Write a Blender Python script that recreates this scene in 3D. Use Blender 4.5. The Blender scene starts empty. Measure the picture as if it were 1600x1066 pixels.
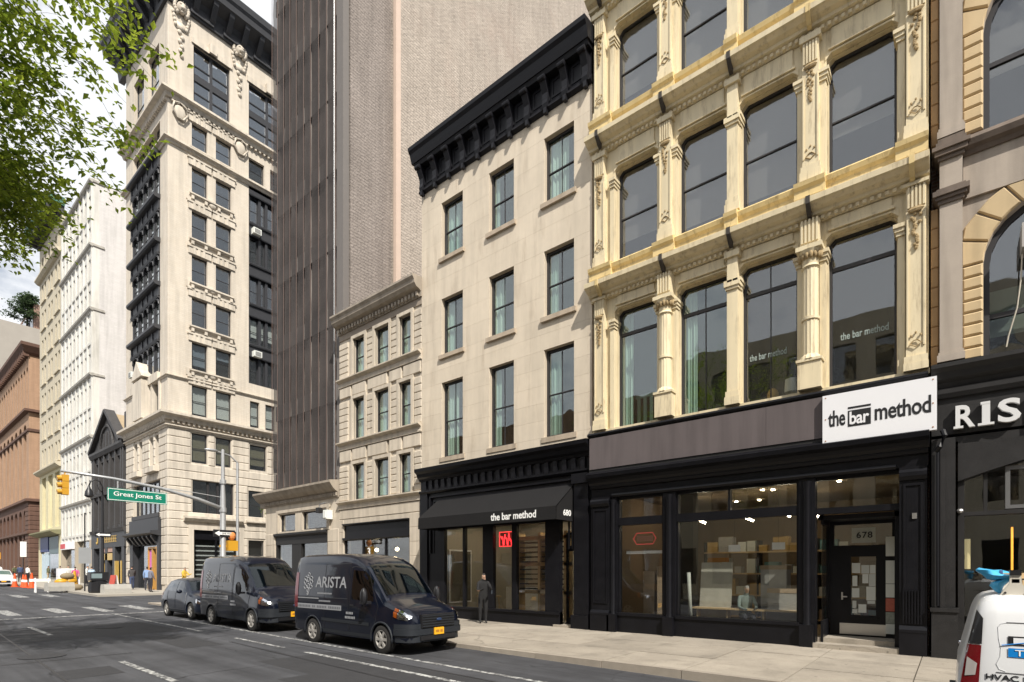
import bpy, bmesh, math, random
from mathutils import Vector, Matrix
R = math.radians
PI = math.pi
random.seed(11)
scene = bpy.context.scene
C = scene.collection

# ---------------------------------------------------------------- camera, sky, sun, exposure
cam = bpy.data.cameras.new('camera')
cam.lens = 18.92; cam.sensor_width = 36.0; cam.sensor_fit = 'HORIZONTAL'
cam.shift_y = 0.225; cam.clip_start = 0.1; cam.clip_end = 3000
camo = bpy.data.objects.new('camera', cam); C.objects.link(camo)
camo.location = (0, 0, 1.9); camo.rotation_euler = (R(90), 0, R(-50.633))
scene.camera = camo

SUN_DIR = Vector((-0.45, -0.735, 0.89)).normalized()       # towards the sun
world = bpy.data.worlds.new('World'); scene.world = world; world.use_nodes = True
wn = world.node_tree.nodes; wl = world.node_tree.links
for n in list(wn): wn.remove(n)
wo = wn.new('ShaderNodeOutputWorld'); wb = wn.new('ShaderNodeBackground')
sky = wn.new('ShaderNodeTexSky'); sky.sky_type = 'NISHITA'; sky.sun_disc = False
sky.sun_elevation = math.asin(SUN_DIR.z); sky.sun_rotation = math.atan2(SUN_DIR.x, SUN_DIR.y)
sky.dust_density = 2.0
tc = wn.new('ShaderNodeTexCoord'); mp = wn.new('ShaderNodeMapping'); mp.inputs['Scale'].default_value = (1.6, 1.6, 3.2)
cn = wn.new('ShaderNodeTexNoise'); cn.inputs['Scale'].default_value = 2.1; cn.inputs['Detail'].default_value = 8; cn.inputs['Roughness'].default_value = 0.58
cr = wn.new('ShaderNodeValToRGB'); cr.color_ramp.elements[0].position = 0.29; cr.color_ramp.elements[1].position = 0.46
mx = wn.new('ShaderNodeMix'); mx.data_type = 'RGBA'
mx.inputs[7].default_value = (9.8, 10.0, 10.3, 1)
wl.new(tc.outputs['Generated'], mp.inputs['Vector']); wl.new(mp.outputs['Vector'], cn.inputs['Vector'])
wl.new(cn.outputs['Fac'], cr.inputs['Fac']); wl.new(cr.outputs['Color'], mx.inputs[0])
wl.new(sky.outputs['Color'], mx.inputs[6]); wl.new(mx.outputs[2], wb.inputs['Color'])
wb.inputs['Strength'].default_value = 0.088
wl.new(wb.outputs['Background'], wo.inputs['Surface'])

sl = bpy.data.lights.new('sun', 'SUN'); sl.energy = 5.0; sl.angle = R(0.55); sl.color = (1.0, 0.945, 0.86)
so = bpy.data.objects.new('sun', sl); C.objects.link(so)
so.rotation_euler = SUN_DIR.to_track_quat('Z', 'Y').to_euler(); so.location = SUN_DIR * 80
vs = scene.view_settings
vs.view_transform = 'Standard'; vs.look = 'None'; vs.exposure = 0.26; vs.gamma = 1.0; vs.use_curve_mapping = False
scene.cycles.max_bounces = 6; scene.cycles.diffuse_bounces = 3; scene.cycles.glossy_bounces = 3
scene.cycles.transparent_max_bounces = 12; scene.cycles.transmission_bounces = 4
scene.cycles.caustics_reflective = False; scene.cycles.caustics_refractive = False

# ---------------------------------------------------------------- materials
MATS = {}
def _principled(name):
    m = bpy.data.materials.new(name); m.use_nodes = True
    return m, m.node_tree.nodes, m.node_tree.links, m.node_tree.nodes['Principled BSDF']
def math_(n, l, op, a, b=None, c=None):
    k = n.new('ShaderNodeMath'); k.operation = op
    for i, v in enumerate((a, b, c)):
        if v is None: continue
        if isinstance(v, (int, float)): k.inputs[i].default_value = v
        else: l.new(v, k.inputs[i])
    return k.outputs[0]
def M(name, col, rough=0.8, var=0.10, ns=3.0, bump=0.0, bs=40.0, metal=0.0, spec=0.5, stain=0.0, rnd=0.0, emit=0.0, coat=0.0, brick=None, grime=None, bdist=0.02):
    if name in MATS: return MATS[name]
    m, n, l, p = _principled(name)
    p.inputs['Roughness'].default_value = rough; p.inputs['Metallic'].default_value = metal
    p.inputs['Specular IOR Level'].default_value = spec
    if coat: p.inputs['Coat Weight'].default_value = coat; p.inputs['Coat Roughness'].default_value = 0.04
    g = n.new('ShaderNodeNewGeometry'); pos = g.outputs['Position']
    t = n.new('ShaderNodeTexNoise'); t.inputs['Scale'].default_value = ns; t.inputs['Detail'].default_value = 7; t.inputs['Roughness'].default_value = 0.62
    l.new(pos, t.inputs['Vector'])
    f = math_(n, l, 'MULTIPLY_ADD', t.outputs['Fac'], 2 * var, 1 - var)
    if stain:
        mpn = n.new('ShaderNodeMapping'); mpn.inputs['Scale'].default_value = (2.6, 2.6, 0.22); l.new(pos, mpn.inputs['Vector'])
        t2 = n.new('ShaderNodeTexNoise'); t2.inputs['Scale'].default_value = 1.3; t2.inputs['Detail'].default_value = 6; l.new(mpn.outputs[0], t2.inputs['Vector'])
        r2 = n.new('ShaderNodeMapRange'); r2.inputs[1].default_value = 0.42; r2.inputs[2].default_value = 0.75; l.new(t2.outputs['Fac'], r2.inputs[0])
        f = math_(n, l, 'MULTIPLY', f, math_(n, l, 'MULTIPLY_ADD', r2.outputs[0], -stain, 1.0))
    if rnd:
        oi = n.new('ShaderNodeObjectInfo')
        f = math_(n, l, 'MULTIPLY', f, math_(n, l, 'MULTIPLY_ADD', oi.outputs['Random'], 2 * rnd, 1 - rnd))
    base = n.new('ShaderNodeRGB'); base.outputs[0].default_value = (*col, 1); src = base.outputs[0]
    bh = None
    if brick:
        bw, bhh, mort, c2, cm = brick
        sx = n.new('ShaderNodeSeparateXYZ'); l.new(pos, sx.inputs[0])
        cb = n.new('ShaderNodeCombineXYZ'); l.new(math_(n, l, 'ADD', sx.outputs[0], sx.outputs[1]), cb.inputs[0]); l.new(sx.outputs[2], cb.inputs[1])
        bt = n.new('ShaderNodeTexBrick'); bt.inputs['Scale'].default_value = 1.0
        bt.inputs['Brick Width'].default_value = bw; bt.inputs['Row Height'].default_value = bhh; bt.inputs['Mortar Size'].default_value = mort
        bt.inputs['Color1'].default_value = (*col, 1); bt.inputs['Color2'].default_value = (*c2, 1); bt.inputs['Mortar'].default_value = (*cm, 1)
        l.new(cb.outputs[0], bt.inputs['Vector']); src = bt.outputs['Color']; bh = bt.outputs['Fac']
    if grime:
        gc, ga, gsc = grime
        mg = n.new('ShaderNodeMapping'); mg.inputs['Scale'].default_value = gsc; l.new(pos, mg.inputs['Vector'])
        t4 = n.new('ShaderNodeTexNoise'); t4.inputs['Scale'].default_value = 1.0; t4.inputs['Detail'].default_value = 9; t4.inputs['Roughness'].default_value = 0.7; l.new(mg.outputs[0], t4.inputs['Vector'])
        r4 = n.new('ShaderNodeMapRange'); r4.inputs[1].default_value = 0.52; r4.inputs[2].default_value = 0.78; r4.inputs[4].default_value = ga; l.new(t4.outputs['Fac'], r4.inputs[0])
        mxg = n.new('ShaderNodeMix'); mxg.data_type = 'RGBA'; mxg.inputs[7].default_value = (*gc, 1); l.new(r4.outputs[0], mxg.inputs[0]); l.new(src, mxg.inputs[6]); src = mxg.outputs[2]
    vm = n.new('ShaderNodeVectorMath'); vm.operation = 'SCALE'; l.new(src, vm.inputs[0]); l.new(f, vm.inputs[3])
    l.new(vm.outputs[0], p.inputs['Base Color'])
    if emit:
        l.new(vm.outputs[0], p.inputs['Emission Color']); p.inputs['Emission Strength'].default_value = emit
    if bump:
        t3 = n.new('ShaderNodeTexNoise'); t3.inputs['Scale'].default_value = bs; t3.inputs['Detail'].default_value = 5; l.new(pos, t3.inputs['Vector'])
        h = t3.outputs['Fac']
        if bh is not None: h = math_(n, l, 'MULTIPLY_ADD', bh, -0.6, h)
        b = n.new('ShaderNodeBump'); b.inputs['Strength'].default_value = bump; b.inputs['Distance'].default_value = bdist
        l.new(h, b.inputs['Height']); l.new(b.outputs[0], p.inputs['Normal'])
        rr = math_(n, l, 'MULTIPLY_ADD', t.outputs['Fac'], 0.24, rough - 0.12); l.new(rr, p.inputs['Roughness'])
    MATS[name] = m
    return m
def GLASS(name, tint=(0.8, 0.85, 0.82), base=0.09, rough=0.012, wob=0.03, ws=1.6):
    if name in MATS: return MATS[name]
    m = bpy.data.materials.new(name); m.use_nodes = True; n = m.node_tree.nodes; l = m.node_tree.links
    for k in list(n): n.remove(k)
    o = n.new('ShaderNodeOutputMaterial'); mixs = n.new('ShaderNodeMixShader')
    tr = n.new('ShaderNodeBsdfTransparent'); tr.inputs[0].default_value = (*tint, 1)
    gl = n.new('ShaderNodeBsdfGlossy'); gl.inputs['Roughness'].default_value = rough; gl.inputs['Color'].default_value = (0.95, 0.97, 1.0, 1)
    lw = n.new('ShaderNodeLayerWeight'); lw.inputs[0].default_value = 0.5
    f = math_(n, l, 'POWER', lw.outputs['Facing'], 4.0); f = math_(n, l, 'MULTIPLY_ADD', f, 1 - base, base)
    l.new(f, mixs.inputs[0]); l.new(tr.outputs[0], mixs.inputs[1]); l.new(gl.outputs[0], mixs.inputs[2]); l.new(mixs.outputs[0], o.inputs[0])
    g = n.new('ShaderNodeNewGeometry'); t = n.new('ShaderNodeTexNoise'); t.inputs['Scale'].default_value = ws; t.inputs['Detail'].default_value = 1.0
    l.new(g.outputs['Position'], t.inputs['Vector']); b = n.new('ShaderNodeBump'); b.inputs['Strength'].default_value = wob; b.inputs['Distance'].default_value = 0.1
    l.new(t.outputs['Fac'], b.inputs['Height']); l.new(b.outputs[0], gl.inputs['Normal'])
    MATS[name] = m
    return m
def LEAF(name, c1, c2):
    m, n, l, p = _principled(name)
    g = n.new('ShaderNodeNewGeometry'); t = n.new('ShaderNodeTexNoise'); t.inputs['Scale'].default_value = 1.1; t.inputs['Detail'].default_value = 4
    l.new(g.outputs['Position'], t.inputs['Vector'])
    a = math_(n, l, 'ADD', math_(n, l, 'MULTIPLY', t.outputs['Fac'], 0.7), math_(n, l, 'MULTIPLY', g.outputs['Random Per Island'], 0.5))
    rr = n.new('ShaderNodeMapRange'); rr.inputs[1].default_value = 0.25; rr.inputs[2].default_value = 0.95; l.new(a, rr.inputs[0])
    mix = n.new('ShaderNodeMix'); mix.data_type = 'RGBA'; mix.inputs[6].default_value = (*c1, 1); mix.inputs[7].default_value = (*c2, 1); l.new(rr.outputs[0], mix.inputs[0])
    l.new(mix.outputs[2], p.inputs['Base Color']); p.inputs['Roughness'].default_value = 0.55
    tl = n.new('ShaderNodeBsdfTranslucent'); l.new(mix.outputs[2], tl.inputs['Color'])
    ms = n.new('ShaderNodeMixShader'); ms.inputs[0].default_value = 0.58
    l.new(p.outputs[0], ms.inputs[1]); l.new(tl.outputs[0], ms.inputs[2]); l.new(ms.outputs[0], n['Material Output'].inputs[0])
    MATS[name] = m
    return m
def GROUND(name, col, cracks=0.0, dots=0.0, streak=0.0, var=0.3, bump=0.3, rnd=0.0):
    """worn paving: mottling, hairline cracks, gum spots, tyre-polished streaks along the street"""
    m, n, l, p = _principled(name); g = n.new('ShaderNodeNewGeometry'); pos = g.outputs['Position']
    def noise(sc, det, mapping=None, rough=0.65):
        t = n.new('ShaderNodeTexNoise'); t.inputs['Scale'].default_value = sc; t.inputs['Detail'].default_value = det; t.inputs['Roughness'].default_value = rough
        if mapping:
            k = n.new('ShaderNodeMapping'); k.inputs['Scale'].default_value = mapping; l.new(pos, k.inputs['Vector']); l.new(k.outputs[0], t.inputs['Vector'])
        else: l.new(pos, t.inputs['Vector'])
        return t.outputs['Fac']
    def rng(v, a, b, c, d):
        k = n.new('ShaderNodeMapRange'); k.inputs[1].default_value = a; k.inputs[2].default_value = b; k.inputs[3].default_value = c; k.inputs[4].default_value = d; l.new(v, k.inputs[0]); return k.outputs[0]
    f = rng(noise(0.7, 9), 0.25, 0.75, 1-var, 1+var); f = math_(n, l, 'MULTIPLY', f, rng(noise(60, 3), 0.3, 0.7, 0.86, 1.14))
    if streak: f = math_(n, l, 'MULTIPLY', f, rng(noise(1.0, 5, (1.7, 0.07, 1)), 0.35, 0.68, 1-streak, 1+streak))
    if cracks:
        dv = n.new('ShaderNodeVectorMath'); dv.operation = 'MULTIPLY_ADD'; tn = n.new('ShaderNodeTexNoise'); tn.inputs['Scale'].default_value = 1.3; l.new(pos, tn.inputs['Vector'])
        l.new(tn.outputs['Color'], dv.inputs[0]); dv.inputs[1].default_value = (0.9, 0.9, 0); l.new(pos, dv.inputs[2])
        v = n.new('ShaderNodeTexVoronoi'); v.feature = 'DISTANCE_TO_EDGE'; v.inputs['Scale'].default_value = 0.33; l.new(dv.outputs[0], v.inputs['Vector'])
        ck = rng(v.outputs['Distance'], 0.0, 0.009, 1.0, 0.0); ck = math_(n, l, 'MULTIPLY', ck, rng(noise(0.35, 3), 0.45, 0.6, 0.0, 1.0)); f = math_(n, l, 'MULTIPLY', f, math_(n, l, 'MULTIPLY_ADD', ck, -cracks, 1.0))
    if dots:
        v = n.new('ShaderNodeTexVoronoi'); v.inputs['Scale'].default_value = 3.2; l.new(pos, v.inputs['Vector']); sp = n.new('ShaderNodeSeparateColor'); l.new(v.outputs['Color'], sp.inputs[0])
        dk_ = math_(n, l, 'MULTIPLY', rng(v.outputs['Distance'], 0.08, 0.11, 1.0, 0.0), rng(sp.outputs[0], 0.55, 0.6, 0.0, 1.0)); f = math_(n, l, 'MULTIPLY', f, math_(n, l, 'MULTIPLY_ADD', dk_, -dots, 1.0))
        f = math_(n, l, 'MULTIPLY', f, rng(noise(1.9, 8), 0.5, 0.72, 1.0, 0.74))
    if rnd:
        oi = n.new('ShaderNodeObjectInfo'); f = math_(n, l, 'MULTIPLY', f, math_(n, l, 'MULTIPLY_ADD', oi.outputs['Random'], 2*rnd, 1-rnd))
    vm = n.new('ShaderNodeVectorMath'); vm.operation = 'SCALE'; vm.inputs[0].default_value = col; l.new(f, vm.inputs[3]); l.new(vm.outputs[0], p.inputs['Base Color'])
    p.inputs['Roughness'].default_value = 0.85; p.inputs['Specular IOR Level'].default_value = 0.3
    b = n.new('ShaderNodeBump'); b.inputs['Strength'].default_value = bump; b.inputs['Distance'].default_value = 0.02; l.new(noise(110, 4), b.inputs['Height']); l.new(b.outputs[0], p.inputs['Normal'])
    MATS[name] = m
    return m
def PAINTLINE():
    m, n, l, p = _principled('road paint')
    g = n.new('ShaderNodeNewGeometry'); t = n.new('ShaderNodeTexNoise'); t.inputs['Scale'].default_value = 9; t.inputs['Detail'].default_value = 8; t.inputs['Roughness'].default_value = 0.75
    l.new(g.outputs['Position'], t.inputs['Vector']); r = n.new('ShaderNodeValToRGB')
    r.color_ramp.elements[0].position = 0.44; r.color_ramp.elements[0].color = (0.07, 0.07, 0.073, 1); r.color_ramp.elements[1].position = 0.60; r.color_ramp.elements[1].color = (0.52, 0.52, 0.50, 1)
    l.new(t.outputs['Fac'], r.inputs[0]); l.new(r.outputs[0], p.inputs['Base Color']); p.inputs['Roughness'].default_value = 0.75
    MATS['road paint'] = m
    return m

# ---------------------------------------------------------------- mesh helpers
class MB:
    def __init__(s): s.v = []; s.f = []; s.m = []; s.cur = 0
    def add(s, vs, fs):
        b = len(s.v); s.v += [tuple(v) for v in vs]
        for f in fs: s.f.append(tuple(b + i for i in f)); s.m.append(s.cur)
        return s
    def box(s, x0, x1, y0, y1, z0, z1):
        return s.add([(x0,y0,z0),(x1,y0,z0),(x1,y1,z0),(x0,y1,z0),(x0,y0,z1),(x1,y0,z1),(x1,y1,z1),(x0,y1,z1)],
                     [(0,3,2,1),(4,5,6,7),(0,1,5,4),(1,2,6,5),(2,3,7,6),(3,0,4,7)])
    def extr(s, a, b):                       # two rings of equal length -> closed prism
        n = len(a)
        return s.add(list(a) + list(b), [tuple(range(n))[::-1], tuple(range(n, 2*n))] + [(i, (i+1) % n, n + (i+1) % n, n + i) for i in range(n)])
    def prof(s, poly, x0, x1):               # (y, z) profile run along x
        return s.extr([(x0, y, z) for y, z in poly], [(x1, y, z) for y, z in poly])
    def plate(s, poly, y0, y1):              # (x, z) outline with thickness in y
        return s.extr([(x, y0, z) for x, z in poly], [(x, y1, z) for x, z in poly])
    def slab(s, poly, z0, z1):               # (x, y) outline with thickness in z
        return s.extr([(x, y, z0) for x, y in poly], [(x, y, z1) for x, y in poly])
    def lathe(s, c, pr, n=12, axis='z', flute=0.0, cap=True):
        rings = []
        for r, h in pr:
            ring = []
            for i in range(n):
                a = 2*PI*i/n; rr = r*(1 - (flute if i % 2 else 0))
                p = (rr*math.cos(a), rr*math.sin(a), h)
                if axis == 'y': p = (p[0], p[2], p[1])
                if axis == 'x': p = (p[2], p[0], p[1])
                ring.append((c[0]+p[0], c[1]+p[1], c[2]+p[2]))
            rings.append(ring)
        return s.rings(rings, cap)
    def rings(s, rings, cap=True):
        n = len(rings[0]); vs = [p for r in rings for p in r]; fs = []
        for k in range(len(rings)-1):
            for i in range(n):
                j = (i+1) % n
                fs.append((k*n+i, k*n+j, (k+1)*n+j, (k+1)*n+i))
        if cap: fs += [tuple(range(n))[::-1], tuple(range((len(rings)-1)*n, len(rings)*n))]
        return s.add(vs, fs)
    def tube(s, pts, r, n=6):
        pts = [Vector(p) for p in pts]; rs = r if isinstance(r, (list, tuple)) else [r]*len(pts); rings = []
        up = Vector((0.13, 0.21, 0.97))
        for i, p in enumerate(pts):
            d = (pts[min(i+1, len(pts)-1)] - pts[max(i-1, 0)])
            if d.length < 1e-7: d = Vector((0,0,1))
            d.normalize(); a = d.cross(up)
            if a.length < 0.05: a = d.cross(Vector((1,0,0)))
            a.normalize(); b = d.cross(a)
            rings.append([p + (a*math.cos(2*PI*k/n) + b*math.sin(2*PI*k/n))*rs[i] for k in range(n)])
        return s.rings(rings)
    def ball(s, c, r, n=8, m=5):
        r = r if isinstance(r, (list, tuple)) else (r, r, r)
        rings = []
        for j in range(m+1):
            t = PI*(0.02 + 0.96*j/m) - PI/2
            rings.append([(c[0]+r[0]*math.cos(t)*math.cos(2*PI*i/n), c[1]+r[1]*math.cos(t)*math.sin(2*PI*i/n), c[2]+r[2]*math.sin(t)) for i in range(n)])
        return s.rings(rings)
    def cells(s, x0, x1, z0, z1, y0, y1, ops):   # a wall slab with rectangular openings
        xs = sorted({x0, x1, *[min(max(o[i], x0), x1) for o in ops for i in (0, 1)]})
        for a, b in zip(xs, xs[1:]):
            if b - a < 1e-4: continue
            cuts = sorted([(max(o[2], z0), min(o[3], z1)) for o in ops if o[0] < (a+b)/2 < o[1] and o[3] > z0 and o[2] < z1]); z = z0
            for c0, c1 in cuts:
                if c0 - z > 1e-4: s.box(a, b, y0, y1, z, c0)
                z = max(z, c1)
            if z1 - z > 1e-4: s.box(a, b, y0, y1, z, z1)
        return s
    def mesh(s, name, mat, smooth=False, fix=True):
        me = bpy.data.meshes.new(name); me.from_pydata(s.v, [], s.f)
        for k in (mat if isinstance(mat, (list, tuple)) else [mat]): me.materials.append(k)
        if any(s.m): me.polygons.foreach_set('material_index', s.m)
        if fix:
            bm = bmesh.new(); bm.from_mesh(me); bmesh.ops.recalc_face_normals(bm, faces=bm.faces); bm.to_mesh(me); bm.free()
        if smooth:
            me.shade_smooth()
            if smooth is not True: me.set_sharp_from_angle(angle=R(smooth))
        me.update()
        return me
    def build(s, name, mat, parent=None, loc=(0,0,0), smooth=False, kind=None, fix=True):
        return obj(name, s.mesh(name, mat, smooth, fix), parent, loc, kind)
def obj(name, me, parent=None, loc=(0,0,0), kind=None):
    o = bpy.data.objects.new(name, me); C.objects.link(o); o.location = loc
    if parent is not None: o.parent = parent
    if kind: o['kind'] = kind
    return o
def tag(o, label, cat, group=None, kind=None):
    o['label'] = label; o['category'] = cat
    if group: o['group'] = group
    if kind: o['kind'] = kind
    return o
def thing(name, label, cat, loc=(0,0,0), rz=0, group=None):
    o = bpy.data.objects.new(name, None); C.objects.link(o); o.empty_display_size = 0.2
    o.location = loc; o.rotation_euler = (0, 0, rz)
    return tag(o, label, cat, group)
_unit = {}
def block(parent, name, mat, x0, x1, y0, y1, z0, z1):     # a plain stone or board: shared unit mesh, own scale
    if mat.name not in _unit: _unit[mat.name] = MB().box(-.5,.5,-.5,.5,-.5,.5).mesh('block', mat, fix=False)
    o = obj(name, _unit[mat.name], parent, ((x0+x1)/2, (y0+y1)/2, (z0+z1)/2)); o.scale = (x1-x0, y1-y0, z1-z0)
    return o
_unitc = {}
def rblock(parent, name, mat, x0, x1, yf, yb, z0, z1, ch=0.03, g=0.004):     # stone with chamfered (rusticated) face
    k = (mat.name, round(x1-x0, 3), round(z1-z0, 3), yf, yb, ch)
    if k not in _unitc:
        w, h = x1-x0-2*g, z1-z0-2*g
        a = [(0,yb,0),(w,yb,0),(w,yb,h),(0,yb,h)]; b = [(0,yf+ch,0),(w,yf+ch,0),(w,yf+ch,h),(0,yf+ch,h)]; c = [(ch,yf,ch),(w-ch,yf,ch),(w-ch,yf,h-ch),(ch,yf,h-ch)]
        _unitc[k] = MB().rings([a, b, c]).mesh('stone', mat)
    return obj(name, _unitc[k], parent, (x0+g, 0, z0+g))
def ashlar(parent, name, mat, x0, x1, z0, z1, ops, course, blen, yf, yb, gap=0.006, rust=0.0):
    zs = sorted({z0, z1, *[z for o in ops for z in (o[2], o[3]) if z0 < z < z1]}); row = 0
    for a, b in zip(zs, zs[1:]):
        n = max(1, round((b-a)/course)); h = (b-a)/n
        for k in range(n):
            za, zb = a + k*h, a + (k+1)*h; zc = (za+zb)/2; row += 1
            cuts = sorted((o[0], o[1]) for o in ops if o[2] < zc < o[3]); x = x0; segs = []
            for c0, c1 in cuts:
                if c0 - x > 0.02: segs.append((x, c0))
                x = max(x, c1)
            if x1 - x > 0.02: segs.append((x, x1))
            for s0, s1 in segs:
                w = s1 - s0; m = max(1, round(w/blen)); e = [s0 + w*i/m for i in range(m+1)]
                if m > 1 and row % 2: e = [s0] + [s0 + w*(i+0.5)/m for i in range(m)] + [s1]
                for p, q in zip(e, e[1:]):
                    if rust: rblock(parent, name, mat, p, q, yf, yb, za, zb, rust, gap/2)
                    else: block(parent, name, mat, p+gap/2, q-gap/2, yf, yb, za+gap/2, zb-gap/2)
_wc = {}
def window(parent, x0, x1, z0, z1, y, fm, gm, fw=0.06, dep=0.09, mid=0.5, vm=0, cham=0.0, name='window', lean=0.0, curtain=None, shade=None, cm=None, tb=None):
    """hung window: frame with sash rails, an upper and a lower pane, optional curtain or blind; meshes shared between alike windows"""
    w, h = x1-x0, z1-z0; k = (round(w,3), round(h,3), fm.name, gm.name, fw, dep, mid, vm, cham, tb)
    if k not in _wc:
        c = cham; out = [(0,0),(w,0),(w,h-c),(w-c,h),(c,h),(0,h-c)] if c else [(0,0),(w,0),(w,h),(0,h)]
        c2 = max(c - fw*0.6, 0) if c else 0
        inn = [(fw,fw),(w-fw,fw),(w-fw,h-fw-c2),(w-fw-c2,h-fw),(fw+c2,h-fw),(fw,h-fw-c2)] if c else [(fw,fw),(w-fw,fw),(w-fw,h-fw),(fw,h-fw)]
        n = len(out); v = []
        for yy in (0, dep): v += [(a, yy, b) for a, b in out] + [(a, yy, b) for a, b in inn]
        f = []
        for i in range(n):
            j = (i+1) % n
            f += [(i, j, n+j, n+i), (2*n+i, 3*n+i, 3*n+j, 2*n+j), (n+i, n+j, 3*n+j, 3*n+i), (i, 2*n+i, 2*n+j, j)]
        fr = MB().add(v, f).mesh('window_frame', fm)
        zm = h*mid; t = tb or 0.035
        sa = MB().box(fw, w-fw, 0.02, dep-0.01, zm-t/2, zm+t/2)
        for i in range(vm):
            xx = fw + (w-2*fw)*(i+1)/(vm+1); sa.box(xx-0.012, xx+0.012, 0.028, 0.055, zm+t/2, h-fw); sa.box(xx-0.012, xx+0.012, 0.036, 0.063, fw, zm-t/2)
        sam = sa.mesh('sash', fm)
        low = MB().box(fw, w-fw, 0.05, 0.058, fw, zm-t/2).mesh('pane', gm)
        up = [(fw, zm+t/2), (w-fw, zm+t/2)] + ([(w-fw,h-fw-c2),(w-fw-c2,h-fw),(fw+c2,h-fw),(fw,h-fw-c2)] if c else [(w-fw,h-fw),(fw,h-fw)])
        upm = MB().plate(up, 0.04, 0.048).mesh('pane', gm)
        _wc[k] = (fr, sam, low, upm)
    fr, sam, low, upm = _wc[k]
    o = obj(name, fr, parent, (x0, y, z0)); obj('sash', sam, o); obj('pane', low, o); obj('pane', upm, o)
    if curtain:                               # (from fraction, to fraction) of the width, gathered folds
        mb = MB(); a, b = w*curtain[0], w*curtain[1]; nn = 22; cols = []
        for i in range(nn+1):
            t = i/nn; cols.append((a + (b-a)*t, 0.15 + 0.03*math.sin(t*31 + x0*7) + 0.02*math.sin(t*13 + z0)))
        for (xa, ya), (xb, yb) in zip(cols, cols[1:]): mb.add([(xa,ya,0.03),(xb,yb,0.03),(xb,yb,h-0.04),(xa,ya,h-0.04)], [(0,1,2,3)])
        mb.build('curtain', cm, o, smooth=True, fix=False)
    if shade:
        MB().box(fw*0.5, w-fw*0.5, 0.13, 0.135, h*(1-shade), h-fw*0.5).build('roller_shade', cm, o)
    return o
def evaluated(obs):
    """mesh of each temporary object after its modifiers or text layout; the temporary objects are removed"""
    for o in obs: C.objects.link(o)
    dg = bpy.context.evaluated_depsgraph_get(); out = []
    for o in obs: out.append(bpy.data.meshes.new_from_object(o.evaluated_get(dg)))
    for o in obs: bpy.data.objects.remove(o, do_unlink=True)
    return out

# ---------------------------------------------------------------- lettering meshes, made once
def text_objs(specs):
    obs = []
    for s, size, ext, off, shear, sx in specs:
        cu = bpy.data.curves.new('lettering', 'FONT'); cu.body = s; cu.size = size; cu.extrude = ext; cu.offset = off; cu.shear = shear
        cu.align_x = 'LEFT'; cu.resolution_u = 3; cu.space_character = sx
        obs.append(bpy.data.objects.new('lettering', cu))
    return evaluated(obs)
_T = ['arista', 'bar_the', 'bar_bar', 'bar_method', 'awn', 'awn_num', 'n678', 'R', 'one', 'S', 'T', 'street', 'hvac', 'ti', 'oneway', 'three', 'deal']
_S = [('ARISTA', 0.36, 0.002, 0.004, 0, 1.0), ('the', 0.5, 0.004, 0.009, 0, 0.95), ('bar', 0.5, 0.004, 0.011, 0, 0.95), ('method', 0.5, 0.004, 0.009, 0, 0.95),
      ('the bar method', 0.30, 0.004, 0.006, 0, 1.0), ('680', 0.22, 0.004, 0.004, 0, 1.0), ('678', 0.24, 0.003, 0.003, 0, 1.1),
      ('R', 0.62, 0.05, 0.014, 0, 1.0), ('I', 0.62, 0.05, 0.014, 0, 1.0), ('S', 0.62, 0.05, 0.014, 0, 1.0), ('T', 0.62, 0.05, 0.014, 0, 1.0),
      ('Great Jones St', 0.26, 0.003, 0.002, 0, 1.0), ('HVAC INS', 0.080, 0.0015, 0.001, 0, 1.0), ('TI', 0.085, 0.0015, 0.0, 0, 1.1),
      ('ONE WAY', 0.13, 0.002, 0.002, 0, 1.0), ('3', 0.34, 0.004, 0.006, 0, 1.0), ('the bar method', 0.24, 0.002, 0.003, 0, 1.0)]
TXT = dict(zip(_T, text_objs(_S)))
TXW = {k: (min(v.co.x for v in m.vertices), max(v.co.x for v in m.vertices), min(v.co.y for v in m.vertices), max(v.co.y for v in m.vertices)) for k, m in TXT.items()}
def letter(key, mat, parent, x, y, z, width=None, height=None, rot=None, name='lettering', flip=False):
    """lower left corner of the ink at (x, y, z), fitted to width and height; default faces -y"""
    me = TXT[key].copy(); me.materials.clear(); me.materials.append(mat)
    a, b, c, d = TXW[key]; sx = (width/(b-a)) if width else 1; sy = (height/(d-c)) if height else sx
    if not width: sx = sy
    for v in me.vertices: v.co.x = (v.co.x - a)*sx; v.co.y = (v.co.y - c)*sy
    o = obj(name, me, parent, (x, y, z)); o.rotation_euler = rot or (R(90), 0, 0)
    if flip: o.scale = (-1, 1, 1)
    return o

# ---------------------------------------------------------------- palette
asphalt = GROUND('asphalt', (0.063, 0.064, 0.070), cracks=0.85, streak=0.32, var=0.34, bump=0.35)
asph2 = M('asphalt patch', (0.042, 0.042, 0.045), 0.8, var=0.25, ns=2.0, bump=0.3, bs=120, spec=0.3)
tar = M('tar seam', (0.018, 0.018, 0.02), 0.5, var=0.2)
paint = PAINTLINE()
concrete = GROUND('sidewalk concrete', (0.315, 0.278, 0.228), cracks=0.3, dots=0.42, var=0.22, bump=0.2, rnd=0.11)
kerbm = M('kerb stone', (0.33, 0.29, 0.24), 0.85, var=0.25, ns=3, bump=0.3, bs=50, rnd=0.12, spec=0.25)
lime = M('limestone', (0.645, 0.56, 0.445), 0.8, var=0.14, ns=1.3, bump=0.10, bs=60, stain=0.13, rnd=0.03, spec=0.25, grime=((0.34, 0.26, 0.18), 0.5, (3, 3, 0.5)))
limeb = M('limestone joint', (0.53, 0.455, 0.355), 0.9, var=0.1)
sill_m = M('limestone sill', (0.46, 0.38, 0.29), 0.8, var=0.18, ns=4, bump=0.15, stain=0.3, spec=0.25)
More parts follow.
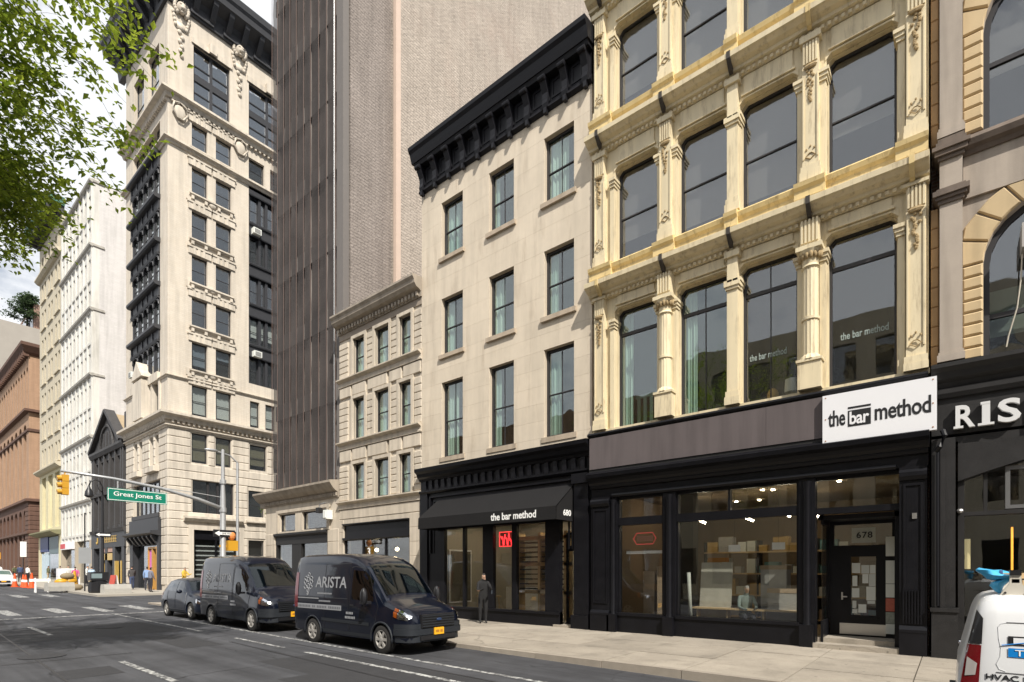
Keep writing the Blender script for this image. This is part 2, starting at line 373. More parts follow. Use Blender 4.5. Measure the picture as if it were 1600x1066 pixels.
rustic = M('tan rusticated stone', (0.58, 0.51, 0.415), 0.85, var=0.14, ns=2.5, bump=0.2, bs=45, stain=0.28, rnd=0.06, spec=0.25)
cream = M('cream painted iron', (0.735, 0.63, 0.425), 0.55, var=0.10, ns=1.6, bump=0.08, bs=30, stain=0.16, spec=0.35, grime=((0.20, 0.135, 0.07), 0.75, (7, 7, 0.9)))
creamy = M('yellow cream paint', (0.71, 0.55, 0.27), 0.55, var=0.12, ns=3.0, bump=0.06, bs=30, stain=0.15, spec=0.35, grime=((0.16, 0.10, 0.045), 0.8, (6, 6, 2.0)))
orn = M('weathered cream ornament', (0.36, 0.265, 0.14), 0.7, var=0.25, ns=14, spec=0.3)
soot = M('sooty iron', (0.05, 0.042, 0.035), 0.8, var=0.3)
black = M('black shopfront paint', (0.0075, 0.0075, 0.0095), 0.38, var=0.4, ns=3, bump=0.06, bs=14, spec=0.22)
black2 = M('black cornice paint', (0.009, 0.009, 0.012), 0.5, var=0.4, ns=4, bump=0.1, bs=25, spec=0.25)
dkgrey = M('charcoal stone', (0.022, 0.021, 0.021), 0.55, var=0.4, ns=5, bump=0.1, spec=0.3)
dkframe = M('dark window frame', (0.035, 0.033, 0.035), 0.5, var=0.1, spec=0.4)
bandm = M('grey fascia board', (0.125, 0.105, 0.105), 0.55, var=0.10, ns=1.5, stain=0.25, rnd=0.05, spec=0.3)
white = M('white sign board', (0.80, 0.80, 0.82), 0.35, var=0.02, spec=0.4)
ink = M('black ink', (0.012, 0.012, 0.014), 0.5, var=0.0)
awnm = M('black awning canvas', (0.016, 0.0155, 0.016), 0.85, var=0.2, ns=3, bump=0.12, bs=220, spec=0.15)
wlet = M('white lettering', (0.85, 0.85, 0.83), 0.5, var=0.0)
room = M('dim room', (0.045, 0.042, 0.038), 0.95, var=0.2, ns=0.8)  # dark colour stands in for the unlit depth behind the windows
roomw = M('shop plaster', (0.33, 0.30, 0.25), 0.9, var=0.12, ns=0.9)
wood = M('pale wood', (0.52, 0.37, 0.20), 0.6, var=0.2, ns=5)
lampm = M('warm lamp', (1.0, 0.78, 0.48), 0.5, var=0.0, emit=9.0)
lampw = M('shop ceiling lamp', (1.0, 0.86, 0.62), 0.5, var=0.0, emit=42.0)
mint = M('mint curtain', (0.60, 0.655, 0.615), 0.9, var=0.08)
linen = M('grey roller shade', (0.25, 0.24, 0.225), 0.9, var=0.12, ns=1.2)
linenw = M('pale roller shade', (0.72, 0.74, 0.70), 0.9, var=0.05)
g_green = GLASS('green tinted pane', (0.81, 0.885, 0.85), 0.12)
g_clear = GLASS('shop pane', (0.94, 0.95, 0.93), 0.10, wob=0.012)
g_old = GLASS('old pane', (0.80, 0.81, 0.81), 0.11, 0.02, wob=0.10, ws=2.2)
g_dark = GLASS('dark pane', (0.84, 0.86, 0.86), 0.12, 0.02, wob=0.04)
g_blue = GLASS('sky mirroring pane', (0.62, 0.67, 0.72), 0.45, 0.02, wob=0.05)
alu = M('brushed metal', (0.55, 0.54, 0.52), 0.35, var=0.08, metal=0.9)
galv = M('galvanised pole', (0.46, 0.47, 0.48), 0.45, var=0.12, ns=6, metal=0.5)

# ---------------------------------------------------------------- ground
def gz(Y): return 0.01*(min(max(Y, -40), 130) - 5)          # Broadway climbs about one percent to the north
def zs(Y): return max(0.14, gz(Y) + 0.07)                   # east pavement, level by the shops, then rising
def sheet(xs, ys, zf):
    mb = MB(); nx = len(xs)
    vs = [(x, y, zf(y)) for y in ys for x in xs]
    fs = [(j*nx+i, j*nx+i+1, (j+1)*nx+i+1, (j+1)*nx+i) for j in range(len(ys)-1) for i in range(nx-1)]
    return mb.add(vs, fs)
road = sheet([-900, -60, -10, 0, 10, 60, 900], [-900, -300, -40, 0, 5, 30, 60, 100, 130, 300, 1200], gz).build('road', asphalt, kind='structure', fix=False)
def strip(x0, x1, y0, y1, name='road_marking', m=None, dz=0.005, skew=0.0):
    ys = [y0 + (y1-y0)*i/3 for i in range(4)]; mb = MB()
    for a, b in zip(ys, ys[1:]):
        ka, kb = skew*(a-y0)/(y1-y0), skew*(b-y0)/(y1-y0)
        mb.add([(x0+ka, a, gz(a)+dz), (x1+ka, a, gz(a)+dz), (x1+kb, b, gz(b)+dz), (x0+kb, b, gz(b)+dz)], [(0,1,2,3)])
    return mb.build(name, m or paint, road, fix=False)
strip(7.38, 7.49, -6, 21.5); strip(6.43, 6.55, -6, 11.4); strip(6.45, 6.55, 12.4, 15.0); strip(6.44, 6.55, 17.2, 26.0)
for a in (-8, 1.2, 10.1, 19.2): strip(3.34, 3.46, a, a + 2.9)
strip(0.1, 0.22, 20.0, 23.0); strip(0.1, 0.22, 29, 32)
for i, x in enumerate((-2.4, -0.9, 0.6, 2.1, 3.6, 5.1, 6.5, 7.9)): strip(x, x + 0.42 + 0.1*(i % 2), 27.2 + 0.2*(i % 3), 30.8)
for i, x in enumerate((-2.0, -0.4, 1.2, 2.8, 4.4, 6.0, 7.4)): strip(x, x + 0.5, 42.0, 45.4)
strip(-3, 9.2, 25.6, 25.9); strip(-3, 9.2, 46.6, 46.8)
for x, y0, y1 in ((4.9, 14, 17), (1.5, 16, 16.5), (4.6, 7.6, 9.0), (2.2, 11.6, 12.6)): strip(x, x+0.9, y0, y1, 'asphalt_patch', asph2, 0.003)
strip(1.6, 6.2, 17.8, 21.6, 'asphalt_patch', asph2, 0.0025); strip(0.4, 3.0, 22.6, 26.4, 'asphalt_patch', asph2, 0.0025, 0.3); strip(5.2, 6.9, 5.0, 11.0, 'asphalt_patch', asph2, 0.0022)
strip(5.72, 5.77, 4, 14.4, 'tar_seam', tar, 0.004, 0.35); strip(6.86, 6.90, 2, 13, 'tar_seam', tar, 0.004, 0.12); strip(2.2, 2.24, 11, 26, 'tar_seam', tar, 0.004, 0.5)
strip(2.6, 5.0, 19.9, 19.96, 'tar_seam', tar, 0.0045); strip(0.9, 3.9, 14.1, 14.15, 'tar_seam', tar, 0.0045)
cover = MB().lathe((2.5, 14.9, gz(14.9)+0.006), [(0.0,0),(0.40,0),(0.40,0.004),(0,0.004)], 20).build('manhole_cover', asph2, road)
cover = MB().lathe((5.0, 20.3, gz(20.3)+0.006), [(0.0,0),(0.36,0),(0.36,0.004),(0,0.004)], 20).build('manhole_cover', asph2, road)

KX = 9.30
walk = MB()
ys_ = [-30, -8, 0, 6, 12, 16, 20, 24, 28, 31.5]
for a, b in zip(ys_, ys_[1:]):
    walk.add([(KX+0.1, a, zs(a)-0.02), (60 if a >= 28 else 14.6, a, zs(a)-0.02), (60 if a >= 28 else 14.6, b, zs(b)-0.02), (KX+0.1, b, zs(b)-0.02)], [(0,1,2,3)])
walk = walk.build('pavement', M('pavement joint', (0.17, 0.15, 0.12), 0.95), kind='structure', fix=False)
cols_ = [KX+0.17, 10.95, 12.55, 14.19]; y = -7.6; rnd = random.Random(4); k = 0
while y < 31:
    L = 1.62
    for i in range(3):
        a, b = cols_[i]+0.010, cols_[i+1]-0.010; j = rnd.uniform(-0.004, 0.004)
        v = [(a, y+0.010, zs(y)+j), (b, y+0.010, zs(y)+j), (b, y+L-0.010, zs(y+L)+j), (a, y+L-0.010, zs(y+L)+j)]
        MB().extr([(p[0], p[1], p[2]-0.08) for p in v], v).build('pavement_slab', concrete, walk)
    a, b = y, y+L; j = rnd.uniform(-0.006, 0.008); dx = rnd.uniform(-0.012, 0.012)
    v = [(KX+dx, a+0.006, zs(a)+j), (KX+0.165, a+0.006, zs(a)+j), (KX+0.165, b-0.006, zs(b)+j), (KX+dx, b-0.006, zs(b)+j)]
    MB().extr([(p[0], p[1], -0.25) for p in v], v).build('kerb_stone', kerbm, walk)
    y += L; k += 1
def flat(name, x0, x1, y0, y1, dz, m):
    ys = [y0 + (y1-y0)*i/6 for i in range(7)]; mb = MB()
    for a, b in zip(ys, ys[1:]):
        mb.extr([(x0,a,-0.4),(x1,a,-0.4),(x1,b,-0.4),(x0,b,-0.4)], [(x0,a,gz(a)+dz),(x1,a,gz(a)+dz),(x1,b,gz(b)+dz),(x0,b,gz(b)+dz)])
    return mb.build(name, m, kind='structure')
far_walk = flat('pavement', 9.3, 14.35, 40.2, 88, 0.13, M('far pavement', (0.36, 0.33, 0.28), 0.9, var=0.18, ns=0.9, bump=0.1))
flat('pavement', 14.36, 70, 40.2, 43.9, 0.128, MATS['far pavement']); flat('pavement', 9.3, 14.5, 91, 140, 0.13, MATS['far pavement'])
flat('pavement', -9.5, -3.6, -40, 140, 0.12, MATS['far pavement'])

# ---------------------------------------------------------------- row of buildings, west fronts on the line x = 14.2
FX = 14.2
def building(name, label, yl): return thing(name, label, 'building', (FX, yl, 0), R(-90))
def dentils(mb, x0, x1, n, w, y0, y1, z0, z1):
    for i in range(n):
        c = x0 + (x1-x0)*(i+0.5)/n; mb.box(c-w/2, c+w/2, y0, y1, z0, z1)

# ============ limestone house with black bracketed cornice and black awning shop
W = 7.77
B = building('limestone_building', 'smooth limestone four-storey building with black bracketed cornice and black awning shop', 16.27)
ops = [(a, b, c, d) for a, b in ((1.14, 2.27), (3.57, 4.70), (5.97, 7.12)) for c, d in ((6.25, 9.1), (10.14, 12.3), (13.83, 15.97))]
MB().cells(0, W, 5.6, 18.0, 0.03, 0.42, ops).build('wall', limeb, B)
ashlar(B, 'stone_block', lime, 0, W, 5.92, 17.0, ops, 0.62, 1.25, 0.0, 0.2, 0.004)
for i, o in enumerate(ops):
    top = o[2] > 13; second = o[2] < 7
    w = window(B, o[0], o[1], o[2], o[3], 0.16, dkframe, g_green, 0.075, 0.10, 0.49, 1, curtain=((0.0, 0.55), (0.0, 0.38), (0.03, 0.62), (0.0, 0.30), (0.0, 0.48), (0.0, 0.22), (0.02, 0.42), (0.0, 0.34), (0.0, 0.66))[i], cm=mint if i % 4 else linenw)
    MB().box(o[0]-0.10, o[1]+0.10, -0.09 if not second else -0.03, 0.15, o[2]-(0.15 if not second else 0.17), o[2]-0.004).build('window_sill', sill_m, B)
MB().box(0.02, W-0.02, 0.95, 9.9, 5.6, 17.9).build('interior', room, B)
MB().box(0.0, W, 0.43, 10, 17.6, 17.75).build('roof', dkgrey, B)
for s in (0, 1): MB().box(*((0.001, 0.2) if s == 0 else (W-0.2, W-0.001)), 0.42, 10, 0.1, 17.6).build('side_wall', M('party wall brick', (0.30, 0.2, 0.15), 0.9, brick=(0.22, 0.075, 0.012, (0.24, 0.15, 0.12), (0.35, 0.32, 0.28))), B)
# roof cornice
co = MB().prof([(0.1,16.98),(-0.06,16.98),(-0.10,16.90),(-0.14,16.80),(-0.05,16.74),(0.1,16.74)], -0.03, W+0.03)
co.prof([(0.1,16.985),(-0.05,16.985),(-0.05,17.95),(0.1,17.95)], 0.0, W)
co.prof([(0.1,17.82),(-0.40,17.82),(-0.43,17.90),(-0.46,17.98),(-0.50,18.12),(-0.58,18.22),(-0.60,18.34),(0.1,18.40)], -0.14, W+0.10)
co.prof([(-0.04,17.70),(-0.30,17.70),(-0.36,17.82),(-0.04,17.82)], -0.05, W+0.05)
co = co.build('cornice', black2, B)
for i in range(11):
    x = 0.06 + (W-0.32)*i/10
    MB().plate([(0,0),(0.20,0),(0.20,0.001),(0,0.001)], 0, 0.001)
    bp = [(-0.05,16.78),(-0.16,16.80),(-0.20,16.92),(-0.17,17.06),(-0.18,17.25),(-0.30,17.48),(-0.38,17.62),(-0.36,17.72),(-0.05,17.72)]
    b = MB().prof(bp, x, x+0.21); b.lathe((x+0.105, -0.36, 17.60), [(0.02,-0.13),(0.075,-0.12),(0.075,0.12),(0.02,0.13)], 10, 'x')
    b.box(x+0.05, x+0.16, -0.19, -0.05, 16.62, 16.79)
    b.build('bracket', black2, co)
    if i < 10: MB().cells(x+0.30, x+0.30+0.37, 17.05, 17.62, -0.075, -0.05, [(x+0.36, x+0.61, 17.11, 17.56)]).build('panel_moulding', black2, co)
# ground floor shop
S = MB().box(0.0, 0.42, -0.10, 0.4, 0.1, 5.0).box(7.28, W, -0.06, 0.4, 0.1, 5.0)
S.box(0.43, 7.27, -0.02, 0.4, 3.5, 5.0).box(0, W, -0.04, 0.4, 5.0, 5.42)
S.prof([(0.1,5.42),(-0.10,5.42),(-0.14,5.5),(-0.22,5.56),(-0.26,5.68),(-0.36,5.76),(-0.38,5.88),(0.1,5.93)], -0.02, W+0.02)
S.prof([(0.1,4.92),(-0.10,4.92),(-0.16,4.98),(-0.16,5.04),(0.1,5.04)], -0.01, W+0.01)
dentils(S, 0.1, W-0.1, 22, 0.16, -0.10, -0.04, 5.06, 5.41)
for q, e in ((0.0, 0.05), (0.16, 0.04)):             # stepped picture-frame mouldings round the awning recess
    S.box(0.55+q, 7.15-q, -0.10+q*0.3, -0.02, 4.74-q, 4.80-q+e*0); S.box(7.09-q, 7.15-q, -0.10+q*0.3, -0.02, 2.6, 4.74-q); S.box(0.55+q, 0.61+q, -0.10+q*0.3, -0.02, 2.6, 4.74-q)
S.build('shopfront', black, B)
pil = MB().box(7.12, W-0.02, -0.20, -0.06, 0.1, 0.55).box(7.20, W-0.06, -0.14, -0.06, 0.55, 4.6).box(7.14, W-0.02, -0.2, -0.06, 4.6, 4.9).build('pilaster', black, B)
sf = MB()                                            # shop window framing
glz = [(1.33, 2.28), (2.40, 3.28), (3.80, 4.62), (4.84, 6.02)]
for a, b in ((0.43, 1.32), (2.29, 2.39), (3.29, 3.79), (4.63, 4.83), (6.03, 6.62)): sf.box(a, b, -0.03, 0.12, 0.14, 3.5)
sf.box(0.43, 6.62, -0.05, 0.14, 0.14, 0.52).box(0.43, 6.62, -0.10, 0.12, 0.52, 0.60)
sf.build('window_framing', black, B)
for a, b in glz: MB().box(a, b, 0.05, 0.06, 0.60, 3.5).build('shop_pane', g_clear, B)
door = MB().cells(6.63, 7.27, 0.2, 3.15, 0.30, 0.37, [(6.70, 6.93, 0.42, 2.55), (6.98, 7.21, 0.42, 2.55), (6.70, 7.21, 2.72, 3.08)]).build('door', black, B)
MB().box(6.70, 7.21, 0.33, 0.34, 2.72, 3.08).build('pane', g_clear, door); MB().box(6.70, 6.93, 0.33, 0.34, 0.42, 2.55).build('pane', g_clear, door); MB().box(6.98, 7.21, 0.33, 0.34, 0.42, 2.55).build('pane', g_clear, door)
MB().box(6.94, 6.97, 0.24, 0.30, 1.0, 1.4).build('door_handle', alu, door)
MB().box(6.4, 7.27, -0.12, 0.35, 0.13, 0.21).build('door_step', concrete, B)
sh = MB().box(0.1, W-0.1, 6.0, 6.1, 0.1, 4.2).box(0.1, W-0.1, 0.15, 6.0, 0.12, 0.20).box(0.1, W-0.1, 0.41, 6.0, 4.1, 4.2).box(0.21, 0.26, 0.41, 6.0, 0.2, 4.1).box(W-0.26, W-0.21, 0.41, 6, 0.2, 4.1)
sh.build('shop_interior', roomw, B)
for x, yv in ((1.2, 1.6), (3.0, 2.6), (4.6, 1.8), (6.0, 2.8), (2.0, 4.2), (5.2, 4.4)): MB().box(x, x+0.5, yv, yv+0.12, 4.04, 4.09).build('ceiling_lamp', lampw, B)
shelf = thing('cubby_shelf', 'tall pale wood cubby shelving with rows of thin boards inside the awning shop', 'shelf', (FX+1.3, 12.5, 0.2), R(-90))
for zb in (0.9, 1.9, 2.85): MB().box(0, 2.2, 0, 0.4, zb, zb+0.12).build('shelf_rail', wood, shelf)
for xb in (0.0, 0.98, 2.1): MB().box(xb, xb+0.1, 0, 0.4, 0.0, 3.1).build('upright', wood, shelf)
for zb in range(11):
    for xa in (0.12, 1.10): block(shelf, 'slat', M('dark slat', (0.03, 0.026, 0.022), 0.6), xa, xa+0.84, 0.05, 0.38, 1.05 + zb*0.175 + (0.1 if zb > 4 else 0), 1.10 + zb*0.175 + (0.1 if zb > 4 else 0))
# awning
A = MB(); x0, x1 = 0.95, 7.13; prof = [(-0.03, 4.62), (-1.0, 3.86), (-1.01, 3.46), (-0.985, 3.46), (-0.975, 3.84), (-0.03, 4.58)]
A.prof(prof, x0, x1)
A = A.build('awning', awnm, B)
for xx in (x0, x1-0.02): MB().extr([(xx,-0.03,4.60),(xx,-1.0,3.85),(xx,-1.0,3.46),(xx,-0.03,3.46)], [(xx+0.02,-0.03,4.60),(xx+0.02,-1.0,3.85),(xx+0.02,-1.0,3.46),(xx+0.02,-0.03,3.46)]).build('awning_side', awnm, A)
letter('awn', wlet, A, 4.55, -1.016, 3.55, 1.85, 0.235)
letter('awn_num', wlet, A, x1+0.008, -0.62, 3.60, 0.42, 0.19, (R(90), 0, R(90)))
neon = M('red neon', (1.0, 0.03, 0.04), 0.5, var=0, emit=3.0)
ns = thing('neon_sign', 'red neon squiggle sign hanging in the awning shop window', 'sign', (FX+0.22, 12.40, 3.02), R(-90))
MB().tube([(0.05+0.6*t/24, 0, 0.14*math.sin(t*0.9)+0.12*math.cos(t*1.7)) for t in range(25)], 0.014, 5).build('neon_tube', neon, ns); MB().tube([(0.0,0,-0.24),(0.66,0,-0.24),(0.66,0,0.26),(0.0,0,0.26),(0,0,-0.24)], 0.012, 5).build('neon_tube', neon, ns)
MB().box(0.02, 0.64, 0.02, 0.035, -0.22, 0.24).build('backing', M('dark red panel', (0.16, 0.01, 0.012), 0.5), ns)
def small(name, label, cat, mb, m, group=None, loc=(0,0,0), rz=0, **kw): return tag_at(mb.build(name, m, loc=loc, **kw), label, cat, group, rz)
def tag_at(o, label, cat, group, rz): o.rotation_euler = (0,0,rz); return tag(o, label, cat, group)
for j, (yy, lab) in enumerate(((14.3, 'pale round stool just inside the awning shop, left window'), (13.5, 'pale round stool just inside the awning shop, second window from left'))):
    st = thing('stool', lab, 'stool', (FX+1.3, yy, 0.2)); MB().lathe((0,0,0.72), [(0.0,0),(0.2,0),(0.2,0.05),(0,0.05)], 14).build('seat', wood, st)
    for a in range(4): MB().tube([(0.13*math.cos(a*PI/2), 0.13*math.sin(a*PI/2), 0.72), (0.2*math.cos(a*PI/2), 0.2*math.sin(a*PI/2), 0.0)], 0.015, 5).build('leg', wood, st)
mrr = thing('tall_mirror', 'tall pale framed mirror on the side wall of the awning shop', 'mirror', (FX+1.2, 15.98, 0.6), R(-90))
MB().cells(0, 0.02, 0, 0.01, 0, 0.01, []); MB().box(0.0, 0.04, 0, 1.3, 0, 2.2).build('frame', white, mrr); MB().box(0.041, 0.05, 0.06, 1.24, 0.06, 2.14).build('glass', M('dim mirror', (0.25,0.24,0.21), 0.15, metal=0.8), mrr)
dk = thing('reception_desk', 'white reception desk at the back of the awning shop', 'desk', (FX+3.2, 14.6, 0.2), R(-90)); MB().box(0, 2.4, 0, 0.1, 0, 1.05).box(0, 2.4, 0.1, 0.6, 0.95, 1.0).build('counter', white, dk)

# ============ cream cast-iron building
W = 8.05
B = building('cream_building', 'cream painted cast-iron building with fluted columns and deep ledges', 8.45)
bays = [(0.72, 2.06), (2.62, 3.98), (4.26, 5.58), (6.18, 7.52)]
floors = [(6.12, 9.66, 10.15, 10.98), (11.0, 13.82, 14.52, 15.32), (15.34, 18.02, 18.72, 19.52), (19.54, 22.1, 22.8, 23.5)]
cores = [(0.0, 0.72), (2.06, 2.62), (3.98, 4.26), (5.58, 6.18), (7.52, W)]
for fi, (z0, z1, zc, zt) in enumerate(floors):
    last = fi == 3
    MB().cells(0, W, z0-0.15, zt, 0.02, 0.62, [(a, b, z0, z1+0.02) for a, b in bays]).build('wall', cream, B)
    # chamfered window heads, two steps
    for a, b in bays:
        h = MB()
        for q, y0, y1 in ((0.0, 0.0, 0.14), (0.03, 0.14, 0.30)):
            c = 0.11 + q*0.4
            h.plate([(a-0.02,z1-c-0.02),(a+q,z1-c-q*0.4),(a+c*0.40+q*0.5,z1-c*0.50-q*0.7),(a+c,z1-q),(b-c,z1-q),(b-c*0.40-q*0.5,z1-c*0.50-q*0.7),(b-q,z1-c-q*0.4),(b+0.02,z1-c-0.02),(b+0.02,z1+0.04),(a-0.02,z1+0.04)], y0, y1)
        h.build('window_head', cream, B)
        m = MB().box(a+0.05, b-0.05, -0.05, 0.02, z1+0.06, z1+0.12).box(a+0.1, b-0.1, -0.02, 0.02, z1+0.12, zc-0.16).build('head_moulding', cream, B)
        for xx in (a+0.002, b-0.022): MB().box(xx, xx+0.02, 0.14, 0.26, z0+0.002, z1-0.20).build('jamb_moulding', cream, B)
        if fi == 0: window(B, a+0.024, b-0.024, z0, z1-0.03, 0.26, dkframe, g_green if a < 3 else g_clear, 0.05, 0.10, 0.80, 0 if a < 1 else (1 if a < 6 else 0), 0.12, tb=0.09, curtain=(0, 0.3) if a < 3 else None, cm=mint)
        else: window(B, a+0.024, b-0.024, z0, z1-0.03, 0.26, dkframe, g_old, 0.05, 0.10, 0.47 + 0.02*fi, 0, 0.12, shade=0.62 + 0.12*((fi*3 + int(a*2)) % 3), cm=linen)
    # belt cornice below the next storey with a yellow sill course breaking forward over the columns
    cb = MB().prof([(0.05,zc-0.14),(-0.05,zc-0.14),(-0.09,zc-0.04),(-0.18,zc-0.02),(-0.20,zc+0.04),(-0.32,zc+0.08),(-0.40,zc+0.14),(-0.45,zc+0.16),(-0.46,zc+0.28),(-0.40,zc+0.32),(-0.30,zc+0.38),(0.05,zc+0.40)], -0.06, W+0.02)
    dentils(cb, 0.1, W-0.1, 58, 0.07, -0.12, -0.045, zc-0.13, zc-0.05)
    cb = cb.build('belt_cornice', cream, B)
    si = MB().prof([(0.05,zc+0.41),(-0.16,zc+0.41),(-0.17,zc+0.56),(-0.23,zc+0.62),(-0.26,zc+0.72),(-0.20,zc+0.78),(0.35,zt+0.015)], 0.0, W)
    for a, b in cores:
        si.prof([(-0.1,zc+0.415),(-0.27,zc+0.415),(-0.27,zc+0.6),(-0.33,zc+0.66),(-0.35,zc+0.755),(-0.27,zc+0.80),(0.1,zt+0.02)], a-0.02 if a else 0.0, b+0.02 if b < W else W)
    si.build('sill_course', creamy, B)
    for k, (a, b) in enumerate(cores):
        xm = (a+b)/2; bk = MB()
        bk.prof([(-0.2,zc-0.10),(-0.30,zc-0.06),(-0.47,zc+0.13),(-0.475,zc+0.30),(-0.2,zc+0.30)], xm-0.045, xm+0.045)
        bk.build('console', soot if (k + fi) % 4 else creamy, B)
    # columns and pilasters
    for k, (a, b) in enumerate(cores):
        xm = (a+b)/2; zb = z0
        if k in (0, 4):
            xa, xb = (0.10, 0.44) if k == 0 else (W-0.38, W-0.04)
            p = MB().box(xa, xb, -0.12, 0.02, zb+0.02, zc-0.15).box(xa-0.04, xb+0.04, -0.17, 0.02, zb, zb+0.16).box(xa-0.03, xb+0.03, -0.16, 0.02, zb+0.16, zb+0.30).box(xa-0.05, xb+0.05, -0.18, 0.02, z1+0.40, zc-0.16)
            for s in (xa+0.015, xb-0.045): p.box(s, s+0.03, -0.145, -0.12, zb+0.5, z1-0.35)
            for i in range(5): p.box(xa+0.03+i*0.065, xa+0.065+i*0.065, -0.15, -0.12, z1-0.12, z1+0.38)
            p.build('pilaster', cream, B)
            xo = (xa+xb)/2
        else:
            major = k in (1, 3); hw = 0.17 if major else 0.13
            if fi == 0 and major:
                p = MB().box(xm-0.24, xm+0.24, -0.30, 0.02, zb, zb+0.62).box(xm-0.27, xm+0.27, -0.33, 0.02, zb+0.62, zb+0.68)
                p.lathe((xm, -0.12, 0), [(0.24,zb+0.68),(0.22,zb+0.74),(0.17,zb+0.80),(0.165,z1-0.75)], 28, flute=0.09)
                p.lathe((xm, -0.12, 0), [(0.19,zb+1.6),(0.19,zb+1.66)], 20)
                p.lathe((xm, -0.12, 0), [(0.165,z1-0.75),(0.20,z1-0.72),(0.165,z1-0.66),(0.19,z1-0.5),(0.27,z1-0.36)], 16); p.box(xm-0.27, xm+0.27, -0.36, 0.02, z1-0.36, z1-0.26)
                p.box(xm-0.2, xm+0.2, -0.22, 0.02, z1-0.26, zc-0.15)
                for i in range(5): p.box(xm-0.18+i*0.078, xm-0.14+i*0.078, -0.25, -0.22, z1-0.15, z1+0.38)
                p.build('column', cream, B, smooth=35)
                cp = MB()
                for i in range(8):
                    an = PI + PI*(i+0.5)/8; cp.ball((xm+0.22*math.cos(an), -0.12+0.2*math.sin(an), z1-0.47), (0.05,0.05,0.10), 6, 4)
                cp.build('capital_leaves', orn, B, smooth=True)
                xo = None
            else:
                p = MB().box(xm-hw, xm+hw, -0.14, 0.02, zb+0.02, zc-0.15).box(xm-hw-0.05, xm+hw+0.05, -0.20, 0.02, zb, zb+0.2).box(xm-hw-0.03, xm+hw+0.03, -0.175, 0.02, zb+0.2, zb+0.34)
                p.box(xm-hw-0.05, xm+hw+0.05, -0.20, 0.02, zc-0.3, zc-0.155)
                if major:
                    for s in (xm-hw+0.012, xm+hw-0.037): p.box(s, s+0.025, -0.165, -0.14, zb+0.5, z1-0.4)
                    for i in range(5): p.box(xm-0.15+i*0.064, xm-0.115+i*0.064, -0.17, -0.14, z1-0.1, zc-0.32)
                else:
                    p.box(xm-hw-0.03, xm+hw+0.03, -0.18, 0.02, z1-0.62, z1-0.55).box(xm-hw-0.06, xm+hw+0.06, -0.21, 0.02, z1-0.55, z1-0.45)
                p.build('pilaster', cream, B); xo = xm if major else None
        # stepped imposts on both flanks of each pier
        im = MB()
        for s, xe in ((-1, a), (1, b)):
            if (s == -1 and k == 0) or (s == 1 and k == 4): continue
            for q, zz in ((0.03, z1-0.60), (0.06, z1-0.52), (0.09, z1-0.44)):
                x_in = xe - s*0.13; xo_ = xe + s*(q*0.8); im.box(min(x_in, xo_), max(x_in, xo_), -0.05-q, 0.3, zz, zz+0.08)
            im.box(min(xe-s*0.004, xe-s*0.13), max(xe-s*0.004, xe-s*0.13), -0.045, 0.1, z0+0.003, z1-0.603)
        im.build('impost', cream, B)
        if xo is not None:                           # cast garland and foot motif
            rg = random.Random(int(xo*100) + fi); og = MB(); zt_ = z1-0.22
            og.ball((xo, -0.16, zt_+0.03), (0.15, 0.05, 0.06), 8, 4)
            for i in range(20):
                t = i/19; og.ball((xo + rg.uniform(-1,1)*0.085*(1-t*0.8), -0.145, zt_ - 0.05 - t*0.72), (0.036, 0.03, 0.036), 6, 4)
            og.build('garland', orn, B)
            og = MB()
            og.tube([(xo-0.10, -0.15, zb+0.55), (xo-0.03, -0.15, zb+0.62), (xo+0.03, -0.15, zb+0.62), (xo+0.10, -0.15, zb+0.55), (xo, -0.15, zb+0.48), (xo-0.10, -0.15, zb+0.55)], 0.013, 5)
            for dx in (-0.08, 0.0, 0.08): og.ball((xo+dx, -0.147, zb+0.72 + (0.06 if dx == 0 else 0)), (0.022, 0.02, 0.03), 6, 4)
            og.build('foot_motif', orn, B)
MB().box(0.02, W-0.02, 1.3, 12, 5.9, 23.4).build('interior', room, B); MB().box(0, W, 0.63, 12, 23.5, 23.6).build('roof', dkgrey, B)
for s in (0, 1): MB().box(*((0.001, 0.2) if s == 0 else (W-0.2, W-0.001)), 0.62, 12, 0.1, 23.5).build('side_wall', MATS['party wall brick'], B)
letter('deal', M('frosted decal', (0.30, 0.36, 0.34), 0.6), B, 6.42, 0.29, 7.25, 0.92, 0.17, name='window_decal')
letter('deal', MATS['frosted decal'], B, 4.42, 0.29, 7.25, 0.86, 0.17, name='window_decal')
lm = thing('table_lamp', 'squat white table lamp inside a second-floor cream window', 'lamp', (FX+0.75, 3.15, 6.12)); MB().lathe((0,0,0), [(0.02,0.0),(0.02,0.3),(0.17,0.3),(0.15,0.62)], 14).build('lamp_shade', linenw, lm, smooth=40)
pf = thing('round_cushion', 'round mustard cushion beside the lamp in the second-floor cream window', 'cushion', (FX+0.8, 3.6, 6.12)); MB().ball((0,0,0.3), (0.2,0.14,0.2), 12, 8).build('cover', M('mustard cloth', (0.5, 0.33, 0.12), 0.9), pf, smooth=True)
chr_ = thing('slatted_chair', 'pale green slatted chair back behind the leftmost second-floor cream window', 'chair', (FX+0.8, 7.45, 6.12), R(-90))
for i in range(5): block(chr_, 'slat', mint, 0.05+i*0.2, 0.15+i*0.2, 0, 0.03, 0.25, 1.0)
MB().box(0, 1.0, -0.01, 0.04, 1.0, 1.1).box(0, 1.0, -0.01, 0.04, 0.12, 0.25).build('rail', mint, chr_)
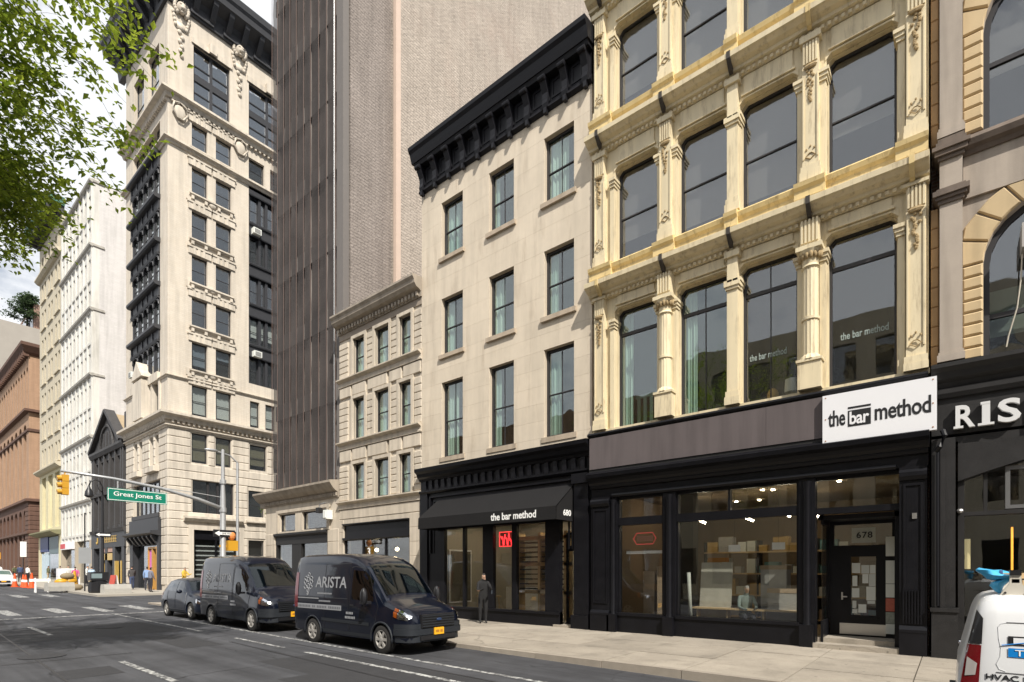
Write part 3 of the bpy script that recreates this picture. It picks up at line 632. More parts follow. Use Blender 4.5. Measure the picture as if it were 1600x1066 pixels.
# fascia over the shop: grey boards and the white sign
f = MB().box(0.0, W, -0.26, 0.3, 4.84, 5.90).build('fascia', dkgrey, B)
for a, b in ((0.03, 4.95), (4.955, 6.15)): block(f, 'fascia_board', bandm, a, b, -0.285, -0.26, 4.93, 5.86)
MB().prof([(0.1,5.90),(-0.30,5.90),(-0.33,5.95),(-0.30,6.0),(0.1,6.02)], -0.03, W).build('fascia_capping', black, B)
MB().box(0.0, W+0.02, -0.06, 0.02, 6.02, 6.13).build('base_course', cream, B)
sg = thing('shop_sign', 'white board sign with the words the bar method', 'sign', (FX, 8.45, 0), R(-90))
MB().box(6.17, 8.19, -0.40, -0.29, 4.76, 5.84).build('board', white, sg)
letter('bar_the', ink, sg, 6.28, -0.402, 5.12, 0.33, 0.36); letter('bar_method', ink, sg, 7.15, -0.402, 5.12, 0.95, 0.36)
MB().box(6.66, 7.08, -0.406, -0.40, 5.07, 5.42).build('lettering_box', ink, sg); letter('bar_bar', white, sg, 6.69, -0.410, 5.11, 0.36, 0.28); MB().box(6.66, 7.08, -0.406, -0.40, 5.46, 5.50).build('overline', ink, sg)
for x in (8.13, 6.23):
    for z in (4.82, 5.3, 5.78): MB().lathe((x, -0.403, z), [(0.0,-0.004),(0.014,-0.004),(0.014,0.004)], 8, 'y').build('screw', M('rusty screw', (0.35, 0.16, 0.07), 0.7), sg)
# 678 shopfront
S = MB().prof([(0.1,4.46),(-0.20,4.46),(-0.26,4.52),(-0.30,4.60),(-0.42,4.66),(-0.44,4.76),(-0.30,4.84),(0.1,4.85)], -0.02, W+0.02)
S.box(0, W, -0.12, 0.25, 4.10, 4.46).prof([(0.0,4.36),(-0.17,4.36),(-0.20,4.42),(-0.20,4.455),(0.0,4.455)], 0, W)
S.prof([(0.0,4.08),(-0.14,4.08),(-0.17,4.13),(-0.15,4.18),(0.0,4.18)], 0.7, 7.5)
S.build('entablature', black, B)
for a, b, n in ((0.02, 0.64, 'pilaster'), (7.56, W-0.02, 'pilaster')):
    p = MB().box(a, b, -0.16, 0.2, 0.1, 4.10).box(a-0.0, b+0.0, -0.24, -0.16, 0.1, 0.62).prof([(-0.16,0.62),(-0.25,0.62),(-0.25,0.68),(-0.18,0.76),(-0.16,0.76)], a, b)
    p.cells(a+0.07, b-0.07, 0.95, 3.75, -0.185, -0.16, [(a+0.11, b-0.11, 1.0, 3.7)]).prof([(-0.16,3.82),(-0.20,3.82),(-0.24,3.90),(-0.24,3.98),(-0.20,4.04),(-0.16,4.04)], a, b)
    if a > 5:
        for i in range(7): p.box(a+0.06+i*0.05, a+0.085+i*0.05, -0.20, -0.16, 0.8, 1.5)
    p.build(n, black, B)
for x in (0.72, 2.44, 5.80):
    c = MB().box(x-0.06 if x < 1 else x-0.17, x+0.12 if x < 1 else x+0.17, -0.10, 0.16, 0.1, 4.1)
    c.lathe((x, -0.11, 0), [(0.09,0.66),(0.075,0.74),(0.07,3.85),(0.085,3.9),(0.10,4.0)], 14).box(x-0.14, x+0.14, -0.24, -0.10, 0.1, 0.66)
    c.build('column', black, B, smooth=40)
win = MB()
for a, b in ((0.84, 2.27), (2.61, 5.63)):
    win.box(a, b, -0.10, 0.14, 0.1, 0.62).box(a, b, -0.14, 0.14, 0.62, 0.70).box(a, b, -0.06, 0.12, 3.24, 3.46).box(a, b, -0.03, 0.12, 4.0, 4.1)
    for s in (a, b-0.06): win.box(s, s+0.06, -0.04, 0.12, 0.70, 4.0)
win.box(3.98, 4.04, -0.03, 0.1, 3.46, 4.0).build('window_framing', black, B)
for a, b in ((0.90, 2.21), (2.67, 5.57)):
    MB().box(a, b, 0.04, 0.05, 0.70, 3.24).build('shop_pane', g_clear, B); MB().box(a, b, 0.04, 0.05, 3.46, 4.0).build('transom_pane', g_clear, B)
e = MB().box(5.97, 7.56, -0.06, 0.1, 3.22, 3.36).box(5.97, 7.56, -0.03, 0.1, 4.0, 4.1)
e.box(5.99, 7.54, 0.95, 1.05, 0.5, 0.52); e.build('entrance_head', black, B)
MB().box(5.99, 7.54, 0.02, 0.03, 3.36, 4.0).build('transom_pane', g_clear, B)
rc = MB().box(6.05, 6.10, 0.1, 0.95, 0.14, 0.75).box(6.05, 6.10, 0.1, 0.95, 3.0, 3.22).box(6.04, 6.11, 0.88, 0.96, 0.75, 3.0).box(7.46, 7.56, 0.1, 0.98, 0.14, 3.22).box(6.0, 7.56, 0.1, 1.0, 3.1, 3.2); rc.build('entrance_side', black, B)
MB().box(6.07, 6.08, 0.1, 0.88, 0.75, 3.0).build('side_pane', g_clear, B)
dr = MB().cells(6.11, 7.45, 0.36, 3.1, 0.90, 0.98, [(6.55, 7.05, 0.86, 2.25), (6.20, 7.36, 2.52, 3.02)]).box(6.50, 7.10, 0.87, 0.9, 0.78, 0.84).build('door', black, B)
MB().box(6.55, 7.05, 0.93, 0.94, 0.86, 2.25).build('pane', g_clear, dr); MB().box(6.20, 7.36, 0.93, 0.94, 2.52, 3.02).build('pane', g_clear, dr)
MB().box(6.32, 7.24, 0.885, 0.90, 0.40, 0.66).build('kick_plate', alu, dr); MB().box(6.36, 6.39, 0.85, 0.9, 1.22, 1.4).box(6.36, 6.48, 0.83, 0.86, 1.28, 1.31).build('door_handle', alu, dr)
MB().box(6.56, 7.04, 0.945, 0.955, 2.58, 2.94).build('number_glass', M('frosted number glass', (0.5, 0.5, 0.47), 0.5), dr); letter('n678', ink, dr, 6.66, 0.925, 2.69, 0.32, 0.15)
paper = M('paper notice', (0.62, 0.64, 0.60), 0.8, var=0.06, rnd=0.12)
for i, (a, b, c, d) in enumerate(((6.57,6.74,1.86,2.1),(6.57,6.72,1.28,1.5),(6.76,6.92,1.85,2.05),(6.93,7.04,1.85,2.05),(6.78,6.90,1.62,1.84),(6.91,7.04,1.55,1.84),(6.86,7.04,1.22,1.54),(6.58,6.68,1.55,1.8),(6.58,6.66,1.02,1.2),(6.70,6.86,0.92,1.12),(6.58,6.68,0.9,1.0),(6.88,7.03,1.14,1.21))): block(dr, 'notice', paper, a, b, 0.915, 0.92, c, d)
for z0, z1, m in ((2.25,2.7,paper),(1.62,2.15,paper),(1.3,1.61,paper),(0.98,1.28,M('red poster', (0.45, 0.12, 0.08), 0.7, var=0.3, ns=20)),(0.7,0.96,M('grey photo poster', (0.28, 0.3, 0.26), 0.7, var=0.5, ns=18)),(0.46,0.69,paper)): block(B, 'notice', m, 7.452, 7.458, 0.28, 0.62, z0, z1) if False else block(B, 'notice', m, 7.24, 7.44, 0.87, 0.878, z0, z1)
MB().box(5.92, 7.6, -0.22, 0.5, 0.12, 0.25).build('door_step', concrete, B); MB().box(5.98, 7.5, 0.12, 0.98, 0.25, 0.36).build('door_step', concrete, B)
MB().box(7.78, 7.86, -0.19, -0.16, 3.0, 3.12).build('doorbell', alu, B)
sh = MB().box(0.1, W-0.1, 7.0, 7.1, 0.1, 4.6).box(0.1, W-0.1, 0.15, 7.0, 0.12, 0.30).box(0.1, W-0.1, 0.26, 7.0, 4.3, 4.4).box(0.21, 0.26, 0.3, 7.0, 0.2, 4.3).box(W-0.26, W-0.21, 0.3, 7, 0.2, 4.3)
sh.build('shop_interior', M('brown shop plaster', (0.22, 0.16, 0.10), 0.9, var=0.2, ns=0.8), B)
rg = random.Random(7)
for i in range(14): MB().lathe((0.8+rg.random()*6.2, 0.8+rg.random()*5, 4.27), [(0.0,0),(0.05,0),(0.05,0.025),(0,0.025)], 8).build('ceiling_lamp', lampw, B)
for x, yv in ((3.4, 3.2), (4.6, 2.4), (5.2, 3.8), (2.0, 3.0)): MB().tube([(x, yv, 3.6), (x+0.3, yv+0.1, 3.45)], 0.03, 6).build('tube_lamp', lampw, B)
card = M('cardboard', (0.36, 0.27, 0.19), 0.85, var=0.15, rnd=0.1); greyc = M('grey wrap', (0.34, 0.33, 0.32), 0.7, var=0.2, ns=9)
def inbox(name, label, cat, yy, xx, z, w, d, h, m, parts=None):
    t = thing(name, label, cat, (FX+xx, yy, z), R(-90)); MB().box(0, w, 0, d, 0, h).build('carton', m, t); MB().box(-0.01, w+0.01, -0.01, d+0.01, h-0.1, h+0.01).build('lid', card, t); return t
inbox('packing_box', 'tall grey stack of wrapped cartons behind the large shop window', 'box', 3.95, 1.0, 0.3, 0.62, 0.5, 1.75, greyc)
inbox('packing_box', 'low grey wrapped carton with brown lid beside the tall stack in the shop', 'box', 3.72, 0.75, 0.3, 0.85, 0.4, 1.15, greyc)
inbox('packing_box', 'brown carton standing behind the narrow shop window', 'box', 7.2, 0.8, 0.3, 0.35, 0.4, 1.6, card)
inbox('packing_box', 'second brown carton on the right behind the narrow shop window', 'box', 6.72, 0.7, 0.3, 0.32, 0.4, 1.75, card)
pb = thing('leaning_board', 'large pale scuffed board leaning behind the shop window', 'board', (FX+0.7, 5.5, 0.3), R(-90)); MB().extr([(0,0,0),(0.85,0,0),(0.85,0.25,1.85),(0,0.25,1.85)], [(0,0.04,0),(0.85,0.04,0),(0.85,0.29,1.85),(0,0.29,1.85)]).build('panel', M('scuffed board', (0.45, 0.43, 0.38), 0.7, var=0.3, ns=4), pb)
tb = thing('display_table', 'low pale wood display table along the large shop window', 'table', (FX+0.45, 5.6, 0.3), R(-90)); MB().box(0, 2.7, 0, 0.4, 0.58, 0.62).build('tabletop', wood, tb)
for x in (0.1, 0.9, 1.8, 2.6): block(tb, 'leg', wood, x, x+0.05, 0.1, 0.3, 0, 0.58)
nsg = thing('neon_sign', 'small dull red lozenge sign hanging in the narrow shop window', 'sign', (FX+0.25, 7.25, 2.85), R(-90)); MB().tube([(0,0,0),(0.1,0,0.16),(0.6,0,0.16),(0.7,0,0.0),(0.6,0,-0.16),(0.1,0,-0.16),(0,0,0)], 0.014, 5).build('neon_tube', M('dull neon', (0.5,0.05,0.05), 0.5, emit=0.6), nsg); MB().box(0.1, 0.6, 0.01, 0.02, -0.08, 0.08).build('lettering', M('dull lettering', (0.4,0.2,0.15), 0.6), nsg)
MB().box(0.92, 2.2, 0.35, 0.6, 2.42, 2.50).build('window_shelf', white, B)
us = thing('storage_shelf', 'long open storage shelf with boxes at the back of the shop', 'shelf', (FX+4.2, 6.6, 0.3), R(-90))
for z in (0.1, 0.8, 1.5, 2.2): block(us, 'shelf_board', wood, 0, 5.2, 0, 0.5, z, z+0.05)
for x in (0, 1.7, 3.4, 5.15): block(us, 'upright', dkgrey, x, x+0.05, 0, 0.5, 0, 2.6)
rg = random.Random(17); bxm = [card, greyc, paper, M('teal carton', (0.10,0.20,0.20), 0.8), M('ochre carton', (0.42,0.28,0.10), 0.8)]
for z in (0.15, 0.85, 1.55, 2.25):
    x = 0.1
    while x < 4.9:
        w = rg.uniform(0.2, 0.5); block(us, 'stored_box', rg.choice(bxm), x, x+w-0.03, 0.05, 0.42, z, z+rg.uniform(0.2, 0.52)); x += w + rg.choice((0, 0, 0.15))
wr = thing('paper_roll', 'white paper roll leaning in the left corner of the large shop window', 'paper roll', (FX+0.35, 5.62, 0.62), R(-90)); MB().tube([(0.02,0.05,0.0),(0.0,0.02,0.6),(-0.02,0.0,1.25)], 0.05, 10).build('roll', paper, wr, smooth=True)
for yy, zz, lab in ((4.62, 2.42, 'white hanging card, left one behind the large shop window'), (3.55, 2.45, 'white hanging card, right one behind the large shop window')):
    t = thing('hanging_card', lab, 'card', (FX+0.5, yy, zz), R(-90)); MB().box(0, 0.3, 0, 0.01, 0, 0.18).build('card', white, t); MB().tube([(0.15,0,0.18),(0.15,0,1.55)], 0.004, 4).build('cord', ink, t)
inbox('packing_box', 'small orange topped carton on the leaning board', 'box', 5.35, 1.02, 2.16, 0.5, 0.25, 0.22, M('orange carton', (0.5,0.22,0.06), 0.8))
MB().box(1.9, 2.35, 1.9, 2.3, 0.3, 4.3).build('interior_column', room, B)

# ============ tan rusticated building at the right edge, black shop below
B = building('rusticated_building', 'tan rusticated stone building with arched windows above a black shopfront', 0.37)
W = 7.6
ybr = M('warm yellow stone', (0.58, 0.445, 0.265), 0.8, var=0.12, ns=2.5, bump=0.15, bs=50, rnd=0.06, stain=0.2, spec=0.25)
gst = M('grey brown stone', (0.42, 0.36, 0.30), 0.8, var=0.14, ns=2.5, bump=0.15, bs=50, stain=0.3, spec=0.25)
gsd = M('dark weathered stone', (0.17, 0.135, 0.11), 0.8, var=0.25, ns=4, bump=0.2, stain=0.3, spec=0.25)
def arch_pts(cx, r, zs_, n=12, a0=0, a1=PI): return [(cx + r*math.cos(a0+(a1-a0)*i/n), zs_ + r*math.sin(a0+(a1-a0)*i/n)) for i in range(n+1)]
for fl, (zb, zsp, ztop) in enumerate(((6.16, 8.05, 9.42), (10.72, 12.7, 14.2), (15.4, 17.0, 18.6))):
    for wi, cx in enumerate((1.95, 5.6)):
        r = 1.12; xl, xr = cx-r, cx+r
        # flat backing with arched opening
        bk = MB(); n = 12; ap = arch_pts(cx, r, zsp, n)
        for i in range(n):
            (xa, za), (xb, zb_) = ap[i], ap[i+1]; bk.extr([(xa,0.06,za),(xb,0.06,zb_),(xb,0.06,ztop),(xa,0.06,ztop)], [(xa,0.5,za),(xb,0.5,zb_),(xb,0.5,ztop),(xa,0.5,ztop)])
        x_l0 = 0.5 if wi == 0 else 3.95; x_r0 = 3.4 if wi == 0 else W
        bk.box(x_l0, xl, 0.06, 0.5, zb, ztop).box(xr, x_r0, 0.06, 0.5, zb, ztop).build('wall', gst, B)
        nq = 8; hq = (zsp-zb)/nq
        for i in range(nq):
            rblock(B, 'stone', ybr, x_l0, xl, 0.0, 0.2, zb+i*hq, zb+(i+1)*hq, 0.035); rblock(B, 'stone', ybr, xr, x_r0, 0.0, 0.2, zb+i*hq, zb+(i+1)*hq, 0.035)
        nv = 9
        for i in range(nv):                          # voussoirs
            a0, a1 = PI*i/nv+0.012, PI*(i+1)/nv-0.012; ro = r+0.48
            def cl(x): return min(max(x, x_l0), x_r0)
            q = [(cx+r*math.cos(a0), zsp+r*math.sin(a0)), (cl(cx+ro*math.cos(a0)), min(zsp+ro*math.sin(a0), ztop)), (cl(cx+ro*math.cos((a0+a1)/2)*1.02), min(zsp+ro*math.sin((a0+a1)/2)*1.0, ztop)), (cl(cx+ro*math.cos(a1)), min(zsp+ro*math.sin(a1), ztop)), (cx+r*math.cos(a1), zsp+r*math.sin(a1)), (cx+r*math.cos((a0+a1)/2), zsp+r*math.sin((a0+a1)/2))]
            mx_, mz_ = sum(p[0] for p in q)/6, sum(p[1] for p in q)/6; qi = [(mx_+(x-mx_)*0.90, mz_+(z-mz_)*0.88) for x, z in q]
            MB().rings([[(x,0.2,z) for x,z in q], [(x,0.035,z) for x,z in q], [(x,0.0,z) for x,z in qi]]).build('voussoir', ybr, B)
        for s in (0, 1):                             # spandrel stones in the corners
            xa, xb = (x_l0, cx-r*0.72) if s == 0 else (cx+r*0.72, x_r0)
        fr = MB(); ro_, ri_ = r, r-0.10; po, pi_ = arch_pts(cx, ro_, zsp), arch_pts(cx, ri_, zsp)
        for i in range(12): fr.extr([(pi_[i][0],0.24,pi_[i][1]),(po[i][0],0.24,po[i][1]),(po[i+1][0],0.24,po[i+1][1]),(pi_[i+1][0],0.24,pi_[i+1][1])], [(pi_[i][0],0.36,pi_[i][1]),(po[i][0],0.36,po[i][1]),(po[i+1][0],0.36,po[i+1][1]),(pi_[i+1][0],0.36,pi_[i+1][1])])
        fr.box(xl, xl+0.10, 0.24, 0.36, zb, zsp).box(xr-0.10, xr, 0.24, 0.36, zb, zsp).box(xl+0.1, xr-0.1, 0.24, 0.36, zb, zb+0.1)
        fo = fr.build('window', dkframe, B)
        zm = zb + (0.85 if fl == 0 else 1.35)
        MB().box(xl+0.1, xr-0.1, 0.27, 0.34, zm-0.04, zm+0.05).build('sash', dkframe, fo); MB().box(xl+0.1, xr-0.1, 0.31, 0.318, zb+0.1, zm-0.04).build('pane', g_old if fl else g_dark, fo)
        MB().plate([(xl+0.1, zm+0.05), (xr-0.1, zm+0.05)] + pi_, 0.295, 0.303).build('pane', g_old if fl else g_dark, fo)
        if fl: MB().box(xl+0.1, xr-0.1, 0.5, 0.51, zm-0.1, zsp+r).build('roller_shade', linen, fo)
        else: MB().box(xl+0.1, xr-0.1, 0.5, 0.51, zb+0.5, zsp-0.45).build('roller_shade', M('sage blind', (0.30,0.36,0.30), 0.9), fo)
    # pilasters with bases and capitals, recessed brick strip beside the cream building
    for x0 in (0.15, 3.42, 7.2):
        a, b = x0, x0+0.36 if x0 < 1 else x0+0.5
        if x0 > 7: b = W
        p = MB().box(a, b, -0.16, 0.3, zb+0.02, ztop-0.05).build('pilaster', gst, B)
        c = MB()
        for q, z0, z1 in ((0.04, zb, zb+0.14), (0.02, zb+0.14, zb+0.2)): c.box(a-q, b+q, -0.16-q, 0.3, z0, z1)
        c.build('pilaster_base', gst, B)
        c = MB()
        for q, z0, z1 in ((0.03, ztop-0.05, ztop+0.03), (0.07, ztop+0.03, ztop+0.10), (0.11, ztop+0.10, ztop+0.2), (0.05, ztop+0.2, ztop+0.26)): c.box(a-q, b+q, -0.16-q, 0.3, z0, z1)
        c.build('capital', gsd, B)
        MB().box(a, b, -0.15, 0.3, ztop+0.26, ztop+0.84).build('frieze_block', gst, B)
        c = MB()
        for q, z0, z1 in ((0.03, ztop+0.84, ztop+0.92), (0.08, ztop+0.92, ztop+1.02), (0.12, ztop+1.02, ztop+1.10), (0.06, ztop+1.10, ztop+1.2), (0.03, ztop+1.2, ztop+1.28)): c.box(a-q, b+q, -0.16-q, 0.3, z0, z1)
        c.build('belt_block', gsd, B)
    for i in range(8):
        hh = (ztop-zb)/8; rblock(B, 'stone', M('tan brick strip', (0.40, 0.26, 0.14), 0.85, var=0.2, rnd=0.1), 0.0, 0.14, 0.0, 0.3, zb+i*hh, zb+(i+1)*hh, 0.02)
    MB().box(0.52, W, 0.0, 0.4, ztop, ztop+0.84).build('frieze', gst, B)
    MB().prof([(0.3,ztop+0.84),(-0.04,ztop+0.84),(-0.08,ztop+0.92),(-0.16,ztop+0.96),(-0.20,ztop+1.06),(-0.14,ztop+1.14),(-0.08,ztop+1.2),(0.3,ztop+1.3)], 0.51, W).build('belt_course', gsd, B)
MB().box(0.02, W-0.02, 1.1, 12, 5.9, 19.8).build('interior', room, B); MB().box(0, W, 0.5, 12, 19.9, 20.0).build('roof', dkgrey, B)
MB().box(0.001, 0.2, 0.5, 12, 0.1, 19.9).build('side_wall', MATS['party wall brick'], B); MB().box(W-0.2, W-0.001, 0.5, 12, 0.1, 19.9).build('side_wall', MATS['party wall brick'], B)
# black shopfront
S = MB().prof([(0.2,5.62),(-0.16,5.62),(-0.20,5.72),(-0.30,5.78),(-0.34,5.9),(-0.42,5.98),(-0.42,6.06),(0.2,6.14)], 0.02, W)
S.prof([(0.2,5.42),(-0.18,5.42),(-0.22,5.5),(-0.22,5.6),(0.2,5.6)], 0.02, W).box(0.02, W, -0.12, 0.3, 4.68, 5.42).box(0.02, W, -0.10, 0.3, 4.52, 4.62)
S.box(0.02, 0.40, -0.20, 0.3, 0.12, 4.6).box(0.02, 0.44, -0.26, 0.3, 0.12, 1.08).box(0.16, 0.24, -0.235, -0.2, 1.15, 4.5).box(0.0, 0.46, -0.29, 0.3, 1.08, 1.16)
# flat arched head
n = 10
for i in range(n):
    xa = 0.44 + (5.4-0.44)*i/n; xb = 0.44 + (5.4-0.44)*(i+1)/n
    za, zb_ = 3.72 + 0.55*math.sin(PI*i/n), 3.72 + 0.55*math.sin(PI*(i+1)/n)
    S.extr([(xa,-0.10,za),(xb,-0.10,zb_),(xb,-0.10,4.52),(xa,-0.10,4.52)], [(xa,0.3,za),(xb,0.3,zb_),(xb,0.3,4.52),(xa,0.3,4.52)])
S.box(5.4, W, -0.10, 0.3, 0.12, 4.52)
S.build('shopfront', dkgrey, B)
w = MB().box(0.44, 0.54, -0.02, 0.2, 0.7, 4.2).box(0.54, 5.4, -0.02, 0.2, 3.02, 3.10).box(0.83, 0.89, 0.0, 0.16, 3.1, 4.2).box(0.44, 5.4, -0.05, 0.2, 0.14, 0.70).build('window_framing', dkgrey, B)
MB().cells(1.15, 2.2, 3.12, 3.95, -0.01, 0.1, [(1.22, 2.13, 3.19, 3.88)]).build('hopper_frame', M('grey painted frame', (0.12,0.12,0.12), 0.5), B)
MB().box(0.54, 5.4, 0.08, 0.09, 3.1, 4.3).build('transom_pane', g_clear, B); MB().box(0.54, 5.4, 0.08, 0.09, 0.7, 3.02).build('shop_pane', g_clear, B)
MB().box(0.1, W-0.1, 5, 5.1, 0.1, 4.5).box(0.1, W-0.1, 0.2, 5, 0.1, 0.2).box(0.1, W-0.1, 0.3, 5, 4.4, 4.5).box(0.05, 0.1, 0.3, 5, 0.1, 4.4).build('shop_interior', room, B)
tl = thing('tube_light', 'thin upright amber tube light inside the black shop at the right edge', 'lamp', (FX+0.7, -0.92, 1.3)); MB().tube([(0,0,0),(0,0,1.5)], 0.018, 6).build('tube', M('amber tube', (1.0, 0.42, 0.06), 0.5, var=0, emit=1.6), tl); MB().lathe((0,0,-0.9), [(0.12,0),(0.12,0.04),(0.02,0.06),(0.02,0.9)], 10).build('stand', black, tl)
tl = thing('wall_lamp', 'short pale yellow wall lamp inside the black shop, next to its pier', 'lamp', (FX+0.4, -0.22, 1.95)); MB().lathe((0,0,0), [(0.05,0),(0.05,0.62)], 8).build('shade', M('cream lamp', (0.8, 0.66, 0.36), 0.5, var=0, emit=0.35), tl); MB().box(-0.02, 0.02, 0.0, 0.2, 0.2, 0.3).build('bracket', black, tl)
lp = MB().tube([(0.10,-0.28,4.35),(0.16,-0.36,4.42),(0.24,-0.36,4.62),(0.20,-0.3,4.74)], 0.05, 8); lp.tube([(0.12,-0.26,4.34),(0.12,-0.26,1.2)], 0.03, 6).build('downpipe', black, B)
MB().ball((0.47,-0.08,3.12), (0.06,0.06,0.05), 8, 6).build('spot_lamp', alu, B)
sn = thing('channel_letter_sign', 'white raised capital letters on the black fascia at the right edge', 'sign', (FX, 0.37, 0), R(-90))
sil = M('silver channel letter', (0.68, 0.68, 0.68), 0.35, var=0.05)
for k, x, w in (('R', 0.40, 0.30), ('one', 0.80, 0.12), ('S', 1.03, 0.33), ('T', 1.45, 0.32)): letter(k, sil, sn, x, -0.19, 4.76, w, 0.45)
MB().box(0.74, 0.98, -0.243, -0.14, 4.757, 4.80).build('serif', sil, sn); MB().box(0.78, 0.92, -0.243, -0.14, 5.165, 5.212).build('serif', sil, sn); MB().box(0.37, 0.52, -0.243, -0.14, 4.757, 4.80).build('serif', sil, sn)
ac = thing('window_air_conditioner', 'grey window air conditioner in the arched window at the right edge', 'air conditioner', (FX-0.25, -1.0, 8.02), R(-90))
MB().cells(0, 0.75, 0, 0.46, 0, 0.5, [(0.06, 0.69, 0.06, 0.40)]).build('casing', M('ac casing', (0.42,0.40,0.37), 0.5), ac); MB().box(0.06,0.69,0.04,0.5,0.06,0.40).build('coil', room, ac)
for i in range(8): block(ac, 'grille_slat', MATS['ac casing'], 0.06, 0.69, 0.01, 0.03, 0.085+i*0.04, 0.10+i*0.04)
cbl = tag(MB().tube([(FX-0.02,-1.02,7.98),(FX+0.02,-1.0,7.5),(FX+0.05,-0.95,7.0),(FX+0.1,-0.83,6.5),(FX+0.1,-0.8,6.3)], 0.012, 5).build('cable', M('pale cable', (0.6,0.55,0.45), 0.6)), 'pale cable hanging across the arched window from the air conditioner', 'cable')

# ============ small rusticated three-window house
B = building('rusticated_house', 'narrow pale rusticated stone house with nine windows in three rows', 22.0); W = 5.73
cl_ = [(1.11, 1.97), (2.71, 3.68), (4.35, 5.11)]; rows_ = [(10.69, 12.35), (7.81, 9.66), (5.12, 6.72)]
ops = [(a, b, c, d) for a, b in cl_ for c, d in rows_]
MB().cells(0, W, 4.6, 13.2, 0.04, 0.4, ops).build('wall', rustic, B)
for c, d in rows_:
    for a, b in ((0.0, 0.72), (1.97+0.16, 2.71-0.16), (3.68+0.1, 4.35-0.1), (5.27, W)):
        n = 6
        for i in range(n):
            h = (d-c)/n; rblock(B, 'stone', rustic, a, b, -0.02, 0.1, c+i*h, c+(i+1)*h, 0.03)
    for a, b in cl_:
        fr = MB().cells(a-0.13, b+0.13, c, d+0.14, -0.05, 0.06, [(a, b, c, d)]).build('architrave', rustic, B)
        window(B, a, b, c, d, 0.14, dkframe, g_green, 0.05, 0.09, 0.5, 0, curtain=(0.0, 0.45), cm=mint)
def ledge(z, p): return [(0.1,z-0.34),(-0.06,z-0.34),(-0.06,z-0.28),(-0.04,z-0.24),(-0.04,z-0.14),(-p*0.5,z-0.10),(-p,z-0.05),(-p,z),(0.1,z+0.03)]
for z in (10.66, 7.78, 5.08): MB().prof(ledge(z, 0.20), 0, W).build('ledge', rustic, B)
for z0, z1 in ((9.82, 10.3), (6.9, 7.42)):
    for a, b in ((0.05, 0.95), (1.05, 2.05), (2.2, 3.55), (3.7, 4.5), (4.6, 5.68)): rblock(B, 'stone', rustic, a, b, -0.03, 0.1, z0, z1, 0.02)
rblock(B, 'stone', rustic, 0.02, W-0.02, -0.02, 0.1, 4.28, 4.72, 0.02)
MB().box(0, W, 0.0, 0.4, 12.5, 12.78).build('frieze', M('brown frieze', (0.30,0.25,0.20), 0.85, var=0.2), B)
cs = MB().prof([(0.3,12.78),(-0.06,12.78),(-0.06,12.98),(-0.16,13.04),(-0.30,13.08),(-0.40,13.2),(-0.42,13.32),(-0.5,13.42),(-0.5,13.5),(0.3,13.56)], -0.02, W+0.02)
dentils(cs, 0.05, W-0.05, 26, 0.11, -0.16, -0.06, 12.82, 12.98); cs.build('cornice', M('grey tan cornice', (0.36,0.31,0.25), 0.8, var=0.2, stain=0.3), B)
sh = MB().box(0.0, 0.35, 0.0, 0.4, 0.1, 4.6).box(5.0, W, 0.0, 0.4, 0.1, 4.6).box(0.35, 5.0, 0.0, 0.4, 4.06, 4.6).build('pier', rustic, B)
for k in range(7):
    for a, b in ((0.0, 0.35), (5.0, W)): rblock(B, 'stone', rustic, a, b, -0.02, 0.1, 0.2+k*0.58, 0.2+(k+1)*0.58, 0.012)
s = MB().prof([(0.3,3.98),(-0.04,3.98),(-0.10,4.02),(-0.10,4.06),(0.3,4.06)], 0.35, 5.0).box(0.35, 5.0, 0.06, 0.3, 3.4, 3.98).prof([(0.3,3.3),(-0.02,3.3),(-0.08,3.34),(-0.08,3.42),(0.3,3.42)], 0.35, 5.0)
for x in (0.35, 1.7, 3.3, 4.9): s.box(x, x+0.1, 0.06, 0.2, 0.2, 3.3)
s.box(0.35, 5.0, 0.05, 0.22, 0.14, 0.6).build('shopfront', black, B); MB().box(0.45, 4.9, 0.1, 0.11, 0.6, 3.3).build('shop_pane', g_clear, B)
MB().box(0.1, W-0.1, 3.0, 3.1, 0.1, 4.3).box(0.1, W-0.1, 0.2, 3, 0.1, 0.2).build('shop_interior', roomw, B)
for x in (1.2, 2.7, 4.0): MB().ball((x, 1.2, 2.9), 0.09, 8, 6).build('globe_lamp', lampm, B)
letter('three', wlet, B, 2.05, 0.085, 2.6, 0.2, 0.34)
MB().box(0.02, W-0.02, 0.95, 2.85, 4.3, 13.2).build('interior', room, B); MB().box(0, W, 0.4, 2.9, 13.15, 13.25).build('roof', dkgrey, B); MB().box(W-0.2, W-0.001, 0.4, 2.9, 0.1, 13.2).build('side_wall', rustic, B)

# ============ single-storey corner shop
B = building('corner_shop', 'one-storey pale stone corner shop with a dark shopfront under the netted tower', 29.05); W = 7.04
o1 = [(1.5, 3.1, 3.98, 4.88), (3.75, 6.0, 3.98, 4.88)]
MB().cells(0, W, 3.9, 5.6, 0.0, 0.4, o1).box(0, 1.05, 0.0, 0.4, 0.2, 3.9).box(6.1, W, 0.0, 0.4, 0.2, 3.9).build('wall', rustic, B)
for k in range(6):
    for a, b in ((0.0, 1.05), (6.1, W)): rblock(B, 'stone', rustic, a, b, -0.03, 0.1, 0.3+k*0.6, 0.3+(k+1)*0.6, 0.02)
MB().cells(1.2, 6.3, 3.9, 5.1, -0.05, 0.0, [(1.4, 6.05, 3.9, 4.95)]).build('architrave', rustic, B)
cs = MB().prof([(0.3,5.36),(-0.06,5.36),(-0.08,5.6),(-0.2,5.66),(-0.34,5.78),(-0.44,5.92),(-0.5,6.0),(-0.5,6.1),(0.3,6.2)], -0.5, W)
dentils(cs, 0.0, W, 40, 0.09, -0.14, -0.06, 5.42, 5.58); cs.build('cornice', MATS['grey tan cornice'], B)
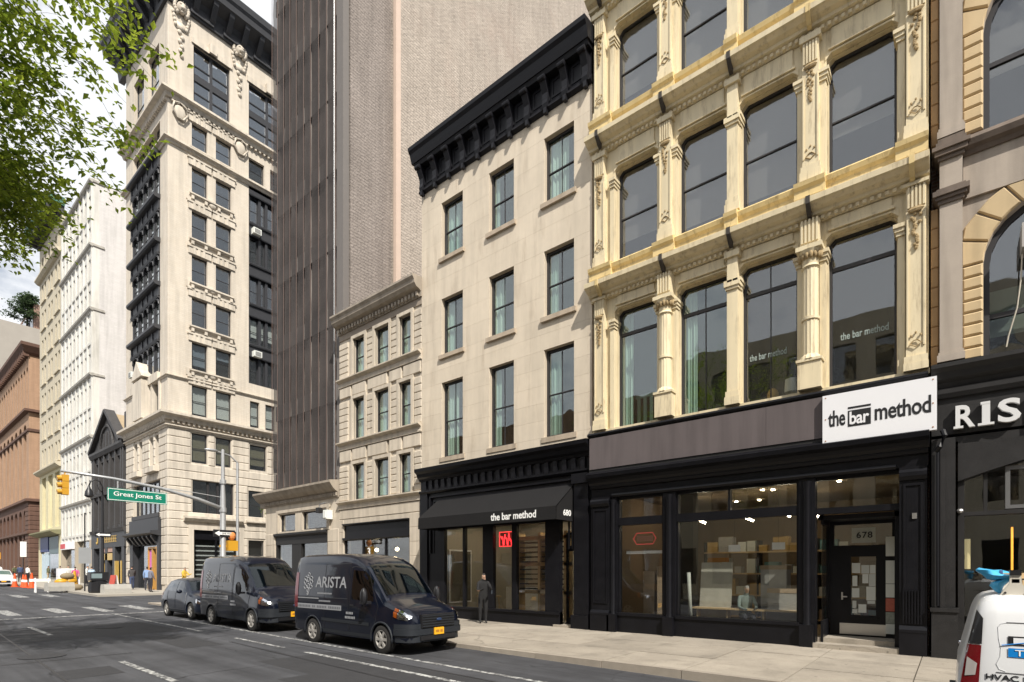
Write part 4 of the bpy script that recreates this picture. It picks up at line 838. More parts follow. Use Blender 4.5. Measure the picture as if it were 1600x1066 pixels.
for a, b, c, d in o1:
    wo_ = MB().cells(a, b, c, d, 0.12, 0.2, [(a+0.06, b-0.06, c+0.06, d-0.06)]).build('window', dkframe, B); MB().box(a+0.06, b-0.06, 0.16, 0.168, c+0.06, d-0.06).build('pane', g_clear, wo_)
s = MB().box(1.05, 6.1, 0.02, 0.3, 3.3, 3.9).prof([(0.3,3.7),(-0.06,3.7),(-0.12,3.78),(-0.12,3.88),(0.3,3.88)], 1.05, 6.1)
for x in (1.05, 2.7, 3.5, 5.98): s.box(x, x+0.12 if x != 2.7 else x+0.8, 0.04, 0.22, 0.2, 3.3)
s.box(1.05, 6.1, 0.03, 0.24, 0.2, 0.7).build('shopfront', dkgrey, B); MB().box(1.17, 5.98, 0.14, 0.15, 0.7, 3.3).build('shop_pane', g_clear, B)
MB().box(0.05, W-0.05, 3.2, 3.3, 0.1, 5.5).box(0.1, W-0.1, 0.3, 3.2, 0.1, 0.25).build('shop_interior', roomw, B)
MB().box(0, W, 0.0, 3.4, 5.45, 5.55).box(0, 0.3, 0.4, 12, 0.1, 5.5).build('roof', dkgrey, B)
for x in (2.0, 4.6): MB().ball((x, 1.2, 2.8), 0.08, 8, 6).build('globe_lamp', lampm, B)
fl = thing('wall_floodlight', 'small floodlight on a bent pipe fixed to the corner shop wall', 'lamp', (FX-0.05, 23.1, 4.7), R(-90)); MB().tube([(0.5,0.05,0.4),(0.5,-0.3,0.4),(0,-0.3,0.35),(0,-0.3,0.2)], 0.03, 6).build('pipe', alu, fl); MB().box(-0.12, 0.12, -0.42, -0.2, -0.05, 0.2).build('housing', dkgrey, fl)
fl = thing('wall_floodlight', 'white box fitting beside the floodlight on the corner shop', 'lamp', (FX-0.05, 22.8, 4.35), R(-90)); MB().box(0, 0.3, -0.3, 0.02, 0, 0.42).build('housing', linenw, fl); MB().box(0.05, 0.25, -0.33, -0.3, 0.05, 0.37).build('lens', linenw, fl)

# ============ tall slab with dark netting and a bare stucco flank
B = thing('netted_tower', 'very tall windowless tower with dark netting in front and bare tan stucco flank', 'building', (14.45, 28.75, 0), R(-90))
stucco = M('rough tan stucco', (0.46, 0.40, 0.34), 0.95, var=0.20, ns=0.8, bump=0.9, bs=9, stain=0.18, spec=0.15, bdist=0.05, brick=(0.42, 0.15, 0.014, (0.41, 0.355, 0.30), (0.35, 0.305, 0.265)), grime=((0.36, 0.25, 0.20), 0.35, (0.35, 0.35, 0.25)))
stuccog = M('rough grey stucco', (0.30, 0.262, 0.235), 0.95, var=0.18, ns=0.8, bump=0.9, bs=9, stain=0.2, spec=0.15, bdist=0.05, brick=(0.42, 0.15, 0.014, (0.27, 0.235, 0.21), (0.23, 0.20, 0.185)))
HT = 54
MB().box(0.0, 6.75, 0.35, 2.75, 0.2, HT).build('front_block', stuccog, B); MB().box(0.0, 7.15, 2.75, 40, 0.2, HT).build('rear_block', stucco, B)
MB().box(6.95, 7.16, 2.70, 2.745, 5.5, HT).box(7.155, 7.17, 2.72, 3.0, 5.5, HT).build('lit_return_strip', M('painted lit tan', (0.56,0.44,0.36), 0.9, var=0.1), B)  # paler tan puts the sunlit look of the narrow return into the colour
floorb = MB()
for k in range(13): floorb.box(0.0, 6.45, 0.16, 0.345, 6.4+k*3.7, 7.2+k*3.7)
for x in (0.1, 1.6, 3.2, 4.8, 6.2): floorb.box(x, x+0.25, 0.20, 0.34, 5.6, HT)
floorb.build('spandrel', M('pale spandrel', (0.30,0.27,0.25), 0.8), B)
def NET():
    m = bpy.data.materials.new('debris netting'); m.use_nodes = True; n = m.node_tree.nodes; l = m.node_tree.links; p = n['Principled BSDF']
    g = n.new('ShaderNodeNewGeometry'); t = n.new('ShaderNodeTexNoise'); t.inputs['Scale'].default_value = 0.6; t.inputs['Detail'].default_value = 6; l.new(g.outputs['Position'], t.inputs['Vector'])
    r = n.new('ShaderNodeValToRGB'); r.color_ramp.elements[0].position = 0.3; r.color_ramp.elements[0].color = (0.052, 0.047, 0.046, 1); r.color_ramp.elements[1].position = 0.8; r.color_ramp.elements[1].color = (0.100, 0.087, 0.082, 1)
    l.new(t.outputs['Fac'], r.inputs[0]); l.new(r.outputs[0], p.inputs['Base Color']); p.inputs['Roughness'].default_value = 0.9; p.inputs['Specular IOR Level'].default_value = 0.1
    tr = n.new('ShaderNodeBsdfTransparent'); ms = n.new('ShaderNodeMixShader'); ms.inputs[0].default_value = 0.22
    l.new(p.outputs[0], ms.inputs[1]); l.new(tr.outputs[0], ms.inputs[2]); l.new(ms.outputs[0], n['Material Output'].inputs[0]); return m
net = NET(); pole_m = M('rusty red upright', (0.145, 0.098, 0.082), 0.7, var=0.2)
xs_ = [0.0, 0.6, 1.25, 1.9, 2.55, 3.25, 3.9, 4.65, 5.35, 6.1]; rg = random.Random(3)
for a, b in zip(xs_, xs_[1:]):
    mb = MB(); nz = 60; nx = 4
    vs_ = [(a+0.03+(b-a-0.06)*i/nx, 0.04*math.sin(PI*i/nx)+rg.uniform(-0.02,0.02), 5.3+(HT-5.0)*k/nz) for k in range(nz+1) for i in range(nx+1)]
    mb.add(vs_, [(k*(nx+1)+i, k*(nx+1)+i+1, (k+1)*(nx+1)+i+1, (k+1)*(nx+1)+i) for k in range(nz) for i in range(nx)]).build('net_panel', net, B, smooth=True, fix=False)
for x in xs_: MB().tube([(x, -0.05, 5.2), (x, -0.05, HT+0.5)], 0.016, 6).build('scaffold_upright', pole_m, B)
MB().box(6.18, 6.7, -0.02, 0.3, 5.3, HT).build('edge_strip', M('dark grey strip', (0.16,0.145,0.135), 0.8), B)
MB().box(-0.06, -0.002, 0.4, 39, 6, HT).build('added_reflector_slab', M('pale reflector', (0.52, 0.56, 0.60), 0.6, var=0.06), B)  # added unseen pale slab, brightens what the corner building's south panes mirror
ld = MB().tube([(6.12, -0.12, 5.3), (6.12, -0.12, 38)], 0.011, 5).build('drain_pipe', galv, B)
wv = MB().box(7.155, 7.2, 21.5, 22.4, 44.5, 48).build('window', dkframe, B)

# ============ ornate corner building across Great Jones Street
corn = M('pale terracotta', (0.655, 0.59, 0.50), 0.8, var=0.08, ns=1.6, bump=0.12, bs=30, stain=0.2, spec=0.25, brick=(0.42, 0.14, 0.006, (0.63, 0.56, 0.465), (0.53, 0.465, 0.385)))
corns = M('pale carved stone', (0.63, 0.565, 0.475), 0.8, var=0.12, ns=3, bump=0.2, bs=20, stain=0.3, rnd=0.05, spec=0.25)
iron = M('black iron bay', (0.036, 0.037, 0.042), 0.5, var=0.3, ns=5, spec=0.45)
W = 9.38; D = 23.0
B = building('ornate_corner_building', 'tall pale corner building with dark iron bays and heavy black cornice', 53.02)
def south(o, w=None):
    x, y, z = o.location; o.location = ((w or W) - y, x, z); o.rotation_euler = (0, 0, R(90)); return o
srows = [(10.0, 12.2), (13.5, 15.75), (16.9, 18.95), (20.15, 22.25), (23.35, 25.4), (26.6, 28.7), (29.95, 31.95), (33.35, 35.2)]
scols = [(1.58, 2.66), (3.26, 4.40)]
so_ = []
for off in (0.0, 10.2):
    for a, b in scols:
        so_ += [(a+off, b+off, c, d) for c, d in srows]
    so_ += [(1.7+off, 4.3+off, 36.8, 41.1), (5.75+off, 8.9+off, 17.0, 32.6), (5.75+off, 8.9+off, 36.8, 41.1), (5.85+off, 6.6+off, 13.3, 15.6), (7.1+off, 7.9+off, 13.3, 15.6), (8.2+off, 8.9+off, 13.3, 15.6)]
    so_ += [(5.75+off, 7.0+off, 33.4, 35.1), (7.5+off, 8.8+off, 33.4, 35.1), (5.85+off, 7.2+off, 10.1, 12.1), (7.8+off, 8.9+off, 10.1, 12.1)]
    so_ += [(1.64+off, 4.6+off, 6.2, 8.9), (5.75+off, 7.0+off, 6.0, 8.4), (1.7+off, 5.0+off, 0.6, 5.0), (5.75+off, 7.0+off, 2.0, 4.4)]
seen = lambda o: o[0] < 10
south(MB().cells(0.004, D, 13.2, 43.0, 0, 0.5, so_).build('south_wall', corn, B)); south(MB().cells(0, D, 0.2, 13.2, 0.05, 0.5, so_).build('south_wall', corns, B))
for k in range(19):                                 # rusticated courses of the lower storeys
    z0 = 0.9 + k*0.6; z1 = z0 + 0.6
    if z1 > 12.4: break
    segs = []; x = 0.0
    for c0, c1 in sorted((o[0]-0.06, o[1]+0.06) for o in so_ if o[2] < (z0+z1)/2 < o[3]):
        if c0 - x > 0.1: segs.append((x, c0))
        x = max(x, c1)
    segs.append((x, D))
    for s0, s1 in segs: south(rblock(B, 'stone_course', corns, s0 - (0.0), s1, -0.02, 0.2, z0, z1, 0.045, 0.01))
for off in (0.0, 10.2):
    for i, (c, d) in enumerate(srows):
        for a, b in scols:
            gm = g_blue if c > 19 else g_dark
            w = south(window(B, a+off, b+off, c, d, 0.22, dkframe, gm, 0.06, 0.09, 0.5, 0, shade=(0.9 if 13 < c < 16 or c < 11 else (0.35, 0.8, 0.55, 0.95)[(i*3+int(a*2)) % 4]), cm=(linenw if 13 < c < 16 else (M('olive blind', (0.25,0.22,0.14), 0.9) if c < 11 else M('sky reflection blind', (0.26,0.30,0.35), 0.9)))))  # bluish blind colour stands in for sky reflected in the upper panes
        lo, hi = scols[0][0]+off-0.2, scols[1][1]+off+0.15
        if c > 10:
            s = MB().prof([(0.1,c-0.26),(-0.12,c-0.26),(-0.16,c-0.2),(-0.26,c-0.16),(-0.26,c-0.06),(0.1,c-0.02)], lo, hi)
            for q in range(4):
                xx = lo + 0.12 + (hi-lo-0.42)*q/3; s.box(xx, xx+0.18, -0.22, 0.05, c-0.5, c-0.26)
            south(s.build('sill', corns, B))
        if c > 13:
            for a, b in scols:
                s = MB().box(a+off-0.25, b+off+0.25, -0.10, 0.05, d+0.04, d+0.5)
                for q in range(3): s.box(a+off+0.05+q*0.33, a+off+0.22+q*0.33, -0.15, 0.0, d+0.02, d+0.62)
                s.box(a+off-0.32, b+off+0.32, -0.16, 0.05, d+0.5, d+0.62)
                south(s.build('lintel', corns, B))
            if i % 2: south(MB().box(scols[0][0]+off-0.4, scols[1][1]+off+0.3, -0.06, 0.02, d+0.66, d+1.15).ball((3.0+off, -0.1, d+0.95), (0.28, 0.12, 0.2), 8, 5).build('carved_panel', corns, B))
    # dark iron bay on the south side
    bx0, bx1 = 5.75+off, 8.9+off; bay = MB()
    for x in (bx0, 6.55+off, 7.85+off, bx1-0.12): bay.box(x, x+0.12 if x != 6.55+off else x+0.2, 0.05, 0.35, 17.0, 32.6)
    bay.box(7.1+off, 7.3+off, 0.05, 0.35, 17, 32.6)
    for k in range(5):
        zz = 19.1+k*3.25; bay.box(bx0, bx1, 0.0, 0.4, zz, zz+1.0).prof([(0.1,zz+0.9),(-0.12,zz+0.9),(-0.16,zz+1.0),(-0.16,zz+1.08),(0.1,zz+1.08)], bx0, bx1).prof([(0.1,zz),(-0.06,zz),(-0.10,zz+0.08),(0.1,zz+0.12)], bx0, bx1)
    south(bay.build('iron_bay', iron, B))
    for k in range(5):
        z0 = 17.1 if k == 0 else 16.93 + k*3.25 + 0.08; z1 = 19.05 + k*3.25
        for a, b in ((bx0+0.12, 6.55+off), (6.75+off, 7.1+off), (7.3+off, 7.85+off), (7.97+off, bx1-0.12)):
            if b - a > 0.3: south(window(B, a, b, z0, z1, 0.24, iron, g_blue if k in (2, 4) else g_dark, 0.05, 0.08, 0.5, 0, shade=0.7 if k == 1 else None, cm=linenw))
    for a, b in ((1.7, 4.3), (5.75, 8.9)):
        fr = MB().cells(a+off, b+off, 36.8, 41.1, 0.2, 0.4, [(a+off+0.12, (a+b)/2+off-0.1, 36.95, 38.6), ((a+b)/2+off+0.1, b+off-0.12, 36.95, 38.6), (a+off+0.12, (a+b)/2+off-0.1, 39.1, 41.0), ((a+b)/2+off+0.1, b+off-0.12, 39.1, 41.0)])
        fr.box(a+off, b+off, 0.24, 0.36, 37.7, 37.78).box(a+off, b+off, 0.24, 0.36, 39.7, 39.78)
        f_ = south(fr.build('window', iron, B)); MB().box(a+off+0.1, b+off-0.1, 0.3, 0.31, 36.9, 41.0).build('pane', g_blue, f_)
        south(MB().box(a+off-0.15, b+off+0.15, -0.1, 0.1, 41.1, 41.5).box((a+b)/2+off-0.25, (a+b)/2+off+0.25, -0.3, 0.1, 41.1, 41.8).build('keystone', corns, B))
    for a, b, c, d in ((5.75+off, 7.0+off, 33.4, 35.1), (7.5+off, 8.8+off, 33.4, 35.1), (5.85+off, 7.2+off, 10.1, 12.1), (7.8+off, 8.9+off, 10.1, 12.1), (5.85+off, 6.6+off, 13.3, 15.6), (7.1+off, 7.9+off, 13.3, 15.6), (8.2+off, 8.9+off, 13.3, 15.6), (5.75+off, 7.0+off, 6.0, 8.4), (5.75+off, 7.0+off, 2.0, 4.4)):
        south(window(B, a, b, c, d, 0.22, dkframe, g_dark, 0.06, 0.09, 0.5, 0, shade=0.8 if 13 < c < 14 or 10 < c < 11 else None, cm=linenw if c > 13 else MATS['olive blind']))
    f_ = south(MB().cells(1.64+off, 4.6+off, 6.2, 8.9, 0.2, 0.32, [(1.74+off, 2.7+off, 6.3, 8.8), (2.85+off, 3.4+off, 6.3, 8.8), (3.55+off, 4.5+off, 6.3, 8.8)]).build('window', dkframe, B)); MB().box(1.7+off, 4.55+off, 0.26, 0.27, 6.25, 8.85).build('pane', g_dark, f_)
    south(MB().prof([(0.1,5.6),(-0.2,5.6),(-0.3,5.75),(-0.42,5.82),(-0.42,5.98),(0.1,6.02)], 1.0+off, 5.2+off).build('shop_cornice', corns, B)); south(MB().prof([(0.1,5.75),(-0.3,5.82),(-0.3,5.95),(0.1,5.98)], 5.5+off, 7.4+off).build('sill', corns, B))
    south(MB().cells(1.35+off, 5.35+off, 0.6, 5.35, -0.08, 0.06, [(1.7+off, 5.0+off, 0.6, 5.0)]).build('shop_surround', corns, B))
    f_ = south(MB().box(1.7+off, 5.0+off, 0.15, 0.3, 4.3, 5.0).box(1.7+off, 1.85+off, 0.15, 0.3, 0.6, 4.3).box(4.85+off, 5.0+off, 0.15, 0.3, 0.6, 4.3).box(3.3+off, 3.4+off, 0.15, 0.3, 0.6, 4.3).build('shop_window', black, B)); MB().box(1.8+off, 4.9+off, 0.22, 0.23, 0.6, 4.3).build('pane', g_dark, f_)
    for q in range(9): MB().box(1.9+off, 4.8+off, 0.5, 0.52, 0.9+q*0.36, 1.0+q*0.36).build('white_stripe', wlet, f_)
for c, p, h in ((36.45, 0.55, 0.45), (33.1, 0.35, 0.3), (16.1, 0.18, 0.16), (13.35, 0.62, 0.5), (12.5, 0.22, 0.2)):   # string courses round the corner
    pr = [(0.1,c-h),(-p*0.3,c-h),(-p*0.45,c-h*0.5),(-p,c-h*0.35),(-p,c),(0.1,c+0.08)]
    s = MB()
    path = [[(-0.2, y, z) for y, z in pr], [(W - y, y, z) for y, z in pr], [(W - y, D, z) for y, z in pr]]
    s.rings(path); s.build('string_course', corns, B)
    if h > 0.4:
        d_ = MB(); dentils(d_, 0, W, 30, 0.14, -0.22, 0.02, c-h-0.2, c-h)
        for i in range(64): d_.box(W-0.02, W+0.22, 0.2+i*0.35, 0.34+i*0.35, c-h-0.2, c-h)
        d_.build('dentil_band', corns, B, kind='stuff')
for y in (0.75, 5.05, 9.6, 15.2): south(MB().ball((y, -0.12, 35.3), (0.40, 0.12, 0.5), 12, 7).tube([(y-0.4,-0.2,35.8),(y-0.52,-0.2,35.3),(y-0.2,-0.22,34.8),(y+0.2,-0.22,34.8),(y+0.52,-0.2,35.3),(y+0.4,-0.2,35.8),(y,-0.2,35.95),(y-0.4,-0.2,35.8)], 0.07, 6).build('cartouche', corns, B, smooth=True))
for y in (0.85, 5.0, 9.6, 15.2):
    h = MB().ball((y, -0.18, 42.9), (0.34,0.30,0.42), 12, 8).ball((y,-0.46,42.72), (0.17,0.16,0.14), 8, 6).ball((y-0.14,-0.42,43.0), (0.09,0.08,0.06), 6, 4).ball((y+0.14,-0.42,43.0), (0.09,0.08,0.06), 6, 4).ball((y,-0.44,42.9), (0.06,0.1,0.16), 6, 4).ball((y,-0.36,42.5), (0.14,0.1,0.07), 6, 4)
    for i in range(16):
        an = -0.9 + (PI+1.8)*i/15; h.ball((y+0.46*math.cos(an), -0.12, 42.92+0.5*math.sin(an)), (0.13,0.16,0.17), 7, 5)
    for s_ in (-1, 1):
        for i in range(4): h.ball((y+s_*(0.52-i*0.05), -0.06, 42.4-i*0.26), (0.12,0.12,0.16), 6, 4)
    for i in range(6): h.ball((y + 0.1*((i % 2)*2-1)*(1-i/7), -0.05, 41.2-i*0.33), (0.16,0.1,0.17), 7, 4)
    h.box(y-0.35, y+0.35, -0.06, 0.1, 41.4, 41.9); south(h.build('carved_head', corns, B, smooth=True))
# west front
wl0, wl1 = 1.78, 7.84
MB().cells(0, W-0.004, 13.2, 43.0, 0, 0.5, [(wl0, wl1, 13.6, 32.9), (wl0+0.2, wl0+2.6, 36.9, 41), (wl1-2.6, wl1-0.2, 36.9, 41), (wl0, wl1, 33.4, 35.1)]).build('west_wall', corn, B)
lowops = [(wl0, wl1, 6.0, 8.9), (wl0-0.3, wl1+0.2, 0.2, 5.6), (2.0, 2.7, 9.9, 12.1), (3.2, 3.9, 9.9, 12.1), (5.6, 6.3, 9.9, 12.1), (6.8, 7.5, 9.9, 12.1)]
MB().cells(0, W-0.06, 0.2, 13.2, 0.05, 0.5, lowops).build('west_wall', corns, B)
for k in range(19):
    z0 = 0.9 + k*0.6; z1 = z0+0.6
    if z1 > 12.4: break
    x = 0.0; segs = []
    for c0, c1 in sorted((o[0]-0.05, o[1]+0.05) for o in lowops if o[2] < (z0+z1)/2 < o[3]):
        if c0 - x > 0.1: segs.append((x, c0))
        x = max(x, c1)
    if W - 0.05 - x > 0.1: segs.append((x, W+0.01))
    for s0, s1 in segs: rblock(B, 'stone_course', corns, s0, s1, -0.02, 0.2, z0, z1, 0.045, 0.01)
for a, b, c, d in lowops[2:] + [(wl0+0.1, wl0+1.4, 13.7, 15.9), (wl0+1.7, wl0+2.4, 13.7, 15.9), (wl1-2.4, wl1-1.7, 13.7, 15.9), (wl1-1.4, wl1-0.1, 13.7, 15.9), (wl0, wl0+1.4, 33.4, 35.1), (wl0+2.2, wl0+3.6, 33.4, 35.1), (wl1-1.4, wl1, 33.4, 35.1), (wl0+0.2, wl0+2.6, 36.9, 41), (wl1-2.6, wl1-0.2, 36.9, 41)]:
    window(B, a, b, c, d, 0.25, dkframe, g_dark, 0.08, 0.1, 0.5, 0)
c = MB()
for x in (wl0, wl0+1.4, wl0+2.4, wl0+2.9, wl1-2.4, wl1-1.7, wl1-0.1): c.box(x, x+0.3, -0.1, 0.5, 13.6, 16.1)
c.build('loggia_pier', corns, B, kind='stuff'); [MB().box(q, q2, -0.4, 0.1, 9.3, 9.7).build('balcony', corns, B) for q, q2 in ((2.0, 4.0), (5.5, 7.7))]; c = MB().box(wl0, wl1, -0.2, 0.5, 16.0, 16.6).box(wl0+2.0, wl0+4.0, -0.6, 0.4, 13.5, 16.4).plate([(wl0+1.8, 16.6), (wl0+4.2, 16.6), (wl0+3.0, 17.9)], -0.65, 0.3)
c.build('loggia', corns, B)
bay = MB()
bx = [wl0, wl0+1.3, wl0+2.5, wl0+3.6, wl0+4.8, wl1-0.15]
for x in bx: bay.box(x, x+0.16, -0.03, 0.4, 16.6, 32.9)
for k in range(5):
    z = 18.6 + k*3.2; bay.box(wl0, wl1, -0.1, 0.4, z+0.35, z+1.2).prof([(0.1,z+1.1),(-0.35,z+1.15),(-0.45,z+1.25),(-0.45,z+1.42),(0.1,z+1.45)], wl0-0.15, wl1+0.1).prof([(0.1,z+0.2),(-0.15,z+0.25),(-0.22,z+0.4),(0.1,z+0.45)], wl0, wl1)
    for x, x2 in zip(bx, bx[1:]):
        cx = (x+x2)/2+0.08; bay.tube([(x+0.15,-0.06,z-0.2),(x+0.3,-0.08,z+0.15),(cx,-0.08,z+0.28),(x2,-0.08,z+0.15),(x2+0.1,-0.06,z-0.2)], 0.06, 6)
        bay.box(x+0.02,x+0.16,-0.18,-0.1,z+0.45,z+1.1)
bay.build('iron_bay', iron, B)
for k in range(5):
    z0 = 16.7 if k == 0 else 16.82 + k*3.2 + 0.05; z1 = 18.9 + k*3.2
    for j, (x, x2) in enumerate(zip(bx, bx[1:])): window(B, x+0.20, x2-0.05, z0, z1, 0.04, iron, g_clear, 0.06, 0.1, 0.5, 0, shade=0.85 if k else 0.3, cm=linenw)
ar = MB().cells(wl0, wl1, 6.0, 8.9, 0.25, 0.4, [(wl0+0.15+i*1.0, wl0+1.0+i*1.0, 6.2, 8.6) for i in range(6)]).box(wl0, wl1, -0.12, 0.4, 5.95, 6.25).build('window', dkframe, B); MB().box(wl0+0.1, wl1-0.1, 0.3, 0.31, 6.1, 8.7).build('pane', g_dark, ar)
sfb = MB().box(wl0-0.3, wl1+0.2, -0.2, 0.3, 4.9, 5.9).prof([(0.1,4.5),(-0.5,4.62),(-0.7,4.72),(-0.7,4.9),(0.1,4.95)], wl0-0.4, wl1+0.25).box(wl0-0.3, wl0+0.4, -0.15, 0.4, 0.2, 4.6).box(wl1-0.2, wl1+0.2, -0.15, 0.4, 0.2, 4.6).box(wl0+0.4, wl1-0.2, 0.0, 0.4, 3.9, 4.6)
for i in range(7): sfb.prof([(0.0,3.9),(-0.2,4.0),(-0.5,4.45),(-0.5,4.55),(0.0,4.55)], wl0-0.1+i*0.95, wl0+0.2+i*0.95)
sfb.build('iron_shopfront', iron, B); MB().box(wl0+0.4, wl1-0.2, 0.25, 0.26, 0.5, 3.9).build('shop_pane', g_dark, B)
po_ = MB().cells(5.6, 7.5, 0.45, 3.75, -0.12, 0.1, [(5.72, 6.45, 0.55, 3.6), (6.65, 7.38, 0.55, 3.6)]).build('gilt_door', M('gilt wood', (0.48,0.26,0.07), 0.45, var=0.2, ns=6), B); MB().box(5.72, 6.45, -0.02, 0.0, 1.6, 3.5).build('pink_poster', M('pink poster', (0.62,0.16,0.48), 0.6, var=0.2), po_)
# top: black cornice running round the corner
cz = 42.95; cp = [(0.2,cz),(-0.2,cz),(-0.3,cz+0.8),(-0.5,cz+1.1),(-1.3,cz+1.5),(-1.35,cz+1.9),(-1.5,cz+2.1),(-1.55,cz+2.55),(0.2,cz+2.65)]
cc = MB().rings([[(-1.2, y, z) for y, z in cp], [(W - y, y, z) for y, z in cp], [(W - y, D, z) for y, z in cp]]).build('roof_cornice', iron, B)
for i in range(9): MB().prof([(-0.3,cz+0.3),(-0.5,cz+0.45),(-1.1,cz+1.2),(-1.2,cz+1.48),(-0.3,cz+1.48)], 0.2+i*1.15, 0.55+i*1.15).build('modillion', iron, cc)
for i in range(19): south(MB().prof([(-0.3,cz+0.3),(-0.5,cz+0.45),(-1.1,cz+1.2),(-1.2,cz+1.48),(-0.3,cz+1.48)], 0.4+i*1.15, 0.75+i*1.15).build('modillion', iron, cc))
for i in range(9): south(MB().box(1.4+i*2.3, 3.0+i*2.3, -0.34, 0, cz+0.15, cz+0.7).build('frieze_panel', iron, cc))
MB().box(0.52, W-0.55, 1.2, D-1, 0.3, 42.9).build('interior', room, B); MB().box(0, W, 0, D, 42.95, 43.0).build('roof', dkgrey, B)
MB().box(0, 0.3, 0.5, D, 0.2, 43).build('side_wall', corn, B)
for i, (xx, zz, lab) in enumerate(((5.95, 29.0, 'highest window air conditioner in the dark bay of the corner building'), (6.0, 19.15, 'lower window air conditioner in the dark bay of the corner building'))):
    a_ = thing('window_air_conditioner', lab, 'air conditioner', (FX+xx, 43.64, zz)); MB().box(0, 0.62, -0.45, 0.1, 0, 0.45).build('casing', linenw, a_); MB().box(0.08, 0.54, -0.47, -0.45, 0.06, 0.38).build('grille', M('grey grille', (0.25,0.25,0.24), 0.6), a_)
a_ = thing('window_air_conditioner', 'window air conditioner sticking out of the dark west bay of the corner building', 'air conditioner', (FX-0.5, 50.6, 17.2), R(-90)); MB().box(0, 0.6, 0, 0.5, 0, 0.45).build('casing', linenw, a_); MB().box(0.08, 0.52, -0.02, 0, 0.06, 0.38).build('grille', MATS['grey grille'], a_)

# ============ small black gabled building
B = building('black_gabled_building', 'narrow charcoal building with a pointed gable between white and pale buildings', 62.9); W = 9.88
chm = M('charcoal paint', (0.058, 0.055, 0.055), 0.6, var=0.3, ns=3, stain=0.2, spec=0.35)
gx = [(1.1+i*1.6, 2.0+i*1.6) for i in range(5)]
go = [(a, b, c, d) for a, b in gx for c, d in ((5.9, 8.4), (9.3, 11.8))]
MB().cells(0, W, 5.4, 12.6, 0.0, 0.5, go).build('wall', chm, B)
for o in go: window(B, *o, 0.22, chm, g_dark, 0.07, 0.1, 0.55, 0)
pl = MB()
for x in (0.2, *[0.72+i*1.6 for i in range(6)], 9.3): pl.box(x, x+0.28, -0.14, 0.0, 5.5, 12.3)
pl.prof([(0.1,8.7),(-0.2,8.7),(-0.25,8.95),(0.1,9.0)], 0, W).prof([(0.1,5.3),(-0.2,5.3),(-0.3,5.6),(0.1,5.65)], 0, W).build('pilaster', chm, B)
MB().prof([(0.1,12.3),(-0.2,12.3),(-0.35,12.6),(-0.35,12.8),(0.1,12.85)], 0, W).build('eaves', chm, B)
gb = MB().plate([(0.0,12.85),(W-1.2,12.85),(4.9,15.9)], 0.0, 0.4)
for p, q in (((-0.2,12.8),(4.9,16.0)), ((4.9,16.0),(W-1.0,12.8))):
    d = Vector((q[0]-p[0], q[1]-p[1])).normalized(); nn = Vector((-d.y, d.x))*0.3
    if nn.y < 0: nn = -nn
    gb.plate([p, q, (q[0]+nn.x, q[1]+nn.y), (p[0]+nn.x, p[1]+nn.y)], -0.35, 0.4)
gb = gb.build('gable', chm, B)
ap = arch_pts(4.6, 1.9, 12.95, 16); fa = MB()
for i in range(16): fa.tube([(ap[i][0],-0.05,ap[i][1]),(ap[i+1][0],-0.05,ap[i+1][1])], 0.13, 6)
for x in (3.6, 4.5, 5.4): fa.box(x, x+0.1, -0.08, 0.0, 12.95, 14.3)
fa.build('fan_moulding', chm, gb)
MB().extr([(-0.1,0.4,12.9),(W-1.0,0.4,12.9),(4.9,0.4,16.0)], [(-0.1,14,12.9),(W-1.0,14,12.9),(4.9,14,16.0)]).build('roof', M('tan roofing', (0.36,0.28,0.18), 0.9, var=0.2), B)
MB().box(W-0.5, W, 0.0, 3, 12.6, 15.2).build('chimney', chm, B); MB().box(0.05, W-0.05, 1.2, 14, 0.2, 12.8).build('interior', room, B)
MB().box(0, W, -0.12, 0.3, 4.0, 5.3).build('shop_fascia', iron, B)
gold = M('gold lettering', (0.62,0.42,0.12), 0.35, var=0.05, metal=0.4)
gl_ = MB()
for i in range(9): gl_.box(3.4+i*0.5, 3.75+i*0.5, -0.16, -0.12, 4.45, 4.5).box(3.4+i*0.5, 3.47+i*0.5, -0.16, -0.12, 4.45, 5.0).box(3.4+i*0.5, 3.75+i*0.5, -0.16, -0.12, 4.95, 5.0).box(3.55+i*0.5, 3.75+i*0.5, -0.16, -0.12, 4.7, 4.75)
gl_.build('gold_lettering', gold, B); MB().tube([(2.2,-0.14,4.95),(2.2,-0.14,4.5),(2.0,-0.14,4.4),(1.85,-0.14,4.55)], 0.06, 6).build('gold_emblem', gold, B)
s = MB()
for x in (0.1, 2.6, 4.3, 6.5, 9.0): s.box(x, x+0.7, -0.1, 0.3, 0.4, 4.0)
s.build('shop_pier', iron, B); MB().box(0.2, 9.6, 0.2, 0.21, 0.6, 4.0).build('shop_pane', g_dark, B); MB().box(3.4, 6.4, -0.1, 0.2, 2.9, 3.5).build('gilt_panel', gold, B)
for x in (3.3, 7.3, 8.9): MB().box(x, x+0.25, -0.16, 0.1, 0.9, 2.8).build('gilt_strip', gold, B)
MB().box(3.3, 6.5, -0.06, 0.2, 3.6, 4.0).build('pink_transom', M('dusty pink board', (0.42,0.27,0.22), 0.7), B)

